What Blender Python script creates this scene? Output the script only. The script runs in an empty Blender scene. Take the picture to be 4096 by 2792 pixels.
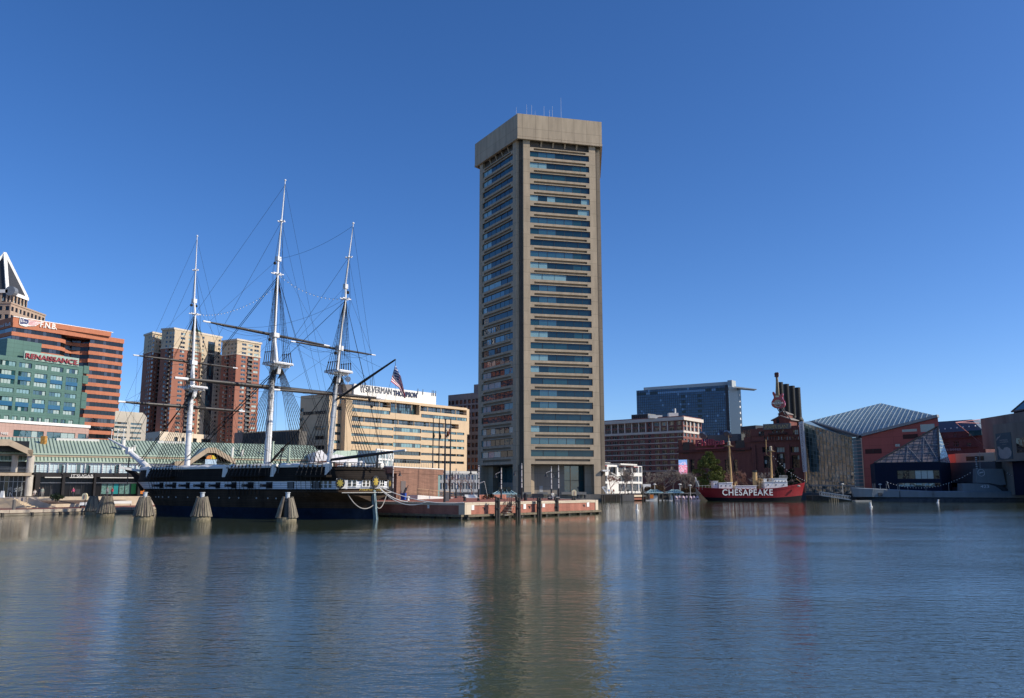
import bpy, math, random
from math import sin, cos, tan, atan, atan2, hypot, pi, radians, sqrt
from mathutils import Vector, Matrix
SC = bpy.context.scene
COL = SC.collection
# ------------------------------------------------------------ camera
F = 3313.0; TH = atan(549 / F); CT, ST = cos(TH), sin(TH); EYE = 4.4
cam = bpy.data.objects.new('camera', bpy.data.cameras.new('camera'))
COL.objects.link(cam); SC.camera = cam
cam.location = (0, 0, EYE); cam.rotation_euler = (radians(90) + TH, 0, 0)
cam.data.sensor_width = 36; cam.data.lens = F / 4096 * 36
cam.data.clip_start = 0.5; cam.data.clip_end = 12000
# ------------------------------------------------------------ sky and sun
SUN_EL, SUN_AZ = radians(34), radians(77)      # azimuth: from straight behind the camera towards the right
sv = Vector((sin(SUN_AZ) * cos(SUN_EL), -cos(SUN_AZ) * cos(SUN_EL), sin(SUN_EL)))
W = bpy.data.worlds.new('World'); SC.world = W; W.use_nodes = True
wt = W.node_tree; bg = wt.nodes['Background']
sky = wt.nodes.new('ShaderNodeTexSky'); sky.sky_type = 'NISHITA'; sky.sun_disc = False
sky.sun_elevation = SUN_EL; sky.sun_rotation = atan2(sv.x, sv.y)
sky.altitude = 0; sky.air_density = 0.7; sky.dust_density = 0.55; sky.ozone_density = 1.5
hs = wt.nodes.new('ShaderNodeHueSaturation'); hs.inputs['Saturation'].default_value = 1.25
mx = wt.nodes.new('ShaderNodeMix'); mx.data_type = 'RGBA'; mx.blend_type = 'MULTIPLY'; mx.inputs[0].default_value = 1
mx.inputs[7].default_value = (.94, 1.08, 1.34, 1)
wt.links.new(sky.outputs[0], hs.inputs['Color']); wt.links.new(hs.outputs[0], mx.inputs[6]); wt.links.new(mx.outputs[2], bg.inputs[0])
bg.inputs[1].default_value = 0.127
sl = bpy.data.lights.new('sun', 'SUN'); sl.energy = 4.8; sl.angle = radians(0.5); sl.color = (1, 0.91, 0.78)
sun = bpy.data.objects.new('sun', sl); COL.objects.link(sun)
sun.rotation_euler = sv.to_track_quat('Z', 'Y').to_euler(); sun.location = (60, -60, 90)
SC.view_settings.view_transform = 'Standard'; SC.view_settings.look = 'None'
SC.view_settings.exposure = 0.0; SC.view_settings.gamma = 1
R = random.Random(7)

# ------------------------------------------------------------ measured points of the place
def ray(px, py):
    u = px - 2048; v = 1396 - py
    return u, F * CT - v * ST, F * ST + v * CT
def P(px, py, Y):
    r = ray(px, py); t = Y / r[1]; return Vector((r[0] * t, Y, EYE + r[2] * t))
def G(px, py, z):
    r = ray(px, py); t = (z - EYE) / r[2]; return Vector((r[0] * t, r[1] * t, z))

# ------------------------------------------------------------ materials
MATS = {}
def newmat(name):
    m = bpy.data.materials.new(name); m.use_nodes = True
    nt = m.node_tree; b = nt.nodes['Principled BSDF']
    return m, nt, b
def mat(name, col, rough=0.7, metal=0.0, var=0.12, scale=0.6, bump=0.0, bscale=8.0, streak=False, spec=0.5, ior=1.45, coat=0.0):
    """plain surface with uneven colour (weathering) and optional bump"""
    if name in MATS: return MATS[name]
    m, nt, b = newmat(name); MATS[name] = m
    L = nt.links.new
    tc = nt.nodes.new('ShaderNodeNewGeometry'); n = nt.nodes.new('ShaderNodeTexNoise')
    mp = nt.nodes.new('ShaderNodeMapping'); L(tc.outputs['Position'], mp.inputs[0])
    mp.inputs['Scale'].default_value = (scale, scale, scale * (0.12 if streak else 1))
    L(mp.outputs[0], n.inputs['Vector']); n.inputs['Detail'].default_value = 6; n.inputs['Scale'].default_value = 1.0
    n.inputs['Roughness'].default_value = 0.65
    r = nt.nodes.new('ShaderNodeValToRGB'); L(n.outputs[0], r.inputs[0])
    r.color_ramp.elements[0].position = 0.3; r.color_ramp.elements[1].position = 0.7
    a = [max(0, c * (1 - var)) for c in col]; z = [min(1, c * (1 + var)) for c in col]
    r.color_ramp.elements[0].color = (*a, 1); r.color_ramp.elements[1].color = (*z, 1)
    L(r.outputs[0], b.inputs['Base Color'])
    b.inputs['Roughness'].default_value = rough; b.inputs['Metallic'].default_value = metal
    b.inputs['Specular IOR Level'].default_value = spec; b.inputs['IOR'].default_value = ior
    b.inputs['Coat Weight'].default_value = coat
    if bump:
        n2 = nt.nodes.new('ShaderNodeTexNoise'); n2.inputs['Scale'].default_value = bscale; L(tc.outputs['Position'], n2.inputs['Vector'])
        n2.inputs['Detail'].default_value = 5
        bp = nt.nodes.new('ShaderNodeBump'); bp.inputs['Strength'].default_value = bump; bp.inputs['Distance'].default_value = 0.1
        L(n2.outputs[0], bp.inputs['Height']); L(bp.outputs[0], b.inputs['Normal'])
    return m
def brickmat(name, c1, c2, mortar, w=0.4, h=0.13, msize=0.012, rough=0.85, var=0.25, bias=0.0, spec=.3, offset=0.5):
    """bricks, panels or boards laid out in metres (UV = metres along and up the wall)"""
    if name in MATS: return MATS[name]
    m, nt, b = newmat(name); MATS[name] = m; L = nt.links.new
    uv = nt.nodes.new('ShaderNodeUVMap'); t = nt.nodes.new('ShaderNodeTexBrick')
    L(uv.outputs[0], t.inputs['Vector'])
    t.inputs['Color1'].default_value = (*c1, 1); t.inputs['Color2'].default_value = (*c2, 1); t.inputs['Mortar'].default_value = (*mortar, 1)
    t.inputs['Scale'].default_value = 1; t.inputs['Brick Width'].default_value = w; t.inputs['Row Height'].default_value = h
    t.inputs['Mortar Size'].default_value = msize; t.inputs['Mortar Smooth'].default_value = 0.2; t.offset = offset; t.inputs['Bias'].default_value = bias
    n = nt.nodes.new('ShaderNodeTexNoise'); n.inputs['Scale'].default_value = 0.7; n.inputs['Detail'].default_value = 8; n.inputs['Roughness'].default_value = .62
    g = nt.nodes.new('ShaderNodeNewGeometry'); mp = nt.nodes.new('ShaderNodeMapping'); mp.inputs['Scale'].default_value = (1, 1, .14); L(g.outputs['Position'], mp.inputs[0]); L(mp.outputs[0], n.inputs['Vector'])
    r = nt.nodes.new('ShaderNodeMapRange'); L(n.outputs[0], r.inputs[0]); r.inputs[1].default_value = .3; r.inputs[2].default_value = .7
    r.inputs[3].default_value = 1 - var; r.inputs[4].default_value = 1 + var * .6
    x = nt.nodes.new('ShaderNodeMix'); x.data_type = 'RGBA'; x.blend_type = 'MULTIPLY'; x.inputs[0].default_value = 1
    L(t.outputs[0], x.inputs[6]); L(r.outputs[0], x.inputs[7]); L(x.outputs[2], b.inputs['Base Color'])
    b.inputs['Roughness'].default_value = rough; b.inputs['Specular IOR Level'].default_value = spec
    return m
def glass(name, col, rough=0.04, ior=2.0, metal=0.0, wob=0.02, wscale=0.5):
    """window glass seen from outside: dark tinted, mirror-like, very slightly wavy"""
    if name in MATS: return MATS[name]
    m, nt, b = newmat(name); MATS[name] = m; L = nt.links.new
    b.inputs['Base Color'].default_value = (*col, 1); b.inputs['Roughness'].default_value = rough
    b.inputs['IOR'].default_value = ior; b.inputs['Metallic'].default_value = metal
    g = nt.nodes.new('ShaderNodeNewGeometry'); n = nt.nodes.new('ShaderNodeTexNoise'); n.inputs['Scale'].default_value = wscale
    n.inputs['Detail'].default_value = 2; L(g.outputs['Position'], n.inputs['Vector'])
    bp = nt.nodes.new('ShaderNodeBump'); bp.inputs['Strength'].default_value = 1; bp.inputs['Distance'].default_value = wob
    L(n.outputs[0], bp.inputs['Height']); L(bp.outputs[0], b.inputs['Normal'])
    return m
def emit(name, col, s):
    if name in MATS: return MATS[name]
    m, nt, b = newmat(name); MATS[name] = m
    b.inputs['Base Color'].default_value = (*col, 1); b.inputs['Emission Color'].default_value = (*col, 1); b.inputs['Emission Strength'].default_value = s
    return m

# ------------------------------------------------------------ mesh collecting
class MB:
    def __init__(s): s.v = []; s.f = []; s.m = []
    def face(s, pts, m=0):
        i = len(s.v); s.v += [tuple(p) for p in pts]; s.f.append(list(range(i, i + len(pts)))); s.m.append(m)
    def mesh(s, vs, fs, m=0):
        i = len(s.v); s.v += [tuple(p) for p in vs]
        for f in fs: s.f.append([a + i for a in f]); s.m.append(m)
    def hexa(s, p, m=0):       # p: 4 bottom, 4 top (same winding)
        s.mesh(p, [(3, 2, 1, 0), (4, 5, 6, 7), (0, 1, 5, 4), (1, 2, 6, 5), (2, 3, 7, 6), (3, 0, 4, 7)], m)
    def box(s, c, d, rz=0, m=0, taper=1.0):   # c centre of the base, d full sizes
        x, y, z = d[0] / 2, d[1] / 2, d[2]; ca, sa = cos(rz), sin(rz)
        def q(a, b, h): return (c[0] + a * ca - b * sa, c[1] + a * sa + b * ca, c[2] + h)
        k = taper
        s.hexa([q(-x, -y, 0), q(x, -y, 0), q(x, y, 0), q(-x, y, 0), q(-x * k, -y * k, z), q(x * k, -y * k, z), q(x * k, y * k, z), q(-x * k, y * k, z)], m)
    def bar(s, a, b, w, h=None, m=0):  # rectangular bar between two points
        a = Vector(a); b = Vector(b); h = w if h is None else h
        d = (b - a).normalized(); up = Vector((0, 0, 1)) if abs(d.z) < .95 else Vector((1, 0, 0))
        x = d.cross(up).normalized() * w / 2; y = x.cross(d).normalized() * h / 2
        s.hexa([a - x - y, a + x - y, b + x - y, b - x - y, a - x + y, a + x + y, b + x + y, b - x + y], m)
    def tube(s, pts, r, n=6, m=0, cap=True):
        pts = [Vector(p) for p in pts]
        if not isinstance(r, (list, tuple)): r = [r] * len(pts)
        i0 = len(s.v); N = len(pts); ref = None
        for i, p in enumerate(pts):
            d = (pts[min(i + 1, N - 1)] - pts[max(i - 1, 0)]).normalized()
            up = Vector((0, 0, 1)) if abs(d.z) < .9 else Vector((0, 1, 0))
            x = d.cross(up).normalized(); y = d.cross(x).normalized()
            for k in range(n):
                a = 2 * pi * k / n; q = p + (x * cos(a) + y * sin(a)) * r[i]; s.v.append((q.x, q.y, q.z))
        for i in range(N - 1):
            for k in range(n):
                a = i0 + i * n + k; b = i0 + i * n + (k + 1) % n
                s.f.append([a, b, b + n, a + n]); s.m.append(m)
        if cap:
            s.f.append([i0 + k for k in range(n)][::-1]); s.m.append(m)
            s.f.append([i0 + (N - 1) * n + k for k in range(n)]); s.m.append(m)
    def lathe(s, c, prof, n=10, m=0):   # prof: (radius, height) pairs
        s.tube([(c[0], c[1], c[2] + h + i * 1e-5) for i, (r_, h) in enumerate(prof)], [max(r_, 1e-3) for r_, h in prof], n, m)
    def prism(s, poly, z0, z1, m=0, mt=None, bottom=True):
        n = len(poly); i = len(s.v)
        s.v += [(p[0], p[1], z0) for p in poly] + [(p[0], p[1], z1) for p in poly]
        for k in range(n):
            a, b = i + k, i + (k + 1) % n; s.f.append([a, b, b + n, a + n]); s.m.append(m)
        s.f.append([i + n + k for k in range(n)]); s.m.append(m if mt is None else mt)
        if bottom: s.f.append([i + k for k in range(n)][::-1]); s.m.append(m)
    def sphere(s, c, r, n=8, k=6, m=0, sz=1.0):
        s.lathe((c[0], c[1], c[2]), [(r * sin(pi * i / k), -r * sz * cos(pi * i / k)) for i in range(k + 1)], n, m)
WL = {}
def wloc(o): return WL.get(o.name, Vector((0, 0, 0))) if o is not None else Vector((0, 0, 0))
def obj(name, mb, mats, parent=None, origin=None, smooth=False, fixn=False):
    """ONE mesh object; vertices are given in world metres"""
    if not isinstance(mats, (list, tuple)): mats = [mats]
    vs = mb.v
    if origin is None:
        xs = [v[0] for v in vs]; ys = [v[1] for v in vs]; zs = [v[2] for v in vs]
        origin = Vector(((min(xs) + max(xs)) / 2, (min(ys) + max(ys)) / 2, min(zs)))
    origin = Vector(origin)
    me = bpy.data.meshes.new(name)
    me.from_pydata([(v[0] - origin.x, v[1] - origin.y, v[2] - origin.z) for v in vs], [], mb.f)
    for m in mats: me.materials.append(m)
    me.polygons.foreach_set('material_index', mb.m)
    if smooth: me.polygons.foreach_set('use_smooth', [True] * len(mb.f))
    uvl = me.uv_layers.new(name='UVMap'); uv = []
    for p in me.polygons:
        n = p.normal
        if abs(n.z) > .8:
            for vi in p.vertices: v = vs[vi]; uv += [v[0], v[1]]
        else:
            l = hypot(n.x, n.y) or 1; tx, ty = -n.y / l, n.x / l
            for vi in p.vertices: v = vs[vi]; uv += [v[0] * tx + v[1] * ty, v[2]]
    uvl.data.foreach_set('uv', uv)
    o = bpy.data.objects.new(name, me); COL.objects.link(o)
    if parent is not None:
        o.parent = parent; o.location = origin - wloc(parent)
    else: o.location = origin
    WL[o.name] = origin
    return o
def tag(o, label=None, cat=None, group=None, kind=None):
    if label: o['label'] = label
    if cat: o['category'] = cat
    if group: o['group'] = group
    if kind: o['kind'] = kind
    return o
def thing(name, loc, label, cat, group=None, rz=0):
    o = bpy.data.objects.new(name, None); COL.objects.link(o); o.empty_display_size = .3
    o.location = loc; o.rotation_euler = (0, 0, rz); WL[o.name] = Vector(loc)
    return tag(o, label, cat, group)
def struct(name, mb, mats): return tag(obj(name, mb, mats), kind='structure')
def kids(o): return [c for c in bpy.data.objects if c.parent == o]
KID = {}
def copy_tree(o, loc=None, rz=None, scale=None, parent=None, label=None):
    c = o.copy(); COL.objects.link(c); c.parent = parent
    if loc is not None: c.location = loc
    if rz is not None: c.rotation_euler = (0, 0, rz)
    if scale is not None: c.scale = (scale,) * 3 if not isinstance(scale, (tuple, list)) else scale
    if label: c['label'] = label
    WL[c.name] = Vector(c.location)
    if o.name not in KID: KID[o.name] = kids(o)
    for k in KID[o.name]: copy_tree(k, parent=c)
    return c

# ------------------------------------------------------------ walls
class Wall:
    """vertical plane through two ground points, left to right as seen from the water; normal towards the viewer"""
    def __init__(s, a, b):
        s.a = Vector((a[0], a[1])); s.b = Vector((b[0], b[1])); s.d = (s.b - s.a).normalized(); s.L = (s.b - s.a).length
        s.n = Vector((s.d.y, -s.d.x)); s.ang = atan2(s.d.y, s.d.x)
    def hit(s, px, py):
        r = ray(px, py); rx, ry = r[0], r[1]
        det = rx * (-s.d.y) + ry * s.d.x
        t = (s.a.x * (-s.d.y) + s.a.y * s.d.x) / det
        q = Vector((rx * t, ry * t)); return (q - s.a).dot(s.d), EYE + r[2] * t
    def S(s, px, py): return s.hit(px, py)[0]
    def Z(s, px, py): return s.hit(px, py)[1]
    def pt(s, u, z, off=0): return Vector((s.a.x + s.d.x * u + s.n.x * off, s.a.y + s.d.y * u + s.n.y * off, z))
    def box(s, mb, u0, u1, z0, z1, o0, o1, m=0):   # o0 < o1 offsets along the normal
        p = s.pt
        mb.hexa([p(u0, z0, o1), p(u1, z0, o1), p(u1, z0, o0), p(u0, z0, o0), p(u0, z1, o1), p(u1, z1, o1), p(u1, z1, o0), p(u0, z1, o0)], m)
    def quad(s, mb, u0, u1, z0, z1, off=0, m=0):
        p = s.pt; mb.face([p(u0, z0, off), p(u1, z0, off), p(u1, z1, off), p(u0, z1, off)], m)
    def facade(s, mb, u0, u1, z0, z1, ops, depth=.3, m=0, mr=None, off=0):
        """wall sheet with real openings and their reveals"""
        mr = m if mr is None else mr
        ops = [(max(a, u0), min(b, u1), max(c, z0), min(d, z1)) for a, b, c, d in ops if b > u0 + .01 and a < u1 - .01 and d > z0 + .01 and c < z1 - .01]
        rd = lambda x: round(x, 3)
        us = sorted({rd(u0), rd(u1)} | {rd(o[0]) for o in ops} | {rd(o[1]) for o in ops})
        zs = sorted({rd(z0), rd(z1)} | {rd(o[2]) for o in ops} | {rd(o[3]) for o in ops})
        for j in range(len(zs) - 1):
            zc = (zs[j] + zs[j + 1]) / 2; row = [o for o in ops if o[2] < zc < o[3]]; st = None
            for i in range(len(us) - 1):
                uc = (us[i] + us[i + 1]) / 2; solid = not any(o[0] < uc < o[1] for o in row)
                if solid and st is None: st = us[i]
                if not solid and st is not None: s.quad(mb, st, us[i], zs[j], zs[j + 1], off, m); st = None
            if st is not None: s.quad(mb, st, us[-1], zs[j], zs[j + 1], off, m)
        p = s.pt
        for a, b, c, d in ops:
            i = off - depth
            mb.face([p(a, c, off), p(a, c, i), p(a, d, i), p(a, d, off)], mr); mb.face([p(b, c, i), p(b, c, off), p(b, d, off), p(b, d, i)], mr)
            mb.face([p(a, c, i), p(a, c, off), p(b, c, off), p(b, c, i)], mr); mb.face([p(a, d, off), p(a, d, i), p(b, d, i), p(b, d, off)], mr)
WT = {}
def wtemplate(w, h, nx, ny, pal, var, fr=.08):
    """window: panes in mixed glass (some with blinds behind) and a frame; local x along the wall, y inwards"""
    key = (round(w, 2), round(h, 2), nx, ny, len(pal), var, fr)
    if key in WT: return WT[key]
    r = random.Random(hash(key) & 0xffff); mb = MB(); last = r.randrange(1, len(pal))
    for i in range(nx):
        for j in range(ny):
            if r.random() < .55: last = r.randrange(1, len(pal))
            x0, x1 = -w / 2 + w * i / nx, -w / 2 + w * (i + 1) / nx; z0, z1 = h * j / ny, h * (j + 1) / ny
            tl = r.uniform(-.012, .012) * w / nx
            mb.face([(x0, tl, z0), (x1, -tl, z0), (x1, -tl, z1), (x0, tl, z1)], last)
    if fr:
        def bx(a, b, c, d):
            mb.mesh([(a, -.06, c), (b, -.06, c), (b, .05, c), (a, .05, c), (a, -.06, d), (b, -.06, d), (b, .05, d), (a, .05, d)],
                    [(0, 1, 5, 4), (1, 2, 6, 5), (3, 0, 4, 7), (4, 5, 6, 7), (3, 2, 1, 0)], 0)
        for i in range(nx + 1):
            x = -w / 2 + w * i / nx; x = min(max(x, -w / 2 + fr / 2), w / 2 - fr / 2); bx(x - fr / 2, x + fr / 2, 0, h)
        for j in range(ny + 1):
            z = h * j / ny; z = min(max(z, fr / 2), h - fr / 2); bx(-w / 2 + fr, w / 2 - fr, z - fr / 2, z + fr / 2)
    WT[key] = mb; return mb
WME = {}
def add_windows(parent, items, name='window', limit=100):
    """items: (wall, u0, u1, z0, z1, depth, nx, ny, palette, frame). The largest are parts of their own, the rest one part"""
    items = sorted(items, key=lambda t: -(t[2] - t[1]) * (t[4] - t[3]))
    rest = MB(); rm = None
    for i, (wl, u0, u1, z0, z1, dep, nx, ny, pal, fr) in enumerate(items):
        w, h = u1 - u0, z1 - z0; w = round(w, 1) if w > 3 else round(w, 2); var = R.randrange(5)
        t = wtemplate(w, h, nx, ny, pal, var, fr); c = wl.pt((u0 + u1) / 2, z0, -dep)
        if i < limit:
            k = (id(t), tuple(m.name for m in pal))
            if k not in WME:
                me = bpy.data.meshes.new(name); me.from_pydata(t.v, [], t.f)
                for m in pal: me.materials.append(m)
                me.polygons.foreach_set('material_index', t.m); WME[k] = me
            o = bpy.data.objects.new(name, WME[k]); COL.objects.link(o); o.parent = parent
            o.location = c - wloc(parent); o.rotation_euler = (0, 0, wl.ang); WL[o.name] = c
        else:
            ca, sa = cos(wl.ang), sin(wl.ang); rm = pal
            rest.mesh([(c.x + x * ca - y * sa, c.y + x * sa + y * ca, c.z + z) for x, y, z in t.v], [])
            b = len(rest.v) - len(t.v)
            for f, m in zip(t.f, t.m): rest.f.append([a + b for a in f]); rest.m.append(m)
    if rest.f: tag(obj('more_windows', rest, rm, parent), kind='stuff')
def corners(N, YN, L, Rr):
    n = P(N[0], N[1], YN); return G(L[0], L[1], n.z), n, G(Rr[0], Rr[1], n.z), n.z
def body(parent, name, Lc, Nc, Rc, z0, z1, mats, opsL=(), opsR=(), depth=.3, cap=True, bands=None):
    """four-sided block: two seen walls with openings, two plain rear walls, a roof"""
    wl, wr = Wall(Lc, Nc), Wall(Nc, Rc); Bc = (Lc[0] + Rc[0] - Nc[0], Lc[1] + Rc[1] - Nc[1]); mb = MB()
    if bands is None: bands = [(z0, z1, 0)]
    for a, b, m in bands:
        wl.facade(mb, 0, wl.L, a, b, opsL, depth, m); wr.facade(mb, 0, wr.L, a, b, opsR, depth, m)
        for p, q in ((Rc, Bc), (Bc, Lc)): mb.face([(p[0], p[1], a), (q[0], q[1], a), (q[0], q[1], b), (p[0], p[1], b)], m)
    mb.face([(p[0], p[1], z1 - .6) for p in (Lc, Nc, Rc, Bc)], 0)
    return obj(name, mb, mats, parent), wl, wr, Bc
def ring(poly, z0, z1, mb, m=0, t=.4):
    """parapet: closed outline wall of thickness t standing outwards"""
    n = len(poly); c = Vector((sum(p[0] for p in poly) / n, sum(p[1] for p in poly) / n))
    out = [Vector((p[0], p[1])) + (Vector((p[0], p[1])) - c).normalized() * t for p in poly]
    ins = [Vector((p[0], p[1])) - (Vector((p[0], p[1])) - c).normalized() * .4 for p in poly]
    for k in range(n):
        a, b, c2, d = out[k], out[(k + 1) % n], ins[(k + 1) % n], ins[k]
        mb.hexa([(*a, z0), (*b, z0), (*c2, z0), (*d, z0), (*a, z1), (*b, z1), (*c2, z1), (*d, z1)], m)
def text(body_, wl, u0, u1, z0, z1, off, m, parent, name='lettering', ext=.05, bold=0.0, shear=0, vertical=False, sp=1.0):
    """letters standing on a wall, fitted to the rectangle u0..u1, z0..z1"""
    cu = bpy.data.curves.new('t', 'FONT'); cu.body = body_; cu.size = 1; cu.extrude = .02; cu.offset = bold; cu.shear = shear; cu.space_character = sp
    cu.resolution_u = 3
    t = bpy.data.objects.new('t', cu); COL.objects.link(t); bpy.context.view_layer.update()
    me = bpy.data.meshes.new_from_object(t.evaluated_get(bpy.context.evaluated_depsgraph_get()))
    bpy.data.objects.remove(t); vs = [v.co.copy() for v in me.vertices]; fs = [list(p.vertices) for p in me.polygons]
    if vertical: vs = [Vector((-v.y, v.x, v.z)) for v in vs]
    x0, x1 = min(v.x for v in vs), max(v.x for v in vs); y0, y1 = min(v.y for v in vs), max(v.y for v in vs)
    mb = MB()
    mb.mesh([wl.pt(u0 + (v.x - x0) / (x1 - x0) * (u1 - u0), z0 + (v.y - y0) / (y1 - y0) * (z1 - z0), off + (ext if v.z > 0 else 0)) for v in vs], fs)
    bpy.data.meshes.remove(me)
    return obj(name, mb, m, parent)
def sag(a, b, d, n=10):
    a = Vector(a); b = Vector(b)
    return [a.lerp(b, i / n) - Vector((0, 0, d * 4 * (i / n) * (1 - i / n))) for i in range(n + 1)]

# ------------------------------------------------------------ shared materials
concrete = mat('tan_concrete', (.40, .325, .235), .85, var=.14, scale=.25, bump=.15, streak=True)
white = mat('white_paint', (.80, .78, .72), .5, var=.05)
offwhite = mat('off_white_paint', (.66, .64, .58), .6, var=.08)
black = mat('black_paint', (.018, .018, .02), .45, var=.2)
darkmetal = mat('dark_metal', (.035, .036, .04), .5, var=.2)
greymetal = mat('grey_metal', (.3, .31, .32), .45, metal=.6, var=.1)
frame_dark = mat('dark_frame', (.03, .035, .04), .5)
frame_white = mat('white_frame', (.7, .7, .68), .5)
g_dark = glass('dark_glass', (.006, .010, .014), ior=1.5)
g_mid = glass('blue_glass', (.012, .028, .04), ior=1.8)
g_teal = glass('teal_glass', (.02, .075, .09), ior=2.0)
g_blind = mat('glass_with_pale_blinds', (.20, .34, .36), .12, var=.1, scale=2, spec=.9)
g_curt = mat('glass_with_curtains', (.36, .45, .42), .2, var=.25, scale=5, spec=.8)
PAL_DARK = [frame_dark, g_dark, g_dark, g_mid]
rope = mat('tarred_rope', (.02, .018, .016), .8)
woodgrey = mat('weathered_wood', (.19, .165, .12), .85, var=.6, scale=1.3, bump=.4, bscale=6, streak=True)
wooddark = mat('wet_dark_wood', (.045, .04, .034), .8, var=.4, scale=1.5, bump=.3)
# ------------------------------------------------------------ water
def water():
    m, nt, b = newmat('harbor_water'); L = nt.links.new
    b.inputs['Base Color'].default_value = (.048, .062, .032, 1); b.inputs['Roughness'].default_value = .06; b.inputs['IOR'].default_value = 1.95
    g = nt.nodes.new('ShaderNodeNewGeometry')
    def noise(sc, det, rough=.5, vec=None, dist=0):
        mp = nt.nodes.new('ShaderNodeMapping'); mp.inputs['Scale'].default_value = sc; L(g.outputs['Position'], mp.inputs[0])
        mp.inputs['Rotation'].default_value = (0, 0, radians(12))
        n = nt.nodes.new('ShaderNodeTexNoise'); n.inputs['Scale'].default_value = 1; n.inputs['Detail'].default_value = det
        n.inputs['Roughness'].default_value = rough; n.inputs['Distortion'].default_value = dist; L(mp.outputs[0], n.inputs['Vector']); return n.outputs[0]
    n1 = noise((.9, 2.1, 1), 3, .55, dist=.4); n2 = noise((3.2, 6.5, 1), 3, .6, dist=.3); n3 = noise((.035, .06, 1), 2)
    def math(op, a, b_): 
        k = nt.nodes.new('ShaderNodeMath'); k.operation = op
        for i, q in enumerate((a, b_)):
            if isinstance(q, (int, float)): k.inputs[i].default_value = q
            else: L(q, k.inputs[i])
        return k.outputs[0]
    mr = nt.nodes.new('ShaderNodeMapRange'); L(n3, mr.inputs[0]); mr.inputs[1].default_value = .35; mr.inputs[2].default_value = .65; mr.inputs[3].default_value = .45; mr.inputs[4].default_value = 1.0
    h = math('ADD', math('MULTIPLY', n1, 1.0), math('MULTIPLY', n2, .35)); h = math('MULTIPLY', h, mr.outputs[0])
    # sheltered water along the quays is calmer than the open basin
    sx = nt.nodes.new('ShaderNodeSeparateXYZ'); L(g.outputs['Position'], sx.inputs[0]); f = math('ADD', sx.outputs[1], math('MULTIPLY', sx.outputs[0], -.7)); f = math('ADD', f, math('MULTIPLY', n3, 16))
    cr = nt.nodes.new('ShaderNodeMapRange'); L(f, cr.inputs[0]); cr.inputs[1].default_value = 96; cr.inputs[2].default_value = 112; cr.inputs[3].default_value = 1.0; cr.inputs[4].default_value = .3; h = math('MULTIPLY', h, cr.outputs[0])
    h = math('ADD', h, math('MULTIPLY', math('MINIMUM', math('SUBTRACT', f, 104), 0), .022 / WAVE))   # open basin leans towards the viewer, shaped to mirror higher sky
    bp = nt.nodes.new('ShaderNodeBump'); bp.inputs['Strength'].default_value = 1; bp.inputs['Distance'].default_value = WAVE
    L(h, bp.inputs['Height']); L(bp.outputs[0], b.inputs['Normal'])
    return m
WAVE = .075
wm = MB(); wm.face([(-3000, -300, 0), (3000, -300, 0), (3000, 6000, 0), (-3000, 6000, 0)])
struct('water', wm, water())

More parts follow.
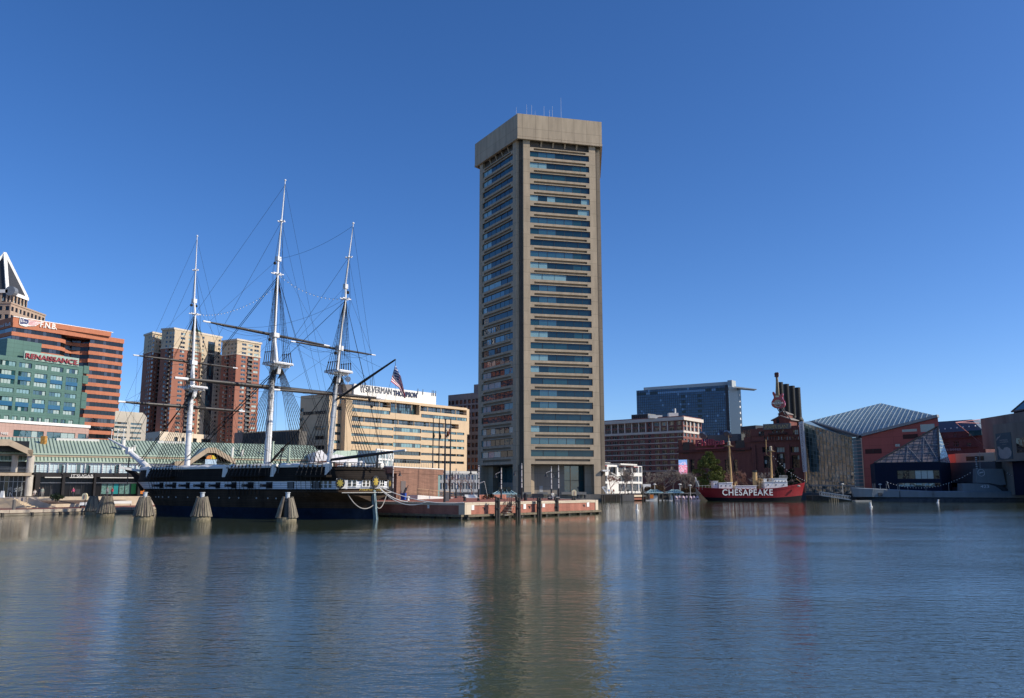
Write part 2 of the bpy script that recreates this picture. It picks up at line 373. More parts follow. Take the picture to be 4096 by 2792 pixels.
# ------------------------------------------------------------ the pentagonal tower
def tower():
    zl_low = z_lo_band - 2.6
    ga, gb = glass('tower_glass', (.006, .028, .042), ior=1.55), glass('tower_glass_teal', (.012, .055, .07), ior=1.6); pal = [frame_dark, ga, gb, ga, gb, ga, g_teal, g_blind]
    ztop = P(2070, 453, 255).z; N = P(2070, 453, 255); Rr = G(2390, 491, ztop); L = G(1903, 583, ztop)
    # regular pentagon fitted to the three seen corners
    s = 29.0; bis = ((Rr - N).normalized() + (L - N).normalized()); bis.z = 0; bis.normalize()
    rad = s / (2 * sin(pi / 5)); C = Vector((N.x, N.y)) + Vector((bis.x, bis.y)) * rad
    a0 = atan2(N.y - C.y, N.x - C.x)
    def pent(r): return [(C.x + r * cos(a0 + 2 * pi * k / 5), C.y + r * sin(a0 + 2 * pi * k / 5)) for k in range(5)]
    t = thing('pentagonal_tower', (C.x, C.y, 2), 'tall tan concrete five-sided office tower with rows of ribbon windows', 'tower')
    zc = P(2070, 553, 255).z   # underside of the crown
    ap = rad * cos(pi / 5)
    capm = brickmat('crown_concrete_panels', (.42, .34, .24), (.385, .31, .22), (.2, .16, .115), 4.4, 20, .05, var=.2, offset=0)
    cp = MB(); cp.prism(pent(rad), zc + .9, ztop, 0, 1); cp.prism(pent(rad - .25), zc + .78, zc + .9)
    ring(pent(rad - .45), zc, zc + .8, cp, 0, .55); obj('crown', cp, [capm, concrete], t)
    soff = MB(); soff.prism(pent(rad - 6), zc - 3.4, zc + .6)
    # body faces: slabs between notched corners
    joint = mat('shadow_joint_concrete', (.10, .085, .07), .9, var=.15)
    zb = 2.0; floors = 27; z_hi = zc - 4.2; z_lo = Wall(N, Rr).Z(2250, 1826)
    Rb = rad - 1.0; pb = pent(Rb); corner = MB(); wins = []; faces = []
    wmat = brickmat('tower_concrete_panels', (.42, .335, .235), (.39, .312, .218), (.22, .18, .125), 50, 4.22, .045, var=.2, offset=0)
    for k in range(5):
        A = Vector(pb[k]); B = Vector(pb[(k + 1) % 5])
        wl = Wall(A, B)
        if wl.n.dot(A - C) < 0: wl = Wall(B, A)
        e = 1.55; col = 2.2; u0, u1 = e, wl.L - e; w0, w1 = e + col, wl.L - e - col; mb = MB()
        pitch = (z_hi - z_lo) / (floors - 1) if False else None
        # storey lines
        zt = zc - 2.2
        n = 27; zf = z_lo_band; ph = (zc - 3.5 - zf) / 26.54
        ops = []
        for i in range(n):
            z0 = zf + ph * i; ops.append((w0, w1, z0, z0 + ph * .54))
        slots = [(w0 + 1.3, w1 - 1.2, zf + ph * i + ph * .61, zf + ph * i + ph * .80) for i in range(-1, n)]
        zl = zf - ph * .62
        wl.facade(mb, u0, u1, zl, zt, ops + slots, .55, 0)
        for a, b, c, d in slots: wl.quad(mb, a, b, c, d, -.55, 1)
        # legs of the tall ground storey
        for a, b in ((u0, u0 + col), (u1 - col, u1)):
            wl.box(mb, a, b, zb, zl, -6.5, 0, 0)
        mb.face([wl.pt(u0 + col, zl, 0), wl.pt(u1 - col, zl, 0), wl.pt(u1 - col, zl, -8), wl.pt(u0 + col, zl, -8)], 0)
        for a in (u0, u1):  # returns into the corner joint
            mb.face([wl.pt(a, zl, 0), wl.pt(a, zt, 0), wl.pt(a, zt, -1.6), wl.pt(a, zl, -1.6)], 0)
        mb.face([wl.pt(u0, zt, 0), wl.pt(u1, zt, 0), wl.pt(u1, zt, -4), wl.pt(u0, zt, -4)], 0)
        # columns run on up to the crown
        for a, b in ((u0, w0), (w1, u1)): wl.box(mb, a, b, zt - .01, zc + .5, -3.0, -.004, 0)
        for q in range(1, 5): # brackets under the crown
            uu = w0 + (w1 - w0) * q / 5; p = wl.pt
            mb.hexa([p(uu - .25, zt + .8, -1.0), p(uu + .25, zt + .8, -1.0), p(uu + .25, zt + .8, -2.2), p(uu - .25, zt + .8, -2.2),
                     p(uu - .25, zc + .5, -.1), p(uu + .25, zc + .5, -.1), p(uu + .25, zc + .5, -2.2), p(uu - .25, zc + .5, -2.2)], 0)
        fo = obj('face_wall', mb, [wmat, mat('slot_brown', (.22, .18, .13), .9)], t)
        vis = wl.n.dot(Vector((0, 0)) - A) > 0
        if vis:
            for j, (a, b, c, d) in enumerate(ops): wins.append((wl, a, b, c, d, .45, 7 if j % 3 else 5, 1, pal, .09))
        faces.append((wl, u0, u1, w0, w1, zt, zl, zf, ph))
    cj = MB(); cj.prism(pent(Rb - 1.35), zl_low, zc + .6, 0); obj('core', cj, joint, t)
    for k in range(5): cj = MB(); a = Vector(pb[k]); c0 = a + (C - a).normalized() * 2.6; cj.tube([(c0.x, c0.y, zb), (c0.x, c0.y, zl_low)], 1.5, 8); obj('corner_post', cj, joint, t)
    rimc = MB(); rimc.prism(pent(rad - 3.4), zc - 2.9, zc + .5, 0); obj('recessed_top_storey', rimc, concrete, t)
    add_windows(t, wins, 'window_band', 100)
    # ground storey: inset walls and tall glass on the two seen faces
    for wl, u0, u1, w0, w1, zt, zl, zf, ph in faces:
        vis = wl.n.dot(Vector((0, 0)) - wl.a) > 0
        if not vis: continue
        left = wl.n.x < 0
        mb = MB(); lm = brickmat('lobby_concrete_panels', (.27, .24, .2), (.25, .22, .185), (.12, .11, .09), 5.2, 4.2, .04, var=.12, offset=0)
        if left:
            wl.box(mb, w0, w0 + 1.2, zb, zl, -6.6, -5, 0); m3 = MB(); wl.box(m3, w0 + 1.2, w1, zb, zb + 3.6, -6.6, -6.1, 0); obj('lobby_plinth', m3, lm, t)
            obj('lobby_wall', mb, lm, t)
            for i, (a, b) in enumerate(((w0 + 1.2, (w0 + w1) / 2), ((w0 + w1) / 2 + .3, w1))):
                gm = MB(); gm2 = (b - a) / 2; wl.box(gm, a, b, zb + 3.6, zl, -6.4, -6.2, 0)
                wl.box(gm, a + gm2 - .08, a + gm2 + .08, zb + 3.6, zl, -6.2, -6.1, 1); wl.box(gm, a, b, zb + 8.5, zb + 8.65, -6.2, -6.1, 1)
                obj('lobby_window', gm, [g_teal, frame_dark], t)
        else:
            wl.box(mb, w0 + .8, w0 + 12.2, zb, zl, -7.2, -5.2, 0); wl.box(mb, w0 + 9.0, w0 + 9.25, zb + 5, zl - 3, -5.25, -5.1, 1)
            wl.box(mb, w0 + 9.7, w0 + 9.95, zb + 5, zl - 3, -5.25, -5.1, 1); m3 = MB(); wl.box(m3, w1 - 1.2, w1, zb, zl, -7.2, -5.8, 0); obj('lobby_wall', m3, lm, t)
            obj('lobby_wall', mb, [lm, frame_dark], t)
            dm = MB(); wl.box(dm, w0 + 4, w0 + 5.1, zb, zb + 2.5, -5.2, -5.12, 0); obj('door', dm, mat('grey_door', (.36, .36, .35), .6), t)
            for a, b in ((w0, w0 + .8), (w0 + 12.2, w0 + 14.6), (w0 + 14.75, w1 - 1.2)):
                gm = MB(); wl.box(gm, a, b, zb, zl - .4, -6.9, -6.7, 0); wl.box(gm, a, b, zb + 4.1, zb + 4.25, -6.7, -6.6, 1)
                wl.box(gm, b - .12, b, zb, zl - .4, -6.7, -6.6, 1); obj('lobby_window', gm, [g_teal, frame_dark], t)
            am = MB(); wl.box(am, u1 + .3, u1 + 2.6, zb + 7.0, zb + 7.5, -1.6, 1.0, 0); obj('door_canopy', am, white, t)
    # slender antennas on the crown
    fr = Wall(N, Rr)
    for px, h in ((2075, 3.5), (2117, 5), (2137, 5), (2151, 3), (2187, 5), (2209, 4), (2221, 5.5), (2256, 9)):
        u = fr.S(px, 470); m = MB(); b = fr.pt(u, ztop, -3); m.tube([b, b + Vector((0, 0, h))], [.045, .025], 5); m.box((b.x, b.y, ztop), (.5, .5, .6)); obj('antenna', m, offwhite, t)
    return C
_N = P(2070, 453, 255); z_lo_band = Wall(_N, G(2390, 491, _N.z)).Z(2240, 1826)
tower()
# ------------------------------------------------------------ land and quays
brick_pave = brickmat('brick_paving', (.30, .10, .065), (.25, .085, .055), (.2, .12, .09), .3, .12, .012, var=.2)
stone = mat('pale_stone', (.55, .45, .32), .85, var=.15, scale=.8, bump=.15)
asphalt = mat('asphalt_land', (.10, .10, .10), .9, var=.2)
m = MB(); m.prism([(-2500, 150), (-95, 150), (-62, 172), (-30, 190), (-30, 215), (-20, 251), (25.5, 251), (32.2, 251), (32.2, 270), (75, 285), (75, 300), (500, 300), (2500, 300), (2500, 5500), (-2500, 5500)], -3, 1.9)
struct('land', m, asphalt)
m = MB(); m.prism([(-400, 70), (-88, 112), (-76.8, 126.6), (-69.7, 137), (-62.5, 147.6), (-56, 160), (-50, 180), (-60, 200), (-400, 200)], -2, .8)
struct('promenade', m, brick_pave)

def window_grid(wl, cols, rows): return [(a, b, c, d) for a, b in cols for c, d in rows]

# ------------------------------------------------------------ banded brick tower behind the green hotel (curved recess)
def fnb():
    brick = brickmat('orange_brick', (.52, .19, .10), (.47, .17, .09), (.38, .17, .11), 1.2, .4, .02, var=.1)
    N = P(53, 1267, 375); z1 = N.z; L = G(-60, 1296, z1); Rr = G(499, 1339, z1); R2 = G(445.5, 1328, z1)
    wr = Wall(N, Rr); t = thing('brick_office_tower', (N.x, N.y, 2), 'orange brick office tower with dark curved window bands and a roof emblem', 'office building')
    S = lambda px: wr.S(px, 1400)
    sA, sB, sC, sD = S(262), S(272), S(345), S(366)
    pr = [(0, 0), (sA - 6, 0), (sA - 2, -.6), (sA + 1, -2.5), (sB + 2, -6), (sB + 6, -7), (sC - 4, -7), (sC, -5.5), (sC + 2.5, -3), (sD - 1, -.8), (sD + 4, 0), (wr.L, 0)]
    front = [wr.pt(u, 0, o) for u, o in pr]
    back = [wr.pt(wr.L, 0, -24), Vector((L.x, L.y, 0)) + (wr.pt(0, 0, -1) - wr.pt(0, 0, 0)) * 0]
    poly = [(p.x, p.y) for p in front] + [(back[0].x, back[0].y), (back[1].x - 6, back[1].y + 22), (back[1].x, back[1].y)]
    def inset(poly_, d):
        n = len(poly_); out = []
        for i in range(n):
            a, b, c = Vector(poly_[i - 1]), Vector(poly_[i]), Vector(poly_[(i + 1) % n])
            n1 = Vector((-(b - a).y, (b - a).x)).normalized(); n2 = Vector((-(c - b).y, (c - b).x)).normalized()
            k = (n1 + n2); k = k / max(.3, k.dot(k) / 2) if k.length > .1 else n1
            out.append(tuple(b + k * d))
        return out
    X = 490; zc = [wr.Z(X, 950 + y / 1.98) for y in (855, 915, 975, 1036, 1098, 1158, 1219, 1281, 1341, 1402, 1462, 1524, 1585)]
    ph = (zc[0] - zc[12]) / 12; gp = inset(poly, .35); edges = []
    for i in range(13):
        zm = zc[0] - ph * i; a, b = zm - ph * .27, zm + ph * .27
        g = MB(); n = len(poly) - 3
        for k in range(len(gp)):
            p, q = Vector(gp[k]), Vector(gp[(k + 1) % len(gp)]); ns = max(1, int((q - p).length / 1.6)) if k < n else 4
            for j in range(ns):
                u, v = p.lerp(q, j / ns), p.lerp(q, (j + 1) / ns)
                g.face([(*u, a), (*v, a), (*v, b), (*u, b)], R.choice((0, 0, 1)))
                if k < n: g.bar((*u, a), (*u, b), .09, .12, 2)
        obj('window_band', g, [g_dark, glass('bronze_glass', (.02, .018, .02), ior=1.8), frame_dark], t)
        edges.append((a, b))
    sp = MB(); top = z1 - 2.4
    sp.prism(poly, edges[0][1], top)
    for i in range(12): sp.prism(poly, edges[i + 1][1], edges[i][0])
    sp.prism(poly, 1.5, edges[12][0]); obj('brick_bands', sp, brick, t)
    up = MB(); up.prism([(N.x, N.y), (R2.x, R2.y), tuple(wr.pt(S(445.5), 0, -22).xy), (L.x - 6, L.y + 22), (L.x, L.y)], top + .02, z1)
    zs = wr.Z(53, 1306); uu = S(446)
    sl_ = MB(); sl_.prism([tuple(wr.pt(.1, 0, .25).xy), tuple(wr.pt(uu - 2.2, 0, .25).xy), tuple(wr.pt(uu - 2.2, 0, -20).xy), (L.x - 4, L.y + 20), (L.x, L.y)], wr.Z(350, 1341) - 1.5, top + .01)
    obj('top_slab', sl_, brick, t); obj('upper_wall', up, brick, t)
    cp = MB(); wr.box(cp, 0, S(445.5), z1, z1 + .35, -.5, .3); obj('coping', cp, white, t)
    # roof sign: shield with stars, wing of red stripes, letters
    u0, u1 = wr.S(75, 1290), wr.S(160, 1300); za, zb = wr.Z(90, 1300), wr.Z(90, 1276)
    red = mat('sign_red', (.5, .03, .06), .4); navy = mat('sign_navy', (.02, .03, .12), .4)
    sg = MB(); w = u1 - u0
    def pg(mb, pts, off, th, m): # outline polygon on the wall with thickness
        f = [wr.pt(u0 + x * w, za + y * (zb - za), off + th) for x, y in pts]; b = [wr.pt(u0 + x * w, za + y * (zb - za), off) for x, y in pts]
        n = len(pts); mb.face(f, m); [mb.face([b[k], b[(k + 1) % n], f[(k + 1) % n], f[k]], m) for k in range(n)]
    pg(sg, [(0, .05), (.08, -.15), (.3, -.25), (.42, -.1), (.75, .1), (1, .8), (1.02, .95), (.42, 1.0), (0, 1.25)], .4, .2, 0)
    pg(sg, [(.03, .1), (.3, .1), (.42, .4), (.42, .95), (.03, 1.12)], .6, .05, 1)
    for q in range(4): pg(sg, [(.42 + .02 * q, .1 + q * .23), (.72 + .09 * q, .18 + q * .22), (.76 + .09 * q, .28 + q * .2), (.42, .22 + q * .23)], .6, .05, 2)
    for q, (x, y) in enumerate(((.08, .75), (.17, .82), (.1, .5), (.2, .55), (.3, .55))):
        pts = []
        for k in range(10):
            a = pi / 2 + k * pi / 5; r_ = (.11 if k % 2 == 0 else .045); pts.append((x + r_ * .45 * cos(a), y + r_ * 1.2 * sin(a)))
        pg(sg, pts, .65, .04, 0)
    pg(sg, [(.1, .05), (.22, .2), (.38, .12), (.4, -.05), (.25, -.15), (.12, -.1)], .65, .05, 0)
    obj('roof_emblem', sg, [white, navy, red], t)
    text('F.N.B.', wr, wr.S(158, 1305), wr.S(225, 1310), wr.Z(190, 1314), wr.Z(190, 1291), .4, white, t, ext=.3, bold=.02)
    wl = Wall(L, N); text('First National Bank', wl, wl.S(-40, 1310), wl.S(47, 1295), wl.Z(24, 1307), wl.Z(24, 1293), .3, mat('silver_letters', (.45, .42, .42), .4), t, ext=.2)
fnb()

# ------------------------------------------------------------ green hotel and its podium
def hotel_green():
    green = brickmat('green_panels', (.09, .18, .15), (.082, .168, .14), (.05, .095, .08), 3.2, 1.55, .04, rough=.45, var=.08, offset=0)
    N = P(0, 1424.5, 285); z1 = N.z; A = G(93, 1432, z1); E = G(333, 1465, z1)
    wl = Wall(A, E); wl = Wall(wl.pt(-40, 0), wl.pt(wl.L, 0)); S = wl.S
    t = thing('green_hotel', (A.x, A.y, 2), 'green panelled hotel with pale curtained windows and a red name sign', 'hotel')
    cols = [(-32, 0, 4), (0, 55, 4), (67.5, 120, 4), (134, 185, 4), (199, 247.5, 4), (261, 308, 4)]
    rows = [(990, 1030), (1062, 1100), (1132, 1170), (1200, 1236), (1271, 1306), (1342, 1377)]
    px = 94; zr = [(wl.Z(px, 950 + b / 1.98), wl.Z(px, 950 + a / 1.98)) for a, b in rows]
    pal = [mat('green_frame', (.05, .14, .11), .5), g_teal, g_curt, g_curt, g_curt, g_blind, g_mid]
    ops = []; wins = []
    for a, b, n in cols:
        for c, d in zr: ops.append((S(a, 1550), S(b, 1550), c, d)); wins.append((wl, *ops[-1], .3, n, 1, pal, .1))
    zb0, zb1 = wl.Z(px, 950 + 1458 / 1.98), wl.Z(px, 950 + 1418 / 1.98)
    for a, b in ((-20, 2), (17, 37), (49, 70), (83, 104), (117, 137), (149, 169), (181, 201), (214, 233), (245, 264), (276, 295)):
        ops.append((S(a, 1660), S(b, 1660), zb0, zb1)); wins.append((wl, *ops[-1], .3, 2, 1, pal, .1))
    zp = wl.Z(190, 1697); ue = S(333, 1480)
    body_ = MB(); wl.facade(body_, 0, ue, zp, z1, ops, .3)
    q = [wl.pt(0, 0, 0), wl.pt(ue, 0, 0), wl.pt(ue, 0, -20), wl.pt(0, 0, -20)]
    for i in (1, 2, 3): body_.face([(q[i].x, q[i].y, zp), (q[(i + 1) % 4].x, q[(i + 1) % 4].y, zp), (q[(i + 1) % 4].x, q[(i + 1) % 4].y, z1), (q[i].x, q[i].y, z1)])
    body_.face([(p.x, p.y, z1 - .4) for p in q]); obj('wall', body_, green, t)
    add_windows(t, wins)
    blue = mat('blue_glass_spandrel', (.03, .12, .22), .15, var=.1)
    for a, b, n in cols:   # blue spandrels between paired windows
        for k in (1, 4):
            m = MB(); wl.box(m, S(a, 1550), S(b, 1550), zr[k + 1 if k + 1 < 6 else 5][1] + .04, zr[k][0] - .04, -.1, .06); obj('spandrel', m, blue, t)
    ledge = MB()
    for y in (1012, 1092, 1225, 1290, 1425):  # floor ends stepping out at the right corner
        z = wl.Z(330, 950 + y / 1.98); wl.box(ledge, ue, ue + 2.2, z - 3.0, z, -9, .25)
    obj('corner_ledges', ledge, green, t)
    up = MB(); N2 = Wall(A, E); ua, ub = wl.S(39, 1440), wl.S(178, 1440); zt = wl.Z(45, 1350)
    wl.box(up, ua, ub, z1 - .4, zt, -16, -2.5); obj('upper_block', up, green, t)
    sgn = MB(); u0, u1 = S(93, 1440), S(313, 1455); zs0, zs1 = wl.Z(200, 1448), wl.Z(200, 1424)
    wl.box(sgn, u0, u1, zs0 - .3, zs1 + .6, -.2, .3); obj('sign_board', sgn, mat('pale_green_board', (.3, .42, .36), .6), t)
    text('RENAISSANCE.', wl, S(97, 1440), S(311, 1455), wl.Z(200, 1446), wl.Z(200, 1426), .3, mat('dark_red_letters', (.30, .05, .06), .4), t, ext=.5, bold=.015)
    # podium
    pink = brickmat('pink_stone_panels', (.50, .33, .27), (.47, .31, .255), (.3, .2, .17), 1.3, 1.9, .03, var=.08, offset=0)
    d = MB(); up0, up1 = S(-60, 1730) , S(358, 1730); z0 = 2; o = 1.5
    wp = Wall(wl.pt(-10, 0, o), wl.pt(ue + 6, 0, o)); SS = wp.S
    pops = []; pw = []
    za, zb = wp.Z(114, 1749), wp.Z(114, 1722)
    for a, b, n in ((53, 175, 5), (187, 301, 4), (312, 346, 1)):
        pops.append((SS(a, 1735), SS(b, 1735), za, zb)); pw.append((wp, *pops[-1], .3, n, 1, [frame_dark, g_teal, g_teal, g_curt, g_teal], .1))
    zz0, zz1 = za - 6, za - 2.5
    for a, b in ((0, 45), (53, 175), (187, 301)): pops.append((SS(a, 1735), SS(b, 1735), zz0, zz1)); pw.append((wp, *pops[-1], .3, 4, 1, PAL_DARK, .1))
    ztp = wp.Z(190, 1701); ur = SS(357, 1712)
    wp.facade(d, 0, ur, z0, ztp, pops, .3)
    q = [wp.pt(0, 0, 0), wp.pt(ur, 0, 0), wp.pt(ur, 0, -30), wp.pt(0, 0, -30)]
    for i in (1, 2, 3): d.face([(q[i].x, q[i].y, z0), (q[(i + 1) % 4].x, q[(i + 1) % 4].y, z0), (q[(i + 1) % 4].x, q[(i + 1) % 4].y, ztp), (q[i].x, q[i].y, ztp)])
    d.face([(p.x, p.y, ztp) for p in q]); obj('podium_wall', d, pink, t); add_windows(t, pw)
    c = MB(); wp.box(c, 0, ur + .3, ztp, ztp + 1.0, -.5, .35); obj('podium_coping', c, white, t)
    text('NEE', wp, SS(2, 1737), SS(30, 1737), wp.Z(15, 1738), wp.Z(15, 1729), .1, white, t, ext=.3)
hotel_green()

# ------------------------------------------------------------ pointed tower at the left edge
def pointed():
    Y = 430; c = P(0, 1200, Y); zc = P(70, 1176, Y).z; zt = P(0, 1012, Y).z; r = 9.6
    t = thing('pointed_tower', (c.x, c.y, 2), 'tan stone tower with a dark slate pyramid roof edged in white', 'tower')
    slate = brickmat('dark_slate', (.05, .055, .065), (.04, .045, .055), (.02, .022, .028), .6, .5, .02, var=.15)
    pink = brickmat('tan_stone', (.45, .34, .25), (.42, .315, .23), (.28, .2, .15), 2, 1, .03, var=.1)
    def sq(rr, z, off=0): return [(c.x - rr, c.y - rr, z), (c.x + rr, c.y - rr, z), (c.x + rr, c.y + rr, z), (c.x - rr, c.y + rr, z)]
    m = MB(); b = sq(r - .8, zc)
    for i in range(4): m.face([b[i], b[(i + 1) % 4], (c.x, c.y, zt - .5)])
    obj('roof', m, slate, t)
    for i in range(4): m = MB(); m.bar(Vector(b[i]) + Vector((0, 0, .3)), (c.x, c.y, zt), 1.5, 1.2); obj('roof_edge', m, white, t)
    m = MB(); z2 = P(70, 1166, Y).z
    m.prism([p[:2] for p in sq(r, 0)], P(70, 1176, Y).z - 1.6, zc + .2); obj('white_cornice', m, white, t)
    m = MB(); m.tube([(c.x + r + 1.2, c.y - r, zc - .5), (c.x + r + 1.2, c.y - r + 3, zc - .5)], 2.6, 14); obj('round_dormer', m, [mat('grey_lead', (.18, .2, .22), .5)], t)
    wins = []
    def tier(rr, z0, z1, nx, nz, name):
        A = (c.x - rr, c.y - rr); B = (c.x + rr, c.y - rr); wl = Wall(A, B); wr_ = Wall(B, (c.x + rr, c.y + rr)); mb = MB()
        for w_ in (wl, wr_):
            ops = []
            for i in range(nx):
                for j in range(nz):
                    u = w_.L * (i + .5) / nx; z = z0 + (z1 - z0) * (j + .42) / nz; ops.append((u - 1.05, u + 1.05, z - 1.1, z + 1.2)); wins.append((w_, *ops[-1], .35, 2, 1, [frame_dark, g_dark, g_mid, g_curt], .1))
            w_.facade(mb, 0, w_.L, z0, z1, ops, .35)
        mb.prism([p[:2] for p in sq(rr - .4, 0)], z0, z1)
        obj(name, mb, pink, t); k = MB(); k.prism([p[:2] for p in sq(rr + .3, 0)], z1, z1 + .8); obj('cornice', k, pink, t)
    za = P(70, 1234, Y).z
    tier(r - .4, za, zc - 1.6, 6, 3, 'upper_tier'); tier(r + 6.2, 2, za - .8, 9, 22, 'lower_tier')
    add_windows(t, wins)
pointed()

# ------------------------------------------------------------ pale parking building behind the rigging
def parking():
    N = P(462, 1643, 330); z1 = N.z; L = G(455, 1643, z1); Rr = G(572, 1651, z1)
    beige = mat('beige_precast', (.52, .47, .38), .85, var=.1, scale=.3)
    t = thing('pale_garage_building', (N.x, N.y, 2), 'pale beige low building with thin blue window strips behind the bowsprit', 'building')
    wr = Wall(N, Rr); zs = [(wr.Z(510, 1690), wr.Z(510, 1698), 3), (wr.Z(510, 1706), wr.Z(510, 1714), 1), (wr.Z(510, 1726), wr.Z(510, 1734), 1), (wr.Z(510, 1747), wr.Z(510, 1755), 1)]
    ops = []
    for a, b, n in zs:
        for u, v in ((-1, 5.2), (6.6, wr.L - .2)): ops.append((max(u, .1), v, b, a))
    body(t, 'wall', (N.x - 8, N.y + 22), N, Rr, 2, z1, beige, opsR=ops)
    add_windows(t, [(wr, *o, .25, 4, 1, [frame_dark, g_teal, g_mid], .08) for o in ops], 'window_strip')
parking()

# ------------------------------------------------------------ red brick and cream apartment towers
def condos():
    br = brickmat('red_brick', (.34, .145, .095), (.30, .125, .082), (.3, .13, .09), .9, .3, .02, var=.1)
    cr = brickmat('cream_brick', (.60, .48, .33), (.57, .455, .31), (.45, .36, .25), .9, .3, .02, var=.08)
    palw = [mat('cream_window_frame', (.5, .45, .36), .6), g_dark, g_mid, g_mid, g_curt]
    rail = mat('balcony_rail', (.09, .09, .085), .5); slab = mat('balcony_slab', (.4, .36, .3), .8)
    t = thing('brick_apartment_tower', P(700, 1740, 560), 'tall red brick and cream apartment tower with a small green pyramid roof', 'apartment building')
    t.location.z = 2; WL[t.name] = Vector(t.location)
    t2 = thing('slim_apartment_tower', P(950, 1740, 575), 'slimmer red brick and cream apartment tower right of the green roofed one', 'apartment building')
    t2.location.z = 2; WL[t2.name] = Vector(t2.location)
    proto = {}
    def balcony(par, wl, u0, u1, z, d=1.5):
        k = (round(u1 - u0, 1), d); w = k[0]
        if k not in proto:
            m = MB(); m.box((0, -d / 2, 0), (w, d, .25), 0, 0); m.box((0, -d + .04, .3), (w, .06, .95), 0, 1)
            for s_ in (-1, 1): m.box((s_ * (w / 2 - .04), -d / 2, .3), (.06, d, .95), 0, 1)
            me = bpy.data.meshes.new('balcony'); me.from_pydata(m.v, [], m.f); me.materials.append(slab); me.materials.append(rail)
            me.polygons.foreach_set('material_index', m.m); proto[k] = me
        o = bpy.data.objects.new('balcony', proto[k]); COL.objects.link(o); o.parent = par
        p = wl.pt((u0 + u1) / 2, z, 0); o.location = p - wloc(par); o.rotation_euler = (0, 0, wl.ang); WL[o.name] = p
    def block(par, N, YN, L, Rr, colsL, colsR, first_cream, zpy, back=True):
        Lc, Nc, Rc, z1 = corners(N, YN, L, Rr)
        wl, wr = Wall(Lc, Nc), Wall(Nc, Rc); ph = 3.08; nf = int((z1 - 16) / ph); wins = []; oL = []; oR = []
        for w_, cols, ops in ((wl, colsL, oL), (wr, colsR, oR)):
            for px0, px1, kind in cols:
                a, b = w_.S(px0, 1500), w_.S(px1, 1500)
                for f in range(nf):
                    zz = z1 - 1.9 - ph * (f + 1) + 1.0
                    if kind == 'b' and f >= first_cream:
                        ops.append((a, b, zz - .6, zz + 1.9)); wins.append((w_, *ops[-1], 1.2, 2, 1, [frame_dark, g_dark, g_mid], .08)); balcony(par, w_, a - .1, b + .1, zz - .85, 1.0)
                    elif kind == 's':
                        if f >= first_cream: ops.append((a, b, zz, zz + 1.0)); wins.append((w_, *ops[-1], .2, 1, 1, palw, .1))
                    else:
                        ops.append((a, b, zz, zz + 1.65)); wins.append((w_, *ops[-1], .25, 2 if b - a > 2.4 else 1, 1, palw, .14))
        zsp = z1 - 1.4 - ph * first_cream
        zb = 15
        o_, _, _, B = body(par, 'wall', Lc, Nc, Rc, zb, z1, [cr, br], oL, oR, .3, bands=[(zb, zsp, 1), (zsp, z1, 0)])
        cn = MB()
        ring([Lc[:2], Nc[:2], Rc[:2], B], z1 - 1.0, z1 + .3, cn, 0, .9); obj('cornice', cn, mat('cream_stone', (.62, .53, .40), .8, var=.06), par); cn = MB(); ring([Lc[:2], Nc[:2], Rc[:2], B], zsp - .3, zsp + .5, cn, 0, .5)
        obj('belt_course', cn, mat('cream_stone', (.62, .53, .40), .8, var=.06), par)
        return wl, wr, wins, z1, zsp, Lc, Nc, Rc, B
    # front wing of the tall tower
    wl, wr, w1, z1, zsp, Lc, Nc, Rc, B = block(t, (700, 1312), 560, (649, 1316), (886, 1347),
        [(653, 661, 'w'), (667, 676, 'b'), (680, 688, 'w')],
        [(713, 732, 'w'), (745, 763, 'b'), (772, 790, 'w'), (802, 809, 'w'), (811.5, 814, 's'), (858, 861, 's'), (866, 874, 'w')], 4, 1730)
    # cream centre strip with the tall glazed shaft
    a, b = wr.S(799, 1500), wr.S(885.5, 1500); m = MB()
    g0, g1 = wr.S(825, 1500), wr.S(852, 1500); zt = wr.Z(838, 1366)
    cc = MB(); wr.facade(cc, a, b, 15, zsp + .2, [(wr.S(802, 1500), wr.S(809, 1500), q[3], q[4]) for q in w1 if q[0] is wr and abs(q[1] - wr.S(802, 1500)) < .01] +
        [(q[1], q[2], q[3], q[4]) for q in w1 if q[0] is wr and q[1] > wr.S(810, 1500)] + [(g0, g1, 15, zt)], .3, off=.25)
    obj('cream_strip', cc, cr, t)
    gs = MB(); n = 26
    for k in range(n):
        for j in range(3):
            u, v = g0 + (g1 - g0) * j / 3, g0 + (g1 - g0) * (j + 1) / 3; z0_, z1_ = 15 + (zt - 15) * k / n, 15 + (zt - 15) * (k + 1) / n
            wr.quad(gs, u, v, z0_, z1_, .12, R.choice((0, 0, 1)))
    for j in range(4): wr.box(gs, g0 + (g1 - g0) * j / 3 - .08, g0 + (g1 - g0) * j / 3 + .08, 15, zt, .1, .22, 2)
    obj('glazed_shaft', gs, [g_mid, g_teal, frame_dark], t)
    # left wing
    wl2, wr2, w2, z2, zsp2, L2, N2, R2, B2 = block(t, (611, 1328), 566, (579, 1339), (660, 1338),
        [(584, 588, 'w'), (591, 595, 'w'), (600, 606, 'w')], [(616, 621, 'w'), (628, 640, 'b')], 4, 1730)
    add_windows(t, w1 + w2)
    # small green pyramid roof
    c = wr.pt(wr.S(828, 1330), z1, -12); m = MB(); s_ = 8.5; zt2 = P(815, 1313, c.y).z
    q = [(c.x - s_, c.y - s_, z1 - 1), (c.x + s_, c.y - s_, z1 - 1), (c.x + s_, c.y + s_, z1 - 1), (c.x - s_, c.y + s_, z1 - 1)]
    for i in range(4): m.face([q[i], q[(i + 1) % 4], (c.x, c.y, zt2)])
    obj('green_roof', m, mat('green_copper', (.05, .15, .09), .6), t)
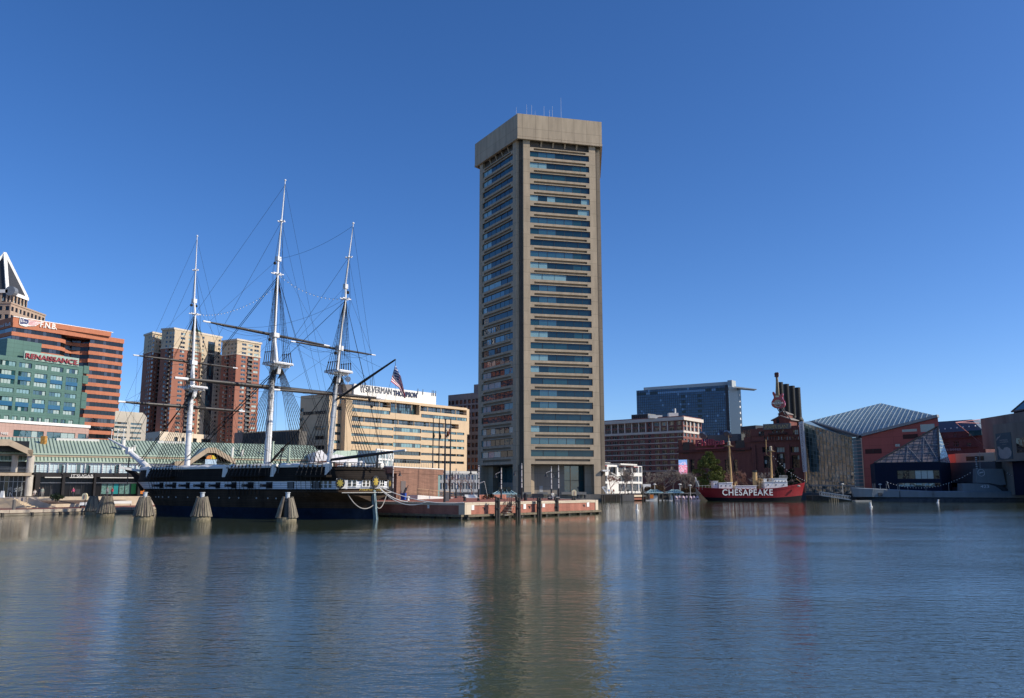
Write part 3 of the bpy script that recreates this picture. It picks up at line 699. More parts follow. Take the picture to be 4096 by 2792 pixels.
    # right tower
    wl3, wr3, w3, z3, zsp3, L3, N3, R3, B3 = block(t2, (950, 1356), 575, (890, 1364), (1044, 1372),
        [(893, 899, 'w'), (905, 912, 'b'), (919, 926, 'w'), (932, 939, 'w')], [(962, 980, 'w'), (987, 1006, 'b'), (1012, 1031, 'w')], 3, 1730)
    add_windows(t2, w3)
    # shared podium
    tp = thing('apartment_podium', P(760, 1760, 540), 'cream stone podium under the two brick apartment towers', 'podium'); tp.location.z = 2; WL[tp.name] = Vector(tp.location)
    cst = mat('cream_stone'  , (.62, .53, .40), .8); mb = MB()
    Np = P(640, 1725, 545); Lp = G(553, 1735, Np.z); Rp = G(1000, 1752, Np.z)
    wa, wb = Wall(Lp, Np), Wall(Np, Rp)
    ops = [(wb.S(x, 1745), wb.S(x + w_, 1745), 5, Np.z - 3) for x, w_ in ((698, 14), (726, 13), (772, 16), (806, 40), (870, 25), (905, 20), (940, 20))]
    opl = [(wa.S(x, 1745), wa.S(x + 11, 1745), 6, Np.z - 4) for x in (562, 582, 602, 622)]
    body(tp, 'wall', Lp, Np, Rp, 2, Np.z, cst, opl, ops, .6)
    add_windows(tp, [(wb, *o, .5, 3, 2, PAL_DARK, .12) for o in ops] + [(wa, *o, .5, 1, 1, [cst, cst, cst], 0) for o in opl])
    k = MB(); zk = wb.Z(850, 1778); wb.box(k, 5, wb.L + 10, zk - 3, zk, .4, 10); obj('terrace', k, cst, tp)
    # hanging sail-like pennant sculpture
condos()

# ------------------------------------------------------------ dark ribbed building
def ribbed():
    N = P(1206, 1719, 330); z1 = N.z; L = G(978, 1730, z1); dk = mat('dark_ribbed_concrete', (.12, .112, .10), .85, var=.15)
    t = thing('dark_ribbed_building', (L.x, L.y, 2), 'long dark low building with vertical ribs and slit windows', 'building')
    wl = Wall(L, N); m = MB(); wl.box(m, 0, wl.L, 2, z1 - .5, -3, 0); wl.box(m, -.4, 0, 2, z1 + .2, -18, .6); obj('wall', m, dk, t)
    n = 34; sl = [];
    for i in range(n):
        u = wl.L * (i + .5) / n; m = MB(); p = wl.pt; a, b = u - .33 * wl.L / n, u + .33 * wl.L / n
        m.hexa([p(a + .25, 2, .8), p(b - .25, 2, .8), p(b, 2, 0), p(a, 2, 0), p(a + .25, z1 + .1, .8), p(b - .25, z1 + .1, .8), p(b, z1 + .1, 0), p(a, z1 + .1, 0)]); obj('rib', m, dk, t)
        if i < n - 1:
            for z in (z1 - 5.5, z1 - 11.3, z1 - 17): sl.append((wl, u + .38 * wl.L / n, u + .62 * wl.L / n, z, z + 2.6, -.03, 1, 1, [frame_dark, black], 0))
    add_windows(t, sl, 'slit_window', 100)
    m = MB(); d = Vector((-8, 10)); A = Vector(L.xy); B = A + Vector((-6.5, 7)); w2 = Wall(B, A); w2.box(m, 0, w2.L, 2, z1 + .3, -3, 0); obj('end_wall', m, mat('grey_end_concrete', (.20, .19, .18), .85), t)
ribbed()

# ------------------------------------------------------------ beige banded office with the white roof sign
def beige_office():
    be = mat('beige_precast_bands', (.62, .46, .29), .85, var=.08, scale=.3, bump=.1)
    t = thing('beige_office_block', P(1318, 1850, 345), 'long beige office block with green window bands and white roof sign box', 'office building'); t.location.z = 2; WL[t.name] = Vector(t.location)
    N = P(1318, 1574, 345); z1 = N.z; L = G(1203, 1584, z1); Rr = G(1869, 1632, z1)
    wl, wr = Wall(L, N), Wall(N, Rr); B = (L.x + Rr.x - N.x, L.y + Rr.y - N.y)
    X = 1735.6; zz = lambda y: wr.Z(X, 1450 + y / 2.88)
    pal = [mat('green_grey_frame', (.10, .14, .13), .5), g_teal, g_teal, g_blind, g_mid]; pald = [frame_dark, g_dark, g_mid]
    S = lambda x: wr.S(1180 + x / 2.88, 1720)
    # (top, bottom, kind)
    rows = [(512, 572, 'terrace'), (605, 645, 'band'), (690, 745, 'terrace'), (785, 815, 'band'), (870, 900, 'band'), (955, 985, 'band'), (1045, 1072, 'dark'), (1130, 1160, 'dark')]
    opsR = []; wins = []; uR = wr.L
    segs = [(S(425), S(1130)), (S(1135), S(1452)), (S(1456), S(1860)), (S(1864), S(1950))]
    for a, b, k in rows:
        z0_, z1_ = zz(b), zz(a)
        if k == 'terrace':
            ss = [(S(500) if a < 600 else S(590), S(1090) if a < 600 else S(1885)), (S(1440), uR - .4)] if a < 600 else [(S(590), S(1885))]
            for u0, u1 in ss: opsR.append((u0, u1, z0_, z1_)); wins.append((wr, u0, u1, z0_, z1_, 2.4, 24, 1, pald + [g_teal, g_teal], .12))
        else:
            for u0, u1 in segs:
                dz = .35 if (u0, u1) == segs[1] else 0
                opsR.append((u0, u1, z0_ - dz, z1_ + dz)); wins.append((wr, *opsR[-1], .35 if k == 'band' else .6, max(3, int((u1 - u0) / 1.7)), 1, pal if k == 'band' else pald, .1))
    opsR = [o for o in opsR]
    # tall glazed recess in the middle of the top floors
    u0, u1 = S(1092), S(1430); opsR = [o for o in opsR if not (o[0] < u1 and o[1] > u0 and o[2] > zz(700))]; wins = [w for w in wins if not (w[1] < u1 and w[2] > u0 and w[3] > zz(700))]
    for uu, vv in ((S(425), S(1090)), (S(1450), S(1860)), (S(1864), uR - .3)):
        z0_, z1_ = zz(645), zz(605); opsR.append((uu, vv, z0_, z1_)); wins.append((wr, *opsR[-1], .35, int((vv - uu) / 1.7) + 1, 1, pal, .1))
    opsR.append((u0, u1, zz(622), zz(506))); wins.append((wr, *opsR[-1], 2.6, 14, 3, [frame_dark, g_teal, g_dark, g_teal], .12))
    opsL = []; 
    for k in range(7):
        z = z1 - 5 - 4.05 * k
        if k > 1: opsL.append((wl.L * .55, wl.L - 2, z - 1.9, z - .3))
        opsL.append((.2, 2.2, z - 1.9, z - .3))
    for o in opsL: wins.append((wl, *o, .4, 4 if o[1] - o[0] > 3 else 1, 1, pald, .1))
    body(t, 'wall', L, N, Rr, 2, z1, be, opsL, opsR, 2.3)
    add_windows(t, wins, 'window_band')
    for u in (S(595), S(805), S(1005), S(1197), S(1380), S(1560), S(1727)):
        c = MB(); c.tube([wr.pt(u, zz(748), -.8), wr.pt(u, zz(688), -.8)], .35, 8); obj('column', c, concrete, t)
    for u in (S(975), S(1165), S(1350), S(1535), S(1690), S(1860)):
        c = MB(); c.tube([wr.pt(u, zz(574), -.8), wr.pt(u, zz(508), -.8)], .35, 8); obj('column', c, concrete, t)
    st = MB(); wr.box(st, S(520) , S(595), 2, zz(560) + 1.0, 0, 3.2); obj('stair_tower', st, be, t)
    # overhanging upper storeys at the right end
    ov = MB(); za, zb = zz(815) , z1; wr.box(ov, uR, uR + 1.8, zz(800), z1 - .5, -10, -.3); obj('end_bay', ov, be, t)
    rl = MB()
    for y, ua, ub in ((572, S(500), S(1090)), (572, S(1440), uR), (745, S(590), S(1885))):
        z = zz(y); rl.bar(wr.pt(ua, z + 1.0, -.1), wr.pt(ub, z + 1.0, -.1), .07, .07)
        for k in range(int((ub - ua) / 2)): rl.bar(wr.pt(ua + 2 * k, z, -.1), wr.pt(ua + 2 * k, z + 1, -.1), .06)
    obj('terrace_railing', rl, greymetal, t)
    ph = MB(); o = -3.0; w2 = Wall(wr.pt(0, 0, o), wr.pt(wr.L, 0, o)); a, b = w2.S(1416, 1560), w2.S(1744, 1600)
    zt = w2.Z(1580, 1554); w2.box(ph, a, b, z1 - .5, zt, -9, 0); obj('sign_penthouse', ph, white, t)
    p2 = MB(); a2 = w2.S(1378, 1560); w2.box(p2, a2, a - .02, z1 - .5, zt - .6, -8, -1); obj('plant_room', p2, mat('brown_grey_metal', (.16, .14, .13), .7), t)
    navy = mat('navy_letters', (.03, .04, .09), .4)
    zA, zB = w2.Z(1515, 1573), w2.Z(1515, 1548)
    gl = mat('grey_letters', (.12, .13, .16), .4)
    text('SILVERMAN', w2, w2.S(1462, 1560), w2.S(1566, 1570), zA, zB, .05, gl, t, ext=.2)
    text('THOMPSON', w2, w2.S(1572, 1570), w2.S(1667, 1580), w2.Z(1620, 1587), w2.Z(1620, 1566), .05, navy, t, ext=.25, bold=.03)
    text('((', w2, w2.S(1442, 1560), w2.S(1458, 1560), w2.Z(1450, 1570), w2.Z(1450, 1545), .05, gl, t, ext=.2)
    for px, py in ((1443, 1545), (1450, 1543), (1457, 1544), (1670, 1570), (1690, 1574), (1727, 1575), (1733, 1578), (1741, 1575)):
        m = MB(); p = w2.pt(w2.S(px, py), zt - 1.4, .25); m.box((p.x, p.y, p.z), (.3, .2, 2.6)); obj('panel_antenna', m, greymetal, t)
    m = MB(); p = w2.pt(a2 + 5, zt, -4); m.tube([p, p + Vector((0, 0, 2))], .15); m.tube([p + Vector((0, -.2, 2.2)), p + Vector((.1, .3, 2.2))], [1.3, 1.1], 12); obj('satellite_dish', m, offwhite, t)
    text('SILVERMAN THOMPSON', wl, wl.L * .12, wl.L * .9, z1 - 8.4, z1 - 7.0, .05, mat('bronze_letters', (.05, .04, .035), .5), t, ext=.2)
beige_office()

# ------------------------------------------------------------ grey tower behind, partly hidden
def grey_tower():
    gr = brickmat('grey_concrete_grid', (.23, .20, .19), (.215, .19, .18), (.12, .1, .1), 3.1, 1.9, .05, var=.1, offset=0)
    N = P(1935, 1567, 420); z1 = N.z; L = G(1793, 1581, z1); t = thing('grey_office_tower', (L.x, L.y, 2), 'grey concrete office tower half hidden behind the five-sided tower', 'office building')
    wl = Wall(L, N); S = lambda x: wl.S(1750 + x / 2.437, 1650); zz = lambda y: wl.Z(1855, 1400 + y / 2.437)
    ops = []; wins = []
    for x in (112, 148, 188, 228, 267, 308, 348, 382, 420):
        for y in (505, 562, 636, 706, 780, 856, 930, 1002, 1076, 1144):
            if x < 250 and y > 540 and y < 0: continue
            o = (S(x - 14 if x > 112 else x - 5), S(x + 14), zz(y + 21), zz(y - 21)); ops.append(o); wins.append((wl, *o, .4, 2, 1, [frame_dark, g_dark, glass('brown_glass', (.03, .018, .016), ior=1.8), g_mid], .12))
    m = MB(); wl.facade(m, 0, wl.L, 2, z1, ops, .4); q = [wl.pt(0, 0), wl.pt(wl.L, 0), wl.pt(wl.L, 0, -30), wl.pt(0, 0, -30)]
    for i in (1, 2, 3): m.face([(q[i].x, q[i].y, 2), (q[(i + 1) % 4].x, q[(i + 1) % 4].y, 2), (q[(i + 1) % 4].x, q[(i + 1) % 4].y, z1), (q[i].x, q[i].y, z1)])
    m.face([(p.x, p.y, z1 - .5) for p in q]); obj('wall', m, gr, t); add_windows(t, wins)
    m = MB(); wl.box(m, wl.S(1885, 1550), wl.L, z1 - .5, wl.Z(1895, 1536), -20, -2); obj('upper_block', m, gr, t)
grey_tower()
# ------------------------------------------------------------ people
def person(name_label, loc, rz, pose, top, legs, hair=(.03, .02, .015), skin=(.45, .28, .2), held=None):
    """one continuous skinned body; zones of the surface carry skin, shirt, trousers, hair and shoes"""
    s = pose
    hip = .92; J = {}
    def a(k, x, y, z, r, par=None): J[k] = ((x, y, z), r, par)
    if s == 'sit':
        a('pel', 0, 0, .52, .16); a('sp', 0, .02, .75, .145, 'pel'); a('ch', 0, .03, .98, .17, 'sp'); a('nk', 0, .0, 1.15, .06, 'ch'); a('hd', 0, -.02, 1.26, .095, 'nk'); a('tp', 0, -.01, 1.36, .085, 'hd')
        for q, k in ((-1, 'l'), (1, 'r')):
            a('hp' + k, .1 * q, -.03, .5, .1, 'pel'); a('kn' + k, .12 * q, -.46, .52, .07, 'hp' + k); a('an' + k, .12 * q, -.46, .1, .045, 'kn' + k); a('to' + k, .13 * q, -.62, .04, .04, 'an' + k)
            a('sh' + k, .2 * q, .02, 1.08, .07, 'ch'); a('el' + k, .25 * q, -.06, .82, .05, 'sh' + k); a('wr' + k, .16 * q, -.3, .68, .035, 'el' + k); a('ha' + k, .13 * q, -.38, .66, .04, 'wr' + k)
    else:
        st = .26 if s == 'walk' else .04
        a('pel', 0, 0, hip, .14); a('sp', 0, 0, 1.12, .135, 'pel'); a('ch', 0, 0, 1.34, .165, 'sp'); a('nk', 0, .0, 1.5, .058, 'ch'); a('hd', 0, -.02, 1.62, .093, 'nk'); a('tp', 0, -.01, 1.72, .082, 'hd')
        for q, k in ((-1, 'l'), (1, 'r')):
            a('hp' + k, .09 * q, 0, hip - .08, .1, 'pel'); a('kn' + k, .1 * q, -.06 - q * st * .4, .5, .068, 'hp' + k); a('an' + k, .1 * q, q * -st, .1, .045, 'kn' + k); a('to' + k, .12 * q, q * -st - .15, .04, .04, 'an' + k)
            a('sh' + k, .19 * q, 0, 1.42, .068, 'ch'); a('el' + k, .25 * q, .05 + q * st * .4, 1.14, .048, 'sh' + k); a('wr' + k, .24 * q, -.08 + q * st * .7, .9, .035, 'el' + k); a('ha' + k, .23 * q, -.11 + q * st * .75, .81, .04, 'wr' + k)
    ks = list(J); me = bpy.data.meshes.new('person')
    me.from_pydata([J[k][0] for k in ks], [(ks.index(J[k][2]), i) for i, k in enumerate(ks) if J[k][2]], [])
    o = bpy.data.objects.new('person', me); COL.objects.link(o)
    md = o.modifiers.new('s', 'SKIN'); o.modifiers.new('u', 'SUBSURF').levels = 1
    for i, k in enumerate(ks): me.skin_vertices[0].data[i].radius = (J[k][1],) * 2; me.skin_vertices[0].data[i].use_root = (k == 'pel')
    bpy.context.view_layer.update()
    m2 = bpy.data.meshes.new_from_object(o.evaluated_get(bpy.context.evaluated_depsgraph_get())); o.modifiers.clear(); o.data = m2
    for nm, c in (('skin', skin), ('shirt', top), ('trousers', legs), ('hair', hair), ('shoes', (.04, .035, .03))): m2.materials.append(mat('%s_%.2f_%.2f_%.2f' % (nm, *c), c, .8, var=.08))
    zt = 1.36 if s == 'sit' else 1.72; zn = zt - .2; zw = .6 if s == 'sit' else .98
    for p in m2.polygons:
        c = p.center; i = 1
        if c.z > zn: i = 3 if (c.z > zt - .02 or c.y > .02) else 0
        elif s == 'sit' and (c.z < .6 and abs(c.x) < .3 and c.y < .25): i = 2
        elif s != 'sit' and c.z < zw and abs(c.x) < .19: i = 2
        elif abs(c.x) > .13 and c.z < (.76 if s == 'sit' else .93) and (c.y < -.25 or s != 'sit'): i = 0
        if c.z < .09: i = 4
        p.material_index = i; p.use_smooth = True
    o.location = loc; o.rotation_euler = (0, 0, rz); tag(o, name_label, 'person'); return o

# ------------------------------------------------------------ bare winter trees and shrubs
bark = mat('grey_bark', (.27, .23, .20), .9, var=.25, scale=2)
twig = mat('red_brown_twigs', (.27, .14, .105), .9, var=.2)
needle = mat('pine_needles', (.14, .155, .035), .8, var=.45, scale=.7)
needle2 = mat('dark_evergreen', (.012, .022, .010), .85, var=.4, scale=.8)
shrub_b = mat('dry_shrub_stems', (.16, .10, .055), .9, var=.3, scale=1.5)
def bare_tree(loc, h, spread, label, seed, m=bark, group='bare trees along the waterfront', levels=5, fine=1.0, name='bare_tree'):
    r = random.Random(seed); tr = MB(); cr = MB()
    t = thing(name, loc, label, 'tree', group)
    def grow(p, d, l, rad, lv):
        n = 3; pts = [p]; q = p; dd = d
        for i in range(n):
            dd = (dd + Vector((r.gauss(0, .12), r.gauss(0, .12), r.gauss(.03, .08)))).normalized(); q = q + dd * l / n; pts.append(q)
        (tr if lv == 0 else cr).tube(pts, [rad, rad * .85, rad * .7, rad * .55], 5 if lv < 2 else 3, cap=False)
        if lv >= levels: return
        k = (4 if lv == 0 else 3) + (1 if lv >= 2 and r.random() < .6 else 0)
        for j in range(k):
            a = r.uniform(0, 2 * pi); tilt = r.uniform(.35, .95) * spread
            ax = Vector((cos(a), sin(a), 0)); nd = (dd * cos(tilt) + ax * sin(tilt)).normalized(); nd.z = max(nd.z, -.05)
            grow(pts[r.choice((2, 3, 3))] if lv else pts[-1 - (j % 2)], nd, l * r.uniform(.55, .8) * (1.25 if lv == 0 else 1), max(rad * .5, .018 * fine), lv + 1)
    grow(Vector(loc), Vector((r.gauss(0, .03), r.gauss(0, .03), 1)), h * .3, h * .018 + .05, 0)
    obj('trunk', tr, m, t); obj('crown', cr, m, t); return t
def leaf_blob(mb, c, rad, n, size, r, flat=1.0):
    for _ in range(n):
        v = Vector((r.gauss(0, 1), r.gauss(0, 1), r.gauss(0, 1))).normalized() * rad * r.uniform(.35, 1) ** .6
        v.z *= flat; p = Vector(c) + v; a = Vector((r.gauss(0, 1), r.gauss(0, 1), r.gauss(0, 1))).normalized(); b = a.cross(Vector((r.random(), r.random(), r.random()))).normalized()
        s = size * r.uniform(.5, 1.4); mb.face([p - a * s - b * s * .35, p + a * s * .2 - b * s * .5, p + a * s, p + b * s * .5])
def shrub(loc, w, h, m, label, seed, group=None, n=500, size=.16, name='shrub'):
    r = random.Random(seed); t = thing(name, loc, label, 'shrub', group); mb = MB(); st = MB()
    for i in range(9):
        a = r.uniform(0, 2 * pi); e = Vector(loc) + Vector((cos(a) * w * .35, sin(a) * w * .35, h * r.uniform(.4, .9))); st.tube([loc, e], [.035, .01], 3)
        leaf_blob(mb, e, h * .33, n // 9, size, r, .8)
    obj('stem', st, bark, t); obj('foliage', mb, m, t); return t

# ------------------------------------------------------------ promenade front: quay wall, steps, planters
def quay():
    t = thing('quay_wall', G(0, 2064, 0), 'pale stone quay edge with timber fenders along the brick promenade', 'quay'); pts = [(-100, 104.5), (-88, 112), (-76.8, 126.6), (-69.7, 137), (-62.5, 147.6), (-56, 160)]
    cop = MB(); fb = MB()
    for a, b in zip(pts, pts[1:]):
        w = Wall(a, b)
        w.box(cop, 0, w.L, .38, .86, -.9, .12); w.box(fb, 0, w.L, .02, .3, .1, .42)
        for k in range(int(w.L / 4.3) + 1): m = MB(); w.box(m, k * 4.3, k * 4.3 + .35, -.6, .45, .12, .6); obj('fender_post', m, wooddark, t)
    obj('coping', cop, brickmat('stone_blocks', (.47, .40, .31), (.43, .36, .28), (.15, .12, .1), 5, 3, .05, var=.2), t); obj('fender_beam', fb, mat('weathered_beam', (.23, .20, .15), .85, var=.35), t)
quay()
m = MB(); m.prism([(-180, 142.2), (-84.4, 142.2), (-84.4, 150), (-70, 163), (-60, 178), (-60, 205), (-180, 205)], .7, 2.45); struct('terrace', m, mat('terrace_paving', (.42, .36, .3), .85))
def steps():
    x1 = -80; m = MB(); n = 9
    for i in range(n):
        y = 139 + i * .355; m.box(((x1 - .5 * i - 112) / 2, (y + 142.3) / 2, .79), (112 + x1 - .5 * i, 142.3 - y, .183 * (i + 1) - .002 * i))
    o = obj('stone_steps', m, mat('warm_stone_steps', (.55, .44, .30), .85, var=.12)); tag(o, 'wide pale stone steps rising from brick promenade to terrace', 'steps')
    c = MB(); a = G(195, 2030, .8); b = P(108, 1990, 142.3); w = Wall((b.x, b.y), (a.x, a.y)); p = w.pt
    c.hexa([p(0, .7, 0), p(w.L, .7, 0), p(w.L, .7, -.45), p(0, .7, -.45), p(0, 2.6, 0), p(w.L, 1.4, 0), p(w.L, 1.4, -.45), p(0, 2.6, -.45)])
    tag(obj('cheek_wall', c, stone), 'sloping stone cheek wall beside the wide steps', 'wall')
    h = MB(); q = P(40, 1968, 141.8); e = P(63, 2008, 139.5); h.tube([(q.x, q.y, 2.45), q, e, (e.x, e.y, 1.0)], .04, 5); tag(obj('handrail', h, greymetal), 'bent metal handrail running down the stone steps', 'handrail')
    t = thing('planter', (-76, 141, .8), 'long raised planter of brown soil beside the stone steps', 'planter'); f = MB()
    a, b = G(197, 2030, .8), G(318, 2027, .8); w = Wall((a.x, a.y), (b.x, b.y)); w.box(f, 0, w.L, .75, 1.36, -.4, 0); w.box(f, w.L - .4, w.L, .75, 1.36, -7, -.41); obj('front_wall', f, stone, t)
    s = MB(); s.face([(*w.pt(.2, 0, -.3).xy, 1.3), (*w.pt(w.L - .2, 0, -.3).xy, 1.3), (-73, 160, 1.9), (-84.2, 149.8, 1.9)]); obj('soil', s, mat('brown_soil', (.12, .075, .05), .95, var=.3, scale=3), t)
    b2 = MB(); w = Wall((-84.4, 150), (-70, 163)); w.box(b2, 0, w.L, .8, 2.52, -.3, .05); tag(obj('retaining_wall', b2, stone), 'pale stone retaining wall behind the planter soil', 'wall')
steps()
P_ = P(232, 2000, 146.5); shrub((P_.x, P_.y, 1.6), 3.0, 1.5, mat('juniper', (.035, .06, .02), .8, var=.4), 'dark green spreading juniper bush in the planter', 3, n=900, size=.12, name='juniper_bush')
for i, (px, py, hh) in enumerate(((100, 1986, 1.6), (112, 1985, 1.9))):
    q = G(px, py, 2.45); t = thing('potted_plant', q, ['round potted bush on the terrace left of the concrete column', 'spiky potted palm on the terrace at the column foot'][i], 'potted plant'); m = MB()
    m.lathe(q, [(.28, 0), (.38, .5), (.34, .5)], 10); obj('pot', m, mat('dark_pot', (.04, .04, .04), .6), t); f = MB(); r = random.Random(i)
    if i == 0: leaf_blob(f, q + Vector((0, 0, .95)), .55, 260, .12, r)
    else:
        for k in range(26):
            a = r.uniform(0, 6.28); f.tube([q + Vector((0, 0, .5)), q + Vector((cos(a) * .6, sin(a) * .6, 1.3 + r.random() * .4)), q + Vector((cos(a) * 1.2, sin(a) * 1.2, .9))], [.04, .07, .01], 3)
    obj('foliage', f, mat('pot_leaves', (.05, .10, .03), .7, var=.4), t)

# ------------------------------------------------------------ the market pavilion with its green ribbed roof
def pavilion():
    W0 = Wall((-109.2, 145.8), (-42.4, 189.7)); S = W0.S; Z = W0.Z
    t = thing('market_pavilion', W0.pt(20, 2.5), 'long low shopping pavilion with green ribbed roof and dark shop fronts', 'pavilion')
    roofm = mat('green_metal_roof', (.40, .49, .38), .5, var=.1, scale=.3); ribm = mat('roof_rib_shadow_green', (.13, .18, .13), .8)  # ribs much darker than the roof: their shadow lines are put into the colour
    px = 250; ze, zf, zl, zg, zr, zb = Z(px, 1815), Z(px, 1828.4), Z(px, 1845.5), Z(px, 1854), Z(px, 1891), Z(px, 1908)
    W9 = Wall(W0.pt(0, 0, -10), W0.pt(W0.L, 0, -10)); zt = W9.Z(227, 1754)
    U0, U1 = 0, S(1310, 1840)
    rf = MB(); p = W0.pt; rf.face([p(U0, ze, .6), p(U1, ze, .6), p(U1, zt, -10), p(U0, zt, -10)]); rf.face([p(U1, ze, .6), p(U0, ze, .6), p(U0, ze - .25, .6), p(U1, ze - .25, .6)]); rf.face([p(U0, zt, -10), p(U1, zt, -10), p(U1, ze, -21), p(U0, ze, -21)])
    n = int((U1 - U0) / .62)
    for i in range(n):
        u = U0 + (U1 - U0) * (i + .5) / n; rf.hexa([p(u - .07, ze, .6), p(u + .07, ze, .6), p(u + .07, zt, -10), p(u - .07, zt, -10), p(u - .07, ze + .1, .6), p(u + .07, ze + .1, .6), p(u + .07, zt + .1, -10), p(u - .07, zt + .1, -10)], 1)
    obj('roof', rf, [roofm, ribm], t)
    fa = MB(); W0.box(fa, U0, U1, zf, ze - .28, -.5, .45); obj('fascia', fa, mat('tan_fascia', (.45, .36, .25), .8), t)
    lr = MB(); lr.face([p(U0, zl, 1.7), p(U1, zl, 1.7), p(U1, zf - .02, .3), p(U0, zf - .02, .3)]); lr.face([p(U0, zl - .2, 1.7), p(U1, zl - .2, 1.7), p(U1, zl, 1.7), p(U0, zl, 1.7)])
    for i in range(n):
        u = U0 + (U1 - U0) * (i + .5) / n; lr.hexa([p(u - .07, zl, 1.7), p(u + .07, zl, 1.7), p(u + .07, zf, .3), p(u - .07, zf, .3), p(u - .07, zl + .13, 1.7), p(u + .07, zl + .13, 1.7), p(u + .07, zf + .13, .3), p(u - .07, zf + .13, .3)], 1)
    obj('lower_roof', lr, [roofm, ribm], t)
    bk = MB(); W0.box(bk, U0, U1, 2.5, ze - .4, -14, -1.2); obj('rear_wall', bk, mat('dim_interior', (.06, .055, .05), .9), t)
    # upper storey glazing
    u = S(121, 1870); k = 0
    gw = mat('pale_shaded_glass', (.55, .68, .70), .15, var=.08)
    while u < U1 - 4:
        m = MB(); w = 3.05
        for j in range(4): W0.quad(m, u + w * j / 4, u + w * (j + 1) / 4, zr, zg - .1, 1.15, R.choice((0, 0, 0, 1)))
        W0.quad(m, u, u + w, zg, zl - .1, -.35, 2)
        for j in range(5): W0.box(m, u + w * j / 4 - .05, u + w * j / 4 + .05, zr, zg, 1.15, 1.32 if j in (0, 4) else 1.24, 3)
        W0.box(m, u - .1, u + .1, zr, zl, .95, 1.45, 3); W0.box(m, u, u + w, zg - .12, zg + .12, .95, 1.35, 3)
        obj('gallery_window', m, [gw, g_teal, g_dark, frame_white], t); u += w; k += 1
    rl = MB()
    for h in (.35, .7, 1.05): rl.bar(p(S(121, 1870), zr + h, 1.9), p(U1, zr + h, 1.9), .035)
    obj('gallery_rail', rl, greymetal, t)
    uu = S(138, 1880)
    while uu < U1: m = MB(); W0.box(m, uu - .13, uu + .13, zr - .3, zr + 1.35, 1.8, 2.05); obj('rail_post', m, darkmetal, t); uu += 4.9 if False else 4.55
    # dark shop fronts
    dk = brickmat('charcoal_boards', (.035, .032, .032), (.028, .026, .026), (.015, .014, .014), 6, .22, .02, var=.3)
    sh = MB(); W0.box(sh, S(132, 1900), U1, zb, zr - .02, -.5, 1.9, 0); obj('shop_fascia', sh, dk, t)
    ps = [(136, 156), (243, 254), (369, 377), (545, 556), (640, 650), (760, 770), (880, 890), (1010, 1020)]
    for a, b in ps: m = MB(); W0.box(m, S(a, 1950), S(b, 1950), 2.5, zr + .05, .2, 2.0); obj('pier', m, dk, t)
    def shop(a, b, cols, name='shop_window'):
        m = MB(); u0, u1 = S(a, 1950), S(b, 1950); n_ = len(cols)
        for i, c in enumerate(cols):
            W0.quad(m, u0 + (u1 - u0) * i / n_, u0 + (u1 - u0) * (i + 1) / n_, 2.5, zb, .5, 0)
            if c: W0.quad(m, u0 + (u1 - u0) * (i + .08) / n_, u0 + (u1 - u0) * (i + .92) / n_, 2.9, 2.9 + (zb - 2.9) * (.62 if c > 1 else .3), .52, c)
            W0.box(m, u0 + (u1 - u0) * i / n_ - .04, u0 + (u1 - u0) * i / n_ + .04, 2.5, zb, .5, .62, 1)
        W0.box(m, u0, u1, 2.5 + (zb - 2.5) * .68, 2.5 + (zb - 2.5) * .72, .5, .66, 2); W0.box(m, u0 + .6, u1 - .2, zb - .18, zb - .02, .5, 2.1, 2)
        obj(name, m, [mat('shop_dark', (.01, .009, .009), .3), darkmetal, offwhite, mat('shop_teal', (.01, .22, .22), .5), mat('shop_green', (.05, .35, .10), .5), mat('shop_orange', (.65, .20, .03), .5), mat('shop_mural', (.10, .20, .17), .5, var=.7, scale=4)], t)
    shop(158, 242, [1, 0, 1, 0]); shop(256, 368, [0, 0, 1, 0, 0]); shop(379, 544, [0, 6, 6, 3, 6, 6, 4]); shop(558, 638, [5, 0, 0, 0]); shop(652, 758, [0, 0, 0]); shop(772, 878, [0, 0, 0]); shop(892, 1008, [0, 0, 0])
    text("IT'SUGAR", W0, S(281, 1903), S(369, 1903), Z(325, 1909), Z(325, 1898), 1.95, white, t, ext=.12)
    # skylight strips and rooftop objects on the slope
    def onroof(px, py):
        for f in [i / 40 for i in range(41)]:
            w = Wall(p(0, 0, .6 - 10.6 * f), p(W0.L, 0, .6 - 10.6 * f)); z = w.Z(px, py)
            if z <= ze + (zt - ze) * f: return w.pt(w.S(px, py), z), f
        return w.pt(w.S(px, py), zt), 1
    for a, b in ((226, 398), (632, 760)):
        m = MB(); w8 = Wall(p(0, 0, -8.5), p(W0.L, 0, -8.5)); u0, u1 = w8.S(a, 1757), w8.S(b, 1757); zz = ze + (zt - ze) * 9.1 / 10.6
        w8.box(m, u0, u1, zz, zz + .5, -2.2, 0, 0)
        for i in range(6): w8.box(m, u0 + (u1 - u0) * (i + .08) / 6, u0 + (u1 - u0) * (i + .92) / 6, zz + .5, zz + .56, -2.1, -.1, 1)
        obj('skylight', m, [offwhite, g_mid], t)
    for px, py, h, r_, mt in ((491, 1800, 2.3, .42, offwhite), (536, 1804, 1.1, .3, offwhite), (928, 1826, 2.0, .3, offwhite), (968, 1826, 1.4, .3, offwhite), (1090, 1826, 3.3, .26, roofm), (1088, 1842, 1.8, .25, roofm), (1155, 1836, 2.6, .26, roofm), (960, 1806, 1.8, .28, roofm)):
        q, f = onroof(px, py); m = MB(); m.lathe((q.x, q.y, q.z - .6), [(r_, 0), (r_, h + .5), (r_ * 1.3, h + .5), (r_ * 1.3, h + .62)], 12); obj('roof_vent', m, mt, t)
    q, f = onroof(174, 1775); m = MB(); m.box((q.x, q.y, q.z - .5), (.85, .85, 2.0)); obj('chimney', m, mat('orange_rust', (.45, .22, .05), .7, var=.6, scale=4), t)
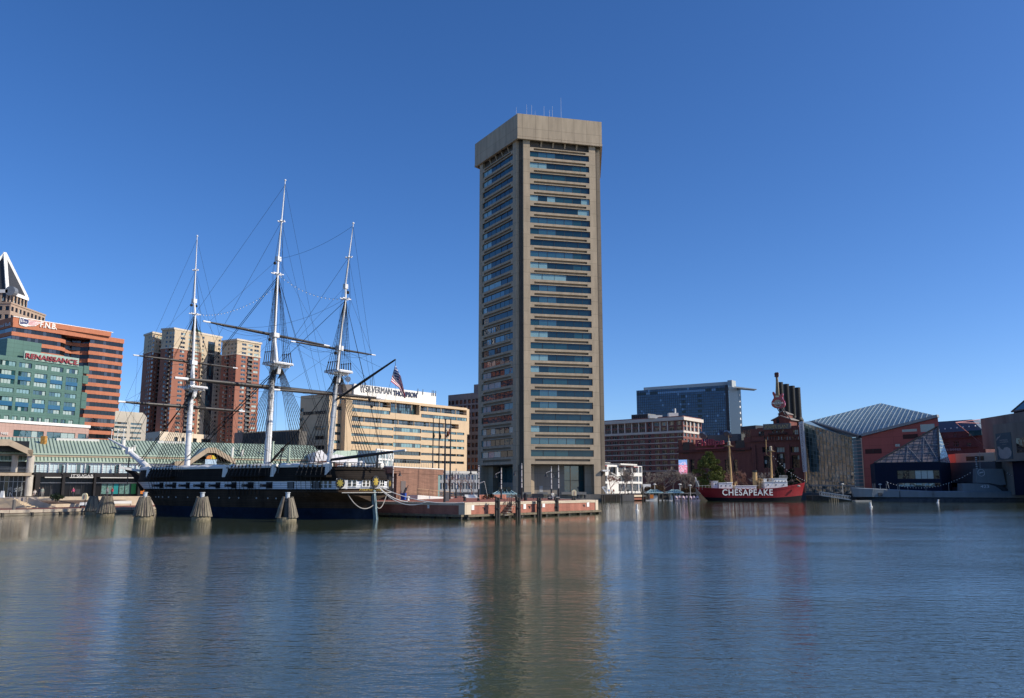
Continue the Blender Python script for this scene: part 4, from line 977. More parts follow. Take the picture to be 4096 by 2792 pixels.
    # concrete gable porch at the left, with columns and balcony
    def gable(pts_px, off, dep, cols, thick, sill=None, cap='gable_frame'):
        Wg = Wall(p(0, 0, off), p(W0.L, 0, off)); g = Wg.pt
        P2 = [Wg.hit(*q) for q in pts_px]; m = MB()
        for (u0, z0), (u1, z1) in zip(P2, P2[1:]):
            m.hexa([g(u0, z0 - thick, 0), g(u1, z1 - thick, 0), g(u1, z1 - thick, -.7), g(u0, z0 - thick, -.7), g(u0, z0, 0), g(u1, z1, 0), g(u1, z1, -.7), g(u0, z0, -.7)])
        obj(cap, m, mat('tan_fascia', (.45, .36, .25), .8), t)
        r_ = MB()
        for (u0, z0), (u1, z1) in zip(P2, P2[1:]): r_.hexa([g(u0, z0 - .35, -.7), g(u1, z1 - .35, -.7), g(u1, z1 - .35, -dep), g(u0, z0 - .35, -dep), g(u0, z0, -.7), g(u1, z1, -.7), g(u1, z1, -dep), g(u0, z0, -dep)])
        obj('gable_roof', r_, roofm, t)
        for px_, py0, py1, rr, o2 in cols:
            w = Wall(p(0, 0, off - o2), p(W0.L, 0, off - o2)); u_ = w.S(px_, py1); m = MB(); b = w.pt(u_, max(2.5, w.Z(px_, py1))); m.tube([b, w.pt(u_, w.Z(px_, py0))], rr, 14); obj('column', m, mat('pale_concrete', (.50, .45, .37), .8), t)
        return Wg
    Wg = gable([(-60, 1757), (39, 1757), (132, 1800), (132.5, 1801)], 6, 8, [(118, 1822, 1891, .62, .9), (111, 1900, 1985, .62, .9), (55, 1822, 1889, .55, 4.5)], 1.15)
    m = MB(); za = Wg.Z(60, 1903); Wg.box(m, 0, Wg.S(127, 1895), za, Wg.Z(60, 1891), -6, 0); obj('porch_beam', m, mat('tan_fascia', (.45, .36, .25), .8), t)
    m = MB(); Wg.box(m, Wg.S(131, 1810) - .8, Wg.S(132.5, 1810), Wg.Z(132, 1823), Wg.Z(132, 1800), -6, 0); obj('gable_end', m, mat('tan_fascia', (.45, .36, .25), .8), t)
    m = MB(); zq = Wg.Z(60, 1891)
    for h in (.25, .5, .75, 1.0): m.bar(Wg.pt(0, zq + h, -.2), Wg.pt(Wg.S(108, 1880), zq + h, -.2), .035)
    obj('porch_rail', m, greymetal, t)
    # glass entrance under the porch with white emblem
    m = MB(); We = Wall(p(0, 0, 2.2), p(W0.L, 0, 2.2)); u0, u1 = We.S(-40, 1950), We.S(104, 1950)
    for i in range(8): We.quad(m, u0 + (u1 - u0) * i / 8, u0 + (u1 - u0) * (i + 1) / 8, 2.5, za - .02, 0, R.choice((0, 1, 0)))
    for i in range(9): We.box(m, u0 + (u1 - u0) * i / 8 - .05, u0 + (u1 - u0) * i / 8 + .05, 2.5, za, 0, .1, 2)
    We.box(m, u0, u1, 5.2, 5.32, 0, .12, 2)
    for i in range(6): We.quad(m, u0 + (u1 - u0) * i / 6, u0 + (u1 - u0) * (i + 1) / 6, zq, zq + 6, -2.2, 0)
    obj('entrance_glazing', m, [mat('shop_dark', (.01, .009, .009), .3), g_dark, greymetal], t)
    e = MB(); cu, cz = We.S(61, 1960), We.Z(61, 1960)
    for sg_ in (-1, 1):
        for k in range(4): e.face([We.pt(cu + sg_ * .25, cz - .45 + k * .22, .03), We.pt(cu + sg_ * (1.25 - .12 * k), cz + .25 + k * .12, .03), We.pt(cu + sg_ * (1.15 - .12 * k), cz + .08 + k * .12, .03)])
    obj('wing_emblem', e, mat('grey_decal', (.4, .42, .42), .6), t); text('S', We, cu - .25, cu + .25, cz - .35, cz + .35, .04, mat('grey_decal', (.4, .42, .42), .6), t, ext=.02, bold=.02)
    for px_ in (32, 88): text('MUOM', We, We.S(px_ - 2, 1960), We.S(px_ + 2, 1960), We.Z(px_, 1981), We.Z(px_, 1943), .04, mat('grey_decal', (.4, .42, .42), .6), t, ext=.02, vertical=True)
    # second gable, over the round sunrise sign
    Wh = gable([(700, 1846), (757, 1840), (832, 1790), (862, 1790), (943, 1838)], 4, 12, [], 1.1)
    m = MB(); u0, u1 = Wh.S(758, 1850), Wh.S(938, 1850); q = Wh.pt; m.face([q(u0, 2.5, -3), q(u1, 2.5, -3), q(u1, Wh.Z(938, 1846), -3), q(Wh.S(862, 1800), Wh.Z(862, 1800), -3), q(Wh.S(832, 1800), Wh.Z(832, 1800), -3), q(u0, Wh.Z(758, 1848), -3)])
    obj('shaded_gable_glazing', m, g_dark, t)
    # round sign with half sun
    sg = thing('sunrise_sign', Wh.pt(Wh.S(843, 1830), Wh.Z(843, 1850)), 'round orange and yellow sun sign hanging in the pavilion gable', 'sign')
    m = MB(); c0, c1 = Wh.hit(843, 1836); rr = abs(Wh.S(863, 1836) - Wh.S(823, 1836)) / 2
    for q0, q1, mi in ((0, pi * .45, 0), (pi * .45, pi, 1)):
        pts = [Wh.pt(c0, c1, .3)] + [Wh.pt(c0 + rr * cos(a), c1 + rr * .8 * sin(a), .3) for a in [q0 + (q1 - q0) * i / 8 for i in range(9)]]
        m.face(pts, mi); m.face([v - Vector((*(Wh.n * .25), 0)) for v in pts][::-1], mi)
    obj('sun_disc', m, [mat('sign_yellow', (.75, .55, .05), .5), mat('sign_orange', (.6, .22, .05), .5)], sg)
    m = MB(); Wh.box(m, c0 - rr * 1.15, c0 + rr * 1.15, c1 - 1.1, c1 - .1, .1, .4); obj('name_band', m, mat('sign_blue_white', (.45, .6, .7), .5, var=.3, scale=6), sg)
    return W0
PW = pavilion()

# white tensile tents and a green gable beside the mizzen mast
def tents():
    W1 = Wall(PW.pt(0, 0, 5), PW.pt(PW.L + 40, 0, 5)); wm_ = mat('white_fabric', (.75, .76, .76), .6, var=.04)
    for i, (pts, lab) in enumerate((([(1262, 1806), (1286, 1800), (1326, 1842), (1262, 1845)], 'white fabric canopy left of the mizzen mast'), ([(1330, 1822), (1345, 1816), (1505, 1855), (1505, 1862), (1330, 1852)], 'long white canopy right of the mizzen mast base'))):
        m = MB(); f = [W1.pt(*W1.hit(*q)) for q in pts]; b = [W1.pt(*W1.hit(*q), -6) - Vector((0, 0, .6)) for q in pts]
        m.face(f); n = len(f); [m.face([b[k], b[(k + 1) % n], f[(k + 1) % n], f[k]]) for k in range(n)]; m.face(b[::-1]); tag(obj('fabric_canopy', m, wm_), lab, 'canopy')
    t = thing('white_glass_pavilion', W1.pt(W1.S(1530, 1850), 2.2), 'small white framed glass pavilion behind the ship stern rail', 'pavilion'); Wq = Wall(P(1505, 1850, 152), P(1572, 1850, 158))
    m = MB(); z0, z1, z2 = 2.2, Wq.Z(1540, 1838), Wq.Z(1540, 1800); g = MB()
    Wq.box(g, .2, Wq.L - .2, z0, z2 - .2, -4, -.1); obj('glass_wall', g, glass('pale_glass', (.25, .33, .35), rough=.1), t)
    for u in [Wq.L * i / 6 for i in range(7)]: Wq.box(m, u - .08, u + .08, z0, z2, -.12, .1)
    for z in (z1, z2): Wq.box(m, -.1, Wq.L + .1, z - .12, z + .12, -.12, .12)
    m.bar(Wq.pt(Wq.L * .3, z1 - 3, .3), Wq.pt(Wq.L * .75, z1 + 1.3, .3), .12); m.bar(Wq.pt(Wq.L * .75, z1 + 1.3, .3), Wq.pt(Wq.L, z1 - 3, .3), .12); obj('white_frame', m, white, t)
    m = MB(); Wz = Wall(PW.pt(0, 0, -2), PW.pt(PW.L + 60, 0, -2)); pts = [(1330, 1816), (1346, 1803), (1440, 1802), (1452, 1812), (1500, 1840), (1330, 1840)]
    f = [Wz.pt(*Wz.hit(*q)) for q in pts]; b = [v + Vector((-3, 6, 0)) for v in f]; m.face(f); n = len(f); [m.face([b[k], b[(k + 1) % n], f[(k + 1) % n], f[k]]) for k in range(n)]
    tag(obj('green_gable_roof', m, mat('green_metal_roof', (.40, .49, .38), .5)), 'pale green gable roof right of the mizzen mast', 'roof')
tents()

# flagpoles above the pavilion
for i, (px, lab) in enumerate(((443, 'white ball topped flagpole above the roof, leftmost of three'), (467, 'white ball topped flagpole above the roof, middle of three'), (491, 'white ball topped flagpole above the roof, rightmost of three'))):
    b = P(px, 1790, 185); m = MB(); zt = P(px, 1723, 185).z; m.tube([(b.x, b.y, 2), (b.x, b.y, zt)], [.13, .07], 6); m.sphere((b.x, b.y, zt + .15), .2, 8, 6); tag(obj('flagpole', m, white), lab, 'flagpole', 'white flagpoles above the pavilion roof')

# people on the promenade and terrace
for lab, px, py, z, rz, pose, top, legs in (
    ('person in white sitting at the edge of the terrace', 137, 1988, 2.5, .2, 'sit', (.6, .55, .5), (.45, .35, .3)),
    ('person in dark coat standing by the first black pier', 155, 1989, 2.5, -.4, 'stand', (.05, .05, .06), (.04, .04, .05)),
    ('person in grey green jacket standing beside the dark coat', 168, 1989, 2.5, .8, 'stand', (.3, .33, .28), (.3, .28, .25)),
    ('person in pink top by the shop railing', 291, 1987, 2.5, 0, 'stand', (.6, .1, .2), (.05, .05, .06)),
    ('person in grey jacket leaning by the shop railing', 428, 1987, 2.5, .3, 'stand', (.25, .25, .25), (.1, .1, .11)),
    ('person in red jacket standing outside the teal window', 447, 1986, 2.5, -.3, 'stand', (.5, .05, .07), (.05, .06, .1)),
    ('person dressed in black walking along the brick promenade', 474, 2021, .8, 1.3, 'walk', (.03, .03, .035), (.025, .025, .03))):
    z = 2.45 if z > 2 else z; q = G(px, py, z); person(lab, (q.x, q.y, z), rz, pose, top, legs)
def bench(label, loc, rz, m1, w=2.0, group=None, back=True, name='bench'):
    t = thing(name, loc, label, 'bench', group); L = Vector(loc); ca, sa = cos(rz), sin(rz)
    def q(x, y, z): return (L.x + x * ca - y * sa, L.y + x * sa + y * ca, L.z + z)
    s = MB(); s.box(q(0, -.02, .42), (w, .48, .07), rz); obj('seat', s, m1, t)
    if back: b = MB(); b.hexa([q(-w / 2, .22, .5), q(w / 2, .22, .5), q(w / 2, .27, .5), q(-w / 2, .27, .5), q(-w / 2, .32, .95), q(w / 2, .32, .95), q(w / 2, .37, .95), q(-w / 2, .37, .95)]); obj('backrest', b, m1, t)
    for x in (-w / 2 + .2, w / 2 - .2): l = MB(); l.box(q(x, -.15, 0), (.06, .06, .42), rz); l.box(q(x, .2, 0), (.06, .06, .42), rz); l.bar(q(x, -.2, .4), q(x, .24, .4), .05); obj('leg', l, darkmetal, t)
    return t
q = P(487, 2003, 155); bench('pale stone bench behind the person in black', (q.x, q.y, .8), .5, offwhite, 3.4)
q = P(340, 2018, 141); bench('white slatted bench partly behind the timber pile cluster', (q.x, q.y, .8), .2, white, 1.8)
def ring_case(px, py, Y, label):
    b = P(px, py, Y); t = thing('life_ring_box', (b.x, b.y, b.z), label, 'life ring box'); m = MB(); z0 = b.z; n = 12
    pts = [(-.42, 0), (.42, 0)] + [(.42 * cos(a), .62 + .42 * sin(a)) for a in [pi * i / n for i in range(n + 1)]]
    f = [(b.x + x, b.y - .15, z0 + .15 + z) for x, z in pts]; r_ = [(x, y + .3, z) for x, y, z in f]; k = len(f)
    m.face(f); m.face(r_[::-1]); [m.face([r_[i], r_[(i + 1) % k], f[(i + 1) % k], f[i]]) for i in range(k)]; obj('case', m, mat('cream_plastic', (.75, .66, .42), .5), t)
    s = MB(); s.box((b.x, b.y - .17, z0 + .2), (.06, .05, .7)); obj('red_strip', s, mat('dark_red', (.3, .03, .03), .5), t)
    l = MB(); l.box((b.x, b.y + .2, z0 - 1.0), (.1, .1, 1.2)); obj('post', l, darkmetal, t)
ring_case(338, 2002, 137, 'cream arched life ring box behind the leftmost pile cluster')
m = MB(); q = G(8, 1990, 2.45); m.hexa([q + Vector(v) for v in ((-.35, -.25, 0), (.35, -.25, 0), (.35, .25, 0), (-.35, .25, 0), (-.28, -.03, 1.15), (.28, -.03, 1.15), (.28, .03, 1.15), (-.28, .03, 1.15))]); tag(obj('sandwich_board', m, white), 'white sandwich board standing at the top of the steps', 'sign board')
for i, (px, py, h) in enumerate(((575, 1990, 7), (556, 1986, 6))):
    q = G(px, py, 2.0); bare_tree((q.x, q.y, 1.5), h, 1.0, ['small bare tree behind the ship bow', 'smaller bare tree left of the bow tree'][i], 20 + i, levels=4, fine=.8)

# ------------------------------------------------------------ pile clusters
def clusters():
    def make(loc, rb, h, cap, seed, label, gap=False):
        r = random.Random(seed); t = thing('pile_cluster', loc, label, 'pile cluster', 'timber pile clusters standing in the water'); x, y, _ = loc
        b = MB(); b.lathe((x, y, -1), [(rb * .93, 0), (rb * .96, 1.2), (rb * .9, 1.0 + .55)], 18); obj('base', b, mat('algae_concrete', (.20, .17, .11), .9, var=.4, scale=3, bump=.4), t)
        n = 24
        for i in range(n):
            a = 2 * pi * i / n + r.uniform(-.03, .03)
            if gap and -2.05 < (a if a < pi else a - 2 * pi) < -1.15: continue
            z0 = .42 + r.uniform(0, .15); rt = rb * .46; m = MB(); pb = Vector((x + rb * cos(a), y + rb * sin(a), z0)); pt_ = Vector((x + rt * cos(a), y + rt * sin(a), h + r.uniform(-.12, .1)))
            m.tube([pb, pb.lerp(pt_, .5) + Vector((r.gauss(0, .03), r.gauss(0, .03), 0)), pt_], [.16, .15, .12], 6); obj('pile', m, woodgrey if i % 4 else mat('dark_old_wood', (.12, .10, .08), .85, var=.4, scale=1.5), t)
        c = MB(); c.tube([(x, y, -.5), (x, y, h - .1)], rb * .36, 12); obj('core', c, mat('dark_pipe', (.10, .10, .095), .7), t)
        if cap: c = MB(); c.lathe((x, y, h - .1), [(.27, 0), (.27, .65), (.34, .65), (.34, .74)], 12); obj('cap_pipe', c, mat('galvanised', (.5, .53, .54), .5), t)
        w = MB(); w.lathe((x, y, h - .5), [(rb * .52, 0), (rb * .5, .18)], 18); obj('cable_band', w, darkmetal, t)
    for i, (p0, p1, pw, ptop, cap, lab) in enumerate(((327, 384, 2062, 1986, False, 'grey timber pile cluster, leftmost beside the promenade'), (370, 441, 2070, 1986, False, 'dark timber pile cluster overlapping its lighter neighbour'),
        (517, 596, 2083, 1988, True, 'timber pile cluster standing off the ship bow'), (750, 829, 2085, 1989, True, 'timber pile cluster with metal cap before the foremast'), (1094, 1177, 2091, 1990, True, 'broken timber pile cluster with missing front piles'))):
        q = G((p0 + p1) / 2, pw - 3, 0); rb = (p1 - p0) / 2 * q.y / 3270 * .95; h = P(500, ptop, q.y).z; make((q.x, q.y + rb, 0), rb, h, cap, i, lab, i == 4)
clusters()
q = G(52, 2062, 0); m = MB(); m.tube([(q.x, q.y, -1), (q.x, q.y, P(52, 2000, q.y).z)], .24, 10); tag(obj('mooring_pile', m, mat('grey_pile', (.13, .12, .11), .8, var=.2)), 'lone grey mooring pile in front of the stone steps', 'pile')
# ------------------------------------------------------------ the old sailing warship
def ship():
    BW, SN = Vector((-59.6, 141.9)), Vector((-18.5, 114.2)); SH = Wall(BW, SN); LWL = SH.L
    t = thing('sailing_warship', SH.pt(25, 0), 'black three-masted wooden warship with white gun stripe moored at the pier', 'sailing ship')
    def q(s, y, z): return SH.pt(s, z, y)          # y > 0: the side towards the viewer
    hullblk = brickmat('black_planks', (.024, .018, .014), (.018, .014, .011), (.006, .006, .006), 7, .26, .02, rough=.8, var=.3, spec=.12)
    hullbrn = brickmat('weathered_brown_planks', (.06, .040, .026), (.048, .032, .021), (.02, .015, .012), 7, .24, .02, rough=.8, var=.45, spec=.1)
    navy = mat('navy_bottom_paint', (.007, .015, .032), .8, spec=.15, var=.4, scale=.8)
    wht = brickmat('white_planks', (.72, .73, .74), (.68, .69, .70), (.25, .27, .3), 9, .3, .03, rough=.5, var=.06)
    gold = mat('gold_leaf', (.62, .42, .08), .35, metal=.7)
    canvas = mat('white_canvas', (.78, .75, .68), .9, var=.06, bump=.5, bscale=5)
    # half breadths
    def s0(z): return -max(z, 0) * .72 - .075 * max(z, 0) ** 2 * .75 if z < 5 else -5.4 + (z - 5) * .3
    def s1(z): return 49.4 - .14 * z if z < 3.4 else (47.6 if z < 3.8 else 47.0 - max(0, z - 5.6) * .6)
    def hb(z, u):   # u 0 bow .. 1 stern
        k = min(max(z / 5, 0), 1); full = 5.6 + .45 * min(max(z / 2, 0), 1) - .12 * max(0, z - 5)
        u = min(max(u, 0), 1); e = min(1, u / (.34 - .09 * k)); a = max(0, sin(e * pi / 2)) ** (.98 - .13 * k)
        r = min(1, (1 - u) / (.42 - .22 * k)); end = 0.02 if z < 2 else (.30 if z < 3.4 else .82); end = end if z >= 3.4 else (.03 if z < 2.9 else .45)
        b = end + (1 - end) * max(0, sin(r * pi / 2)) ** .9
        return full * a * b
    lev = [-1.5, -.4, .5, 1.42, 2.3, 3.1, 3.6, 4.02, 4.55, 5.1, 5.7, 6.3, 7.0]; NS = 44
    def hp(z, i, sg):
        u = i / NS; s = s0(z) + (s1(z) - s0(z)) * u; return q(s, sg * hb(z, u), z)
    def sternp(z, y):     # rounded transom between the two corners
        c = 4.94 * (1 if z < 5.2 else 1.0); rake = 2.2 + (0 if z > 4.4 else (z - 4.4) * .5)
        ymax = hb(z, 1); return q(s1(z) + rake * (1 - (y / ymax) ** 2) ** .8 if abs(y) < ymax else s1(z), y, z)
    bands = (('hull_bottom', 0, 3, navy), ('topsides', 3, 7, hullbrn), ('gun_stripe', 7, 9, wht), ('bulwark', 9, 12, hullblk))
    for nm, a, b, m_ in bands:
        mb = MB()
        for j in range(a, b):
            za, zb = lev[j], lev[j + 1]
            for i in range(NS):
                mb.face([hp(za, i, 1), hp(za, i + 1, 1), hp(zb, i + 1, 1), hp(zb, i, 1)]); mb.face([hp(za, i + 1, -1), hp(za, i, -1), hp(zb, i, -1), hp(zb, i + 1, -1)])
            if za >= 3.5:
                ys = lambda z: [hb(z, 1) * cos(pi * k / 16) for k in range(17)]
                A, B = ys(za), ys(zb)
                for k in range(16): mb.face([sternp(za, A[k]), sternp(za, A[k + 1]), sternp(zb, B[k + 1]), sternp(zb, B[k])])
            else: mb.face([hp(za, NS, 1), hp(za, NS, -1), hp(zb, NS, -1), hp(zb, NS, 1)])
        if nm == 'bulwark':
            for i in range(NS): mb.face([hp(6.3, i, 1), hp(6.3, i + 1, 1), hp(6.3, i + 1, -1), hp(6.3, i, -1)])
            mb.face([sternp(6.3, hb(6.3, 1) * cos(pi * k / 16)) for k in range(17)])
        obj(nm, mb, m_, t, smooth=False)
    # counter underside
    mb = MB(); zc_ = 3.6
    A = [sternp(zc_, hb(zc_, 1) * cos(pi * k / 12)) for k in range(13)]; B_ = [q(48.9, hb(3.1, 1) * cos(pi * k / 12) * .9, 3.05) for k in range(13)]
    for k in range(12): mb.face([A[k], A[k + 1], B_[k + 1], B_[k]])
    obj('counter', mb, hullblk, t)
    # wales and mouldings
    def rail_line(z, off, w, h, nm, m_, i0=0, i1=NS, both=True):
        for sg in ((1, -1) if both else (1,)):
            mb = MB()
            for i in range(i0, i1):
                a, b = hp(z, i, sg), hp(z, i + 1, sg); n = Vector((*SH.n, 0)) * sg
                mb.hexa([a + n * (off - w), b + n * (off - w), b + n * off, a + n * off] + [v + Vector((0, 0, h)) for v in (a + n * (off - w), b + n * (off - w), b + n * off, a + n * off)])
            obj(nm, mb, m_, t)
    rail_line(5.1, .12, .2, .16, 'moulding', hullblk); rail_line(3.86, .12, .2, .16, 'moulding', hullblk); rail_line(7.0, .12, .3, .12, 'cap_rail', hullblk, 0, 40)
    def side(s, z, off=0):   # point on the near side
        u = (s - s0(z)) / (s1(z) - s0(z)); return q(s, hb(z, u) + off, z)
    def far(s, z, off=0):
        u = (s - s0(z)) / (s1(z) - s0(z)); return q(s, -hb(z, u) - off, z)
    # white canvas over the hammock netting
    for a, b in ((-3.6, 5.2), (6.1, 24.6), (25.9, 35.0), (36.6, 45.2)):
        mb = MB(); n = int((b - a) / .7)
        for sg, f in ((1, side), (-1, far)):
            pr = []
            for i in range(n + 1):
                s = a + (b - a) * i / n; wv = .05 * sin(i * 1.7) + R.uniform(-.03, .03)
                pr.append([f(s, 6.98, .16), f(s, 6.98, .2) + Vector((0, 0, .30 + wv)), f(s, 6.98, -.15) + Vector((0, 0, .58 + wv)), f(s, 6.98, -.6) + Vector((0, 0, .42 + wv)), f(s, 6.98, -.6)])
            for i in range(n):
                for k in range(4): mb.face([pr[i][k], pr[i + 1][k], pr[i + 1][k + 1], pr[i][k + 1]])
            mb.face(pr[0]); mb.face(pr[-1])
        obj('canvas_cover', mb, canvas, t)
    for s in (5.4, 25.0, 35.6, 45.5):
        mb = MB(); a, b = side(s - .35, 6.98, .22), side(s + .5, 6.98, .05)
        mb.hexa([a + Vector((-.1, 0, -1.25)), b + Vector((.0, 0, -1.25)), b + Vector((.2, .5, -1.1)), a + Vector((.2, .5, -1.1)), a + Vector((0, 0, .45)), b + Vector((0, 0, .5)), b + Vector((.2, .5, .5)), a + Vector((.2, .5, .45))]); obj('canvas_flap', mb, canvas, t)
    # gun ports, guns, lids
    port = mat('port_black', (.01, .01, .012), .7)
    gunm = mat('gun_iron', (.02, .02, .022), .45, metal=.3)
    zt, zb = 4.98, 4.08
    def sp(px, py=1942): return SH2.S(px, py)
    SH2 = Wall(q(0, 6, 0), q(LWL, 6, 0))
    for a, b, lid in ((641, 653, 0), (693, 705, 0), (747, 759, 0), (805, 819, 0), (866, 881, 0), (929, 946, 0), (995, 1015, 0), (1068, 1090, 0), (1151, 1173, 1), (1241, 1266, 1)):
        sa, sb = sp(a), sp(b); mb = MB(); k = .0
        v = [side(sa, zb, .04), side(sb, zb, .04), side(sb + k, zt, .04), side(sa + k, zt, .04)]; n = Vector((*SH.n, 0)) * .12
        mb.hexa([v[0] - n, v[1] - n, v[1], v[0], v[3] - n, v[2] - n, v[2], v[3]]); p_ = obj('gun_port', mb, mat('port_grey', (.10, .105, .11), .6) if lid else port, t)
        for sg in (0, 1): fm = MB(); fm.bar(v[sg] if sg == 0 else v[1], v[3] if sg == 0 else v[2], .1); obj('port_frame', fm, hullblk, p_)
        if not lid:
            c = side((sa + sb) / 2, 4.5, 0); g = MB(); d = Vector((*SH.n, 0)); g.tube([c - d * .3, c + d * .9, c + d * 1.35, c + d * 1.5], [.27, .2, .19, .25], 10); obj('gun', g, gunm, t)
    for px in (607, 626, 648, 676, 706, 753, 833, 878, 920, 957, 1028, 1073, 1102, 1203):
        mb = MB(); c = side(SH2.S(px, 1988), 2.75, .02); d = Vector((*SH.n, 0)); mb.tube([c - d * .05, c + d * .06], .12, 8); obj('scupper', mb, mat('scupper_grey', (.35, .35, .34), .6), t)
    # stern windows, badges, name
    def tr(y, z, off=.0):
        a = sternp(z, y); e = .05; nn = (sternp(z, y - e) - sternp(z, y + e)); nn = Vector((nn.y, -nn.x, 0)).normalized()
        if nn.dot(Vector((*SH.d, 0))) < 0: nn = -nn
        return a + nn * off
    def trbox(mb, y0, y1, z0, z1, o0, o1, m=0):
        ya, yb = y0, y1; mb.hexa([tr(ya, z0, o1), tr(yb, z0, o1), tr(yb, z0, o0), tr(ya, z0, o0), tr(ya, z1, o1), tr(yb, z1, o1), tr(yb, z1, o0), tr(ya, z1, o0)], m)
    for y, w in ((3.35, .62), (1.45, .62), (-1.75, .62), (-3.1, .5)):
        if y == -3.1: continue
        mb = MB(); trbox(mb, y + w, y - w, 4.35, 5.22, .02, .1, 0)
        for i in range(2):
            for j in range(2): yy = y + w - .14 - i * (w - .02); trbox(mb, yy, yy - w + .26, 4.45 + .41 * j, 4.78 + .41 * j, .1, .13, 1)
        wobj = obj('stern_window', mb, [white, g_dark], t)
        hm = MB(); v = [tr(y + w + .15, 5.25, .18), tr(y - w - .15, 5.25, .18), tr(y, 5.5, .18)]; hm.face(v); hm.face([p - Vector((*SH.d, 0)) * .15 for p in v][::-1]); obj('window_hood', hm, hullblk, wobj)
    def badge(c, ax, up, rx, rz, nrm):
        mb = MB(); n = 16
        mb.face([c + ax * rx * cos(2 * pi * i / n) + up * rz * sin(2 * pi * i / n) for i in range(n)], 0)
        mb.face([c - nrm * .12 + ax * rx * cos(2 * pi * i / n) + up * rz * sin(2 * pi * i / n) for i in range(n)][::-1], 0)
        for i in range(n): a_, b_ = 2 * pi * i / n, 2 * pi * (i + 1) / n; f = lambda a, o: c - nrm * o + ax * rx * cos(a) + up * rz * sin(a); mb.face([f(a_, .12), f(b_, .12), f(b_, 0), f(a_, 0)], 0)
        pts = []
        for i in range(16): r_ = .8 if i % 2 == 0 else .45; pts.append(c + nrm * .05 + ax * rx * r_ * cos(pi * i / 8) + up * rz * r_ * sin(pi * i / 8))
        mb.face(pts, 1); mb.face([c + nrm * .1 + ax * rx * .35 * cos(pi * i / 4) + up * rz * .35 * sin(pi * i / 4) for i in range(8)], 1)
        obj('gold_badge', mb, [black, gold], t)
    D3 = Vector((*SH.d, 0)); N3 = Vector((*SH.n, 0)); Z3 = Vector((0, 0, 1))
    badge(tr(0, 5.02, .3), N3, Z3, .72, .82, D3); nb = (D3 * .75 + N3 * .66).normalized(); badge(tr(4.62, 4.82, .35), (N3 * .75 - D3 * .66).normalized(), Z3, .62, .72, nb)
    nf = (D3 * .9 - N3 * .3).normalized(); badge(tr(-4.3, 4.75, .3), (N3 * .9 + D3 * .3).normalized(), Z3, .6, .65, nf)
    for y in (4.62, -4.35):  # quarter panels behind the badges
        mb = MB(); trbox(mb, y + .42 if y < 0 else y + .3, y - .5 if y < 0 else y - .75, 4.05, 5.4, .0, .25); obj('quarter_panel', mb, white, t)
    for i in range(5):
        s = 43.0 + i * .72; mb = MB()
        for z0 in (4.2, 4.68): v = [side(s, z0, .04), side(s + .42, z0, .04), side(s + .42, z0 + .4, .04), side(s, z0 + .4, .04)]; mb.face(v)
        obj('quarter_window', mb, g_dark, t)
    mb = MB(); trbox(mb, 4.6, -4.2, 3.62, 3.98, .05, .12); obj('name_board', mb, hullblk, t) if False else None
    nm = 'CONSTELLATION'; cu = []
    y = 2.2; step = 4.6 / len(nm)
    for i, ch in enumerate(nm):
        a, b = tr(y - i * step + .13, 3.82, .2), tr(y - i * step - .16, 3.82, .2); w = Wall(a.xy, b.xy); text(ch, w, 0, w.L, 3.66, 3.99, .0, gold, t, name='name_letter', ext=.06, bold=.01)
    mb = MB(); trbox(mb, 4.8, -4.7, 5.32, 5.42, 0, .3); trbox(mb, 4.8, -4.7, 3.98, 4.06, 0, .25); 
    for k in range(-8, 9):
        pass
    def strip(z0, z1, o, nm_, m_):
        mb = MB(); N = 20
        for k in range(N): y0, y1 = 4.7 - 9.4 * k / N, 4.7 - 9.4 * (k + 1) / N; trbox(mb, y0, y1, z0, z1, -.1, o)
        obj(nm_, mb, m_, t)
    strip(5.25, 5.4, .28, 'stern_moulding', hullblk); strip(4.0, 4.1, .22, 'stern_moulding', hullblk); strip(3.52, 3.6, .2, 'stern_moulding', offwhite); strip(6.6, 6.75, .25, 'stern_moulding', hullblk)
    # stern bulwark railing
    mb = MB()
    ptsr = [side(45.9, 6.95), side(46.5, 6.95)] + [tr(5.2 * cos(pi * k / 14) * .92, 6.9, .1) for k in range(15)] + [far(46.5, 6.95)]
    top = [p + Vector((0, 0, .62)) for p in ptsr]
    for a, b in zip(top, top[1:]): mb.bar(a, b, .16, .1)
    for a in ptsr: mb.bar(a, a + Vector((0, 0, .62)), .07)
    for a, b in zip(ptsr, ptsr[1:]): m_ = (a + b) / 2; mb.bar(m_, m_ + Vector((0, 0, .62)), .07)
    obj('stern_rail', mb, hullblk, t)
    for i, (s, y) in enumerate(((46.5, 2.5), (47.3, .6), (45.4, -1.5), (47.5, -2.8))): # covered gear on the poop
        mb = MB(); c = q(s, y, 6.95); mb.sphere((c.x, c.y, c.z + .35), .55 + .1 * (i % 2), 9, 6, sz=.9); obj('canvas_bundle', mb, canvas, t)
    # quarter boat davit shelf, rudder
    mb = MB(); a, b = side(42.2, 5.6, .05), side(46.3, 5.6, .05); mb.hexa([a, b, b + N3 * 1.0, a + N3 * .7] + [v + Vector((0, 0, .28)) for v in (a, b, b + N3 * 1.0, a + N3 * .7)]); obj('quarter_shelf', mb, hullblk, t)
    mb = MB(); mb.hexa([q(49.3, .16, -1.5), q(49.3, -.16, -1.5), q(50.2, -.16, -1.5), q(50.2, .16, -1.5), q(48.85, .2, 3.9), q(48.85, -.2, 3.9), q(49.35, -.2, 3.9), q(49.35, .2, 3.9)]); obj('rudder', mb, mat('copper_grey_rudder', (.16, .22, .23), .7, var=.5, scale=2), t)
    chain = mat('pale_chain', (.35, .33, .3), .6, var=.3)
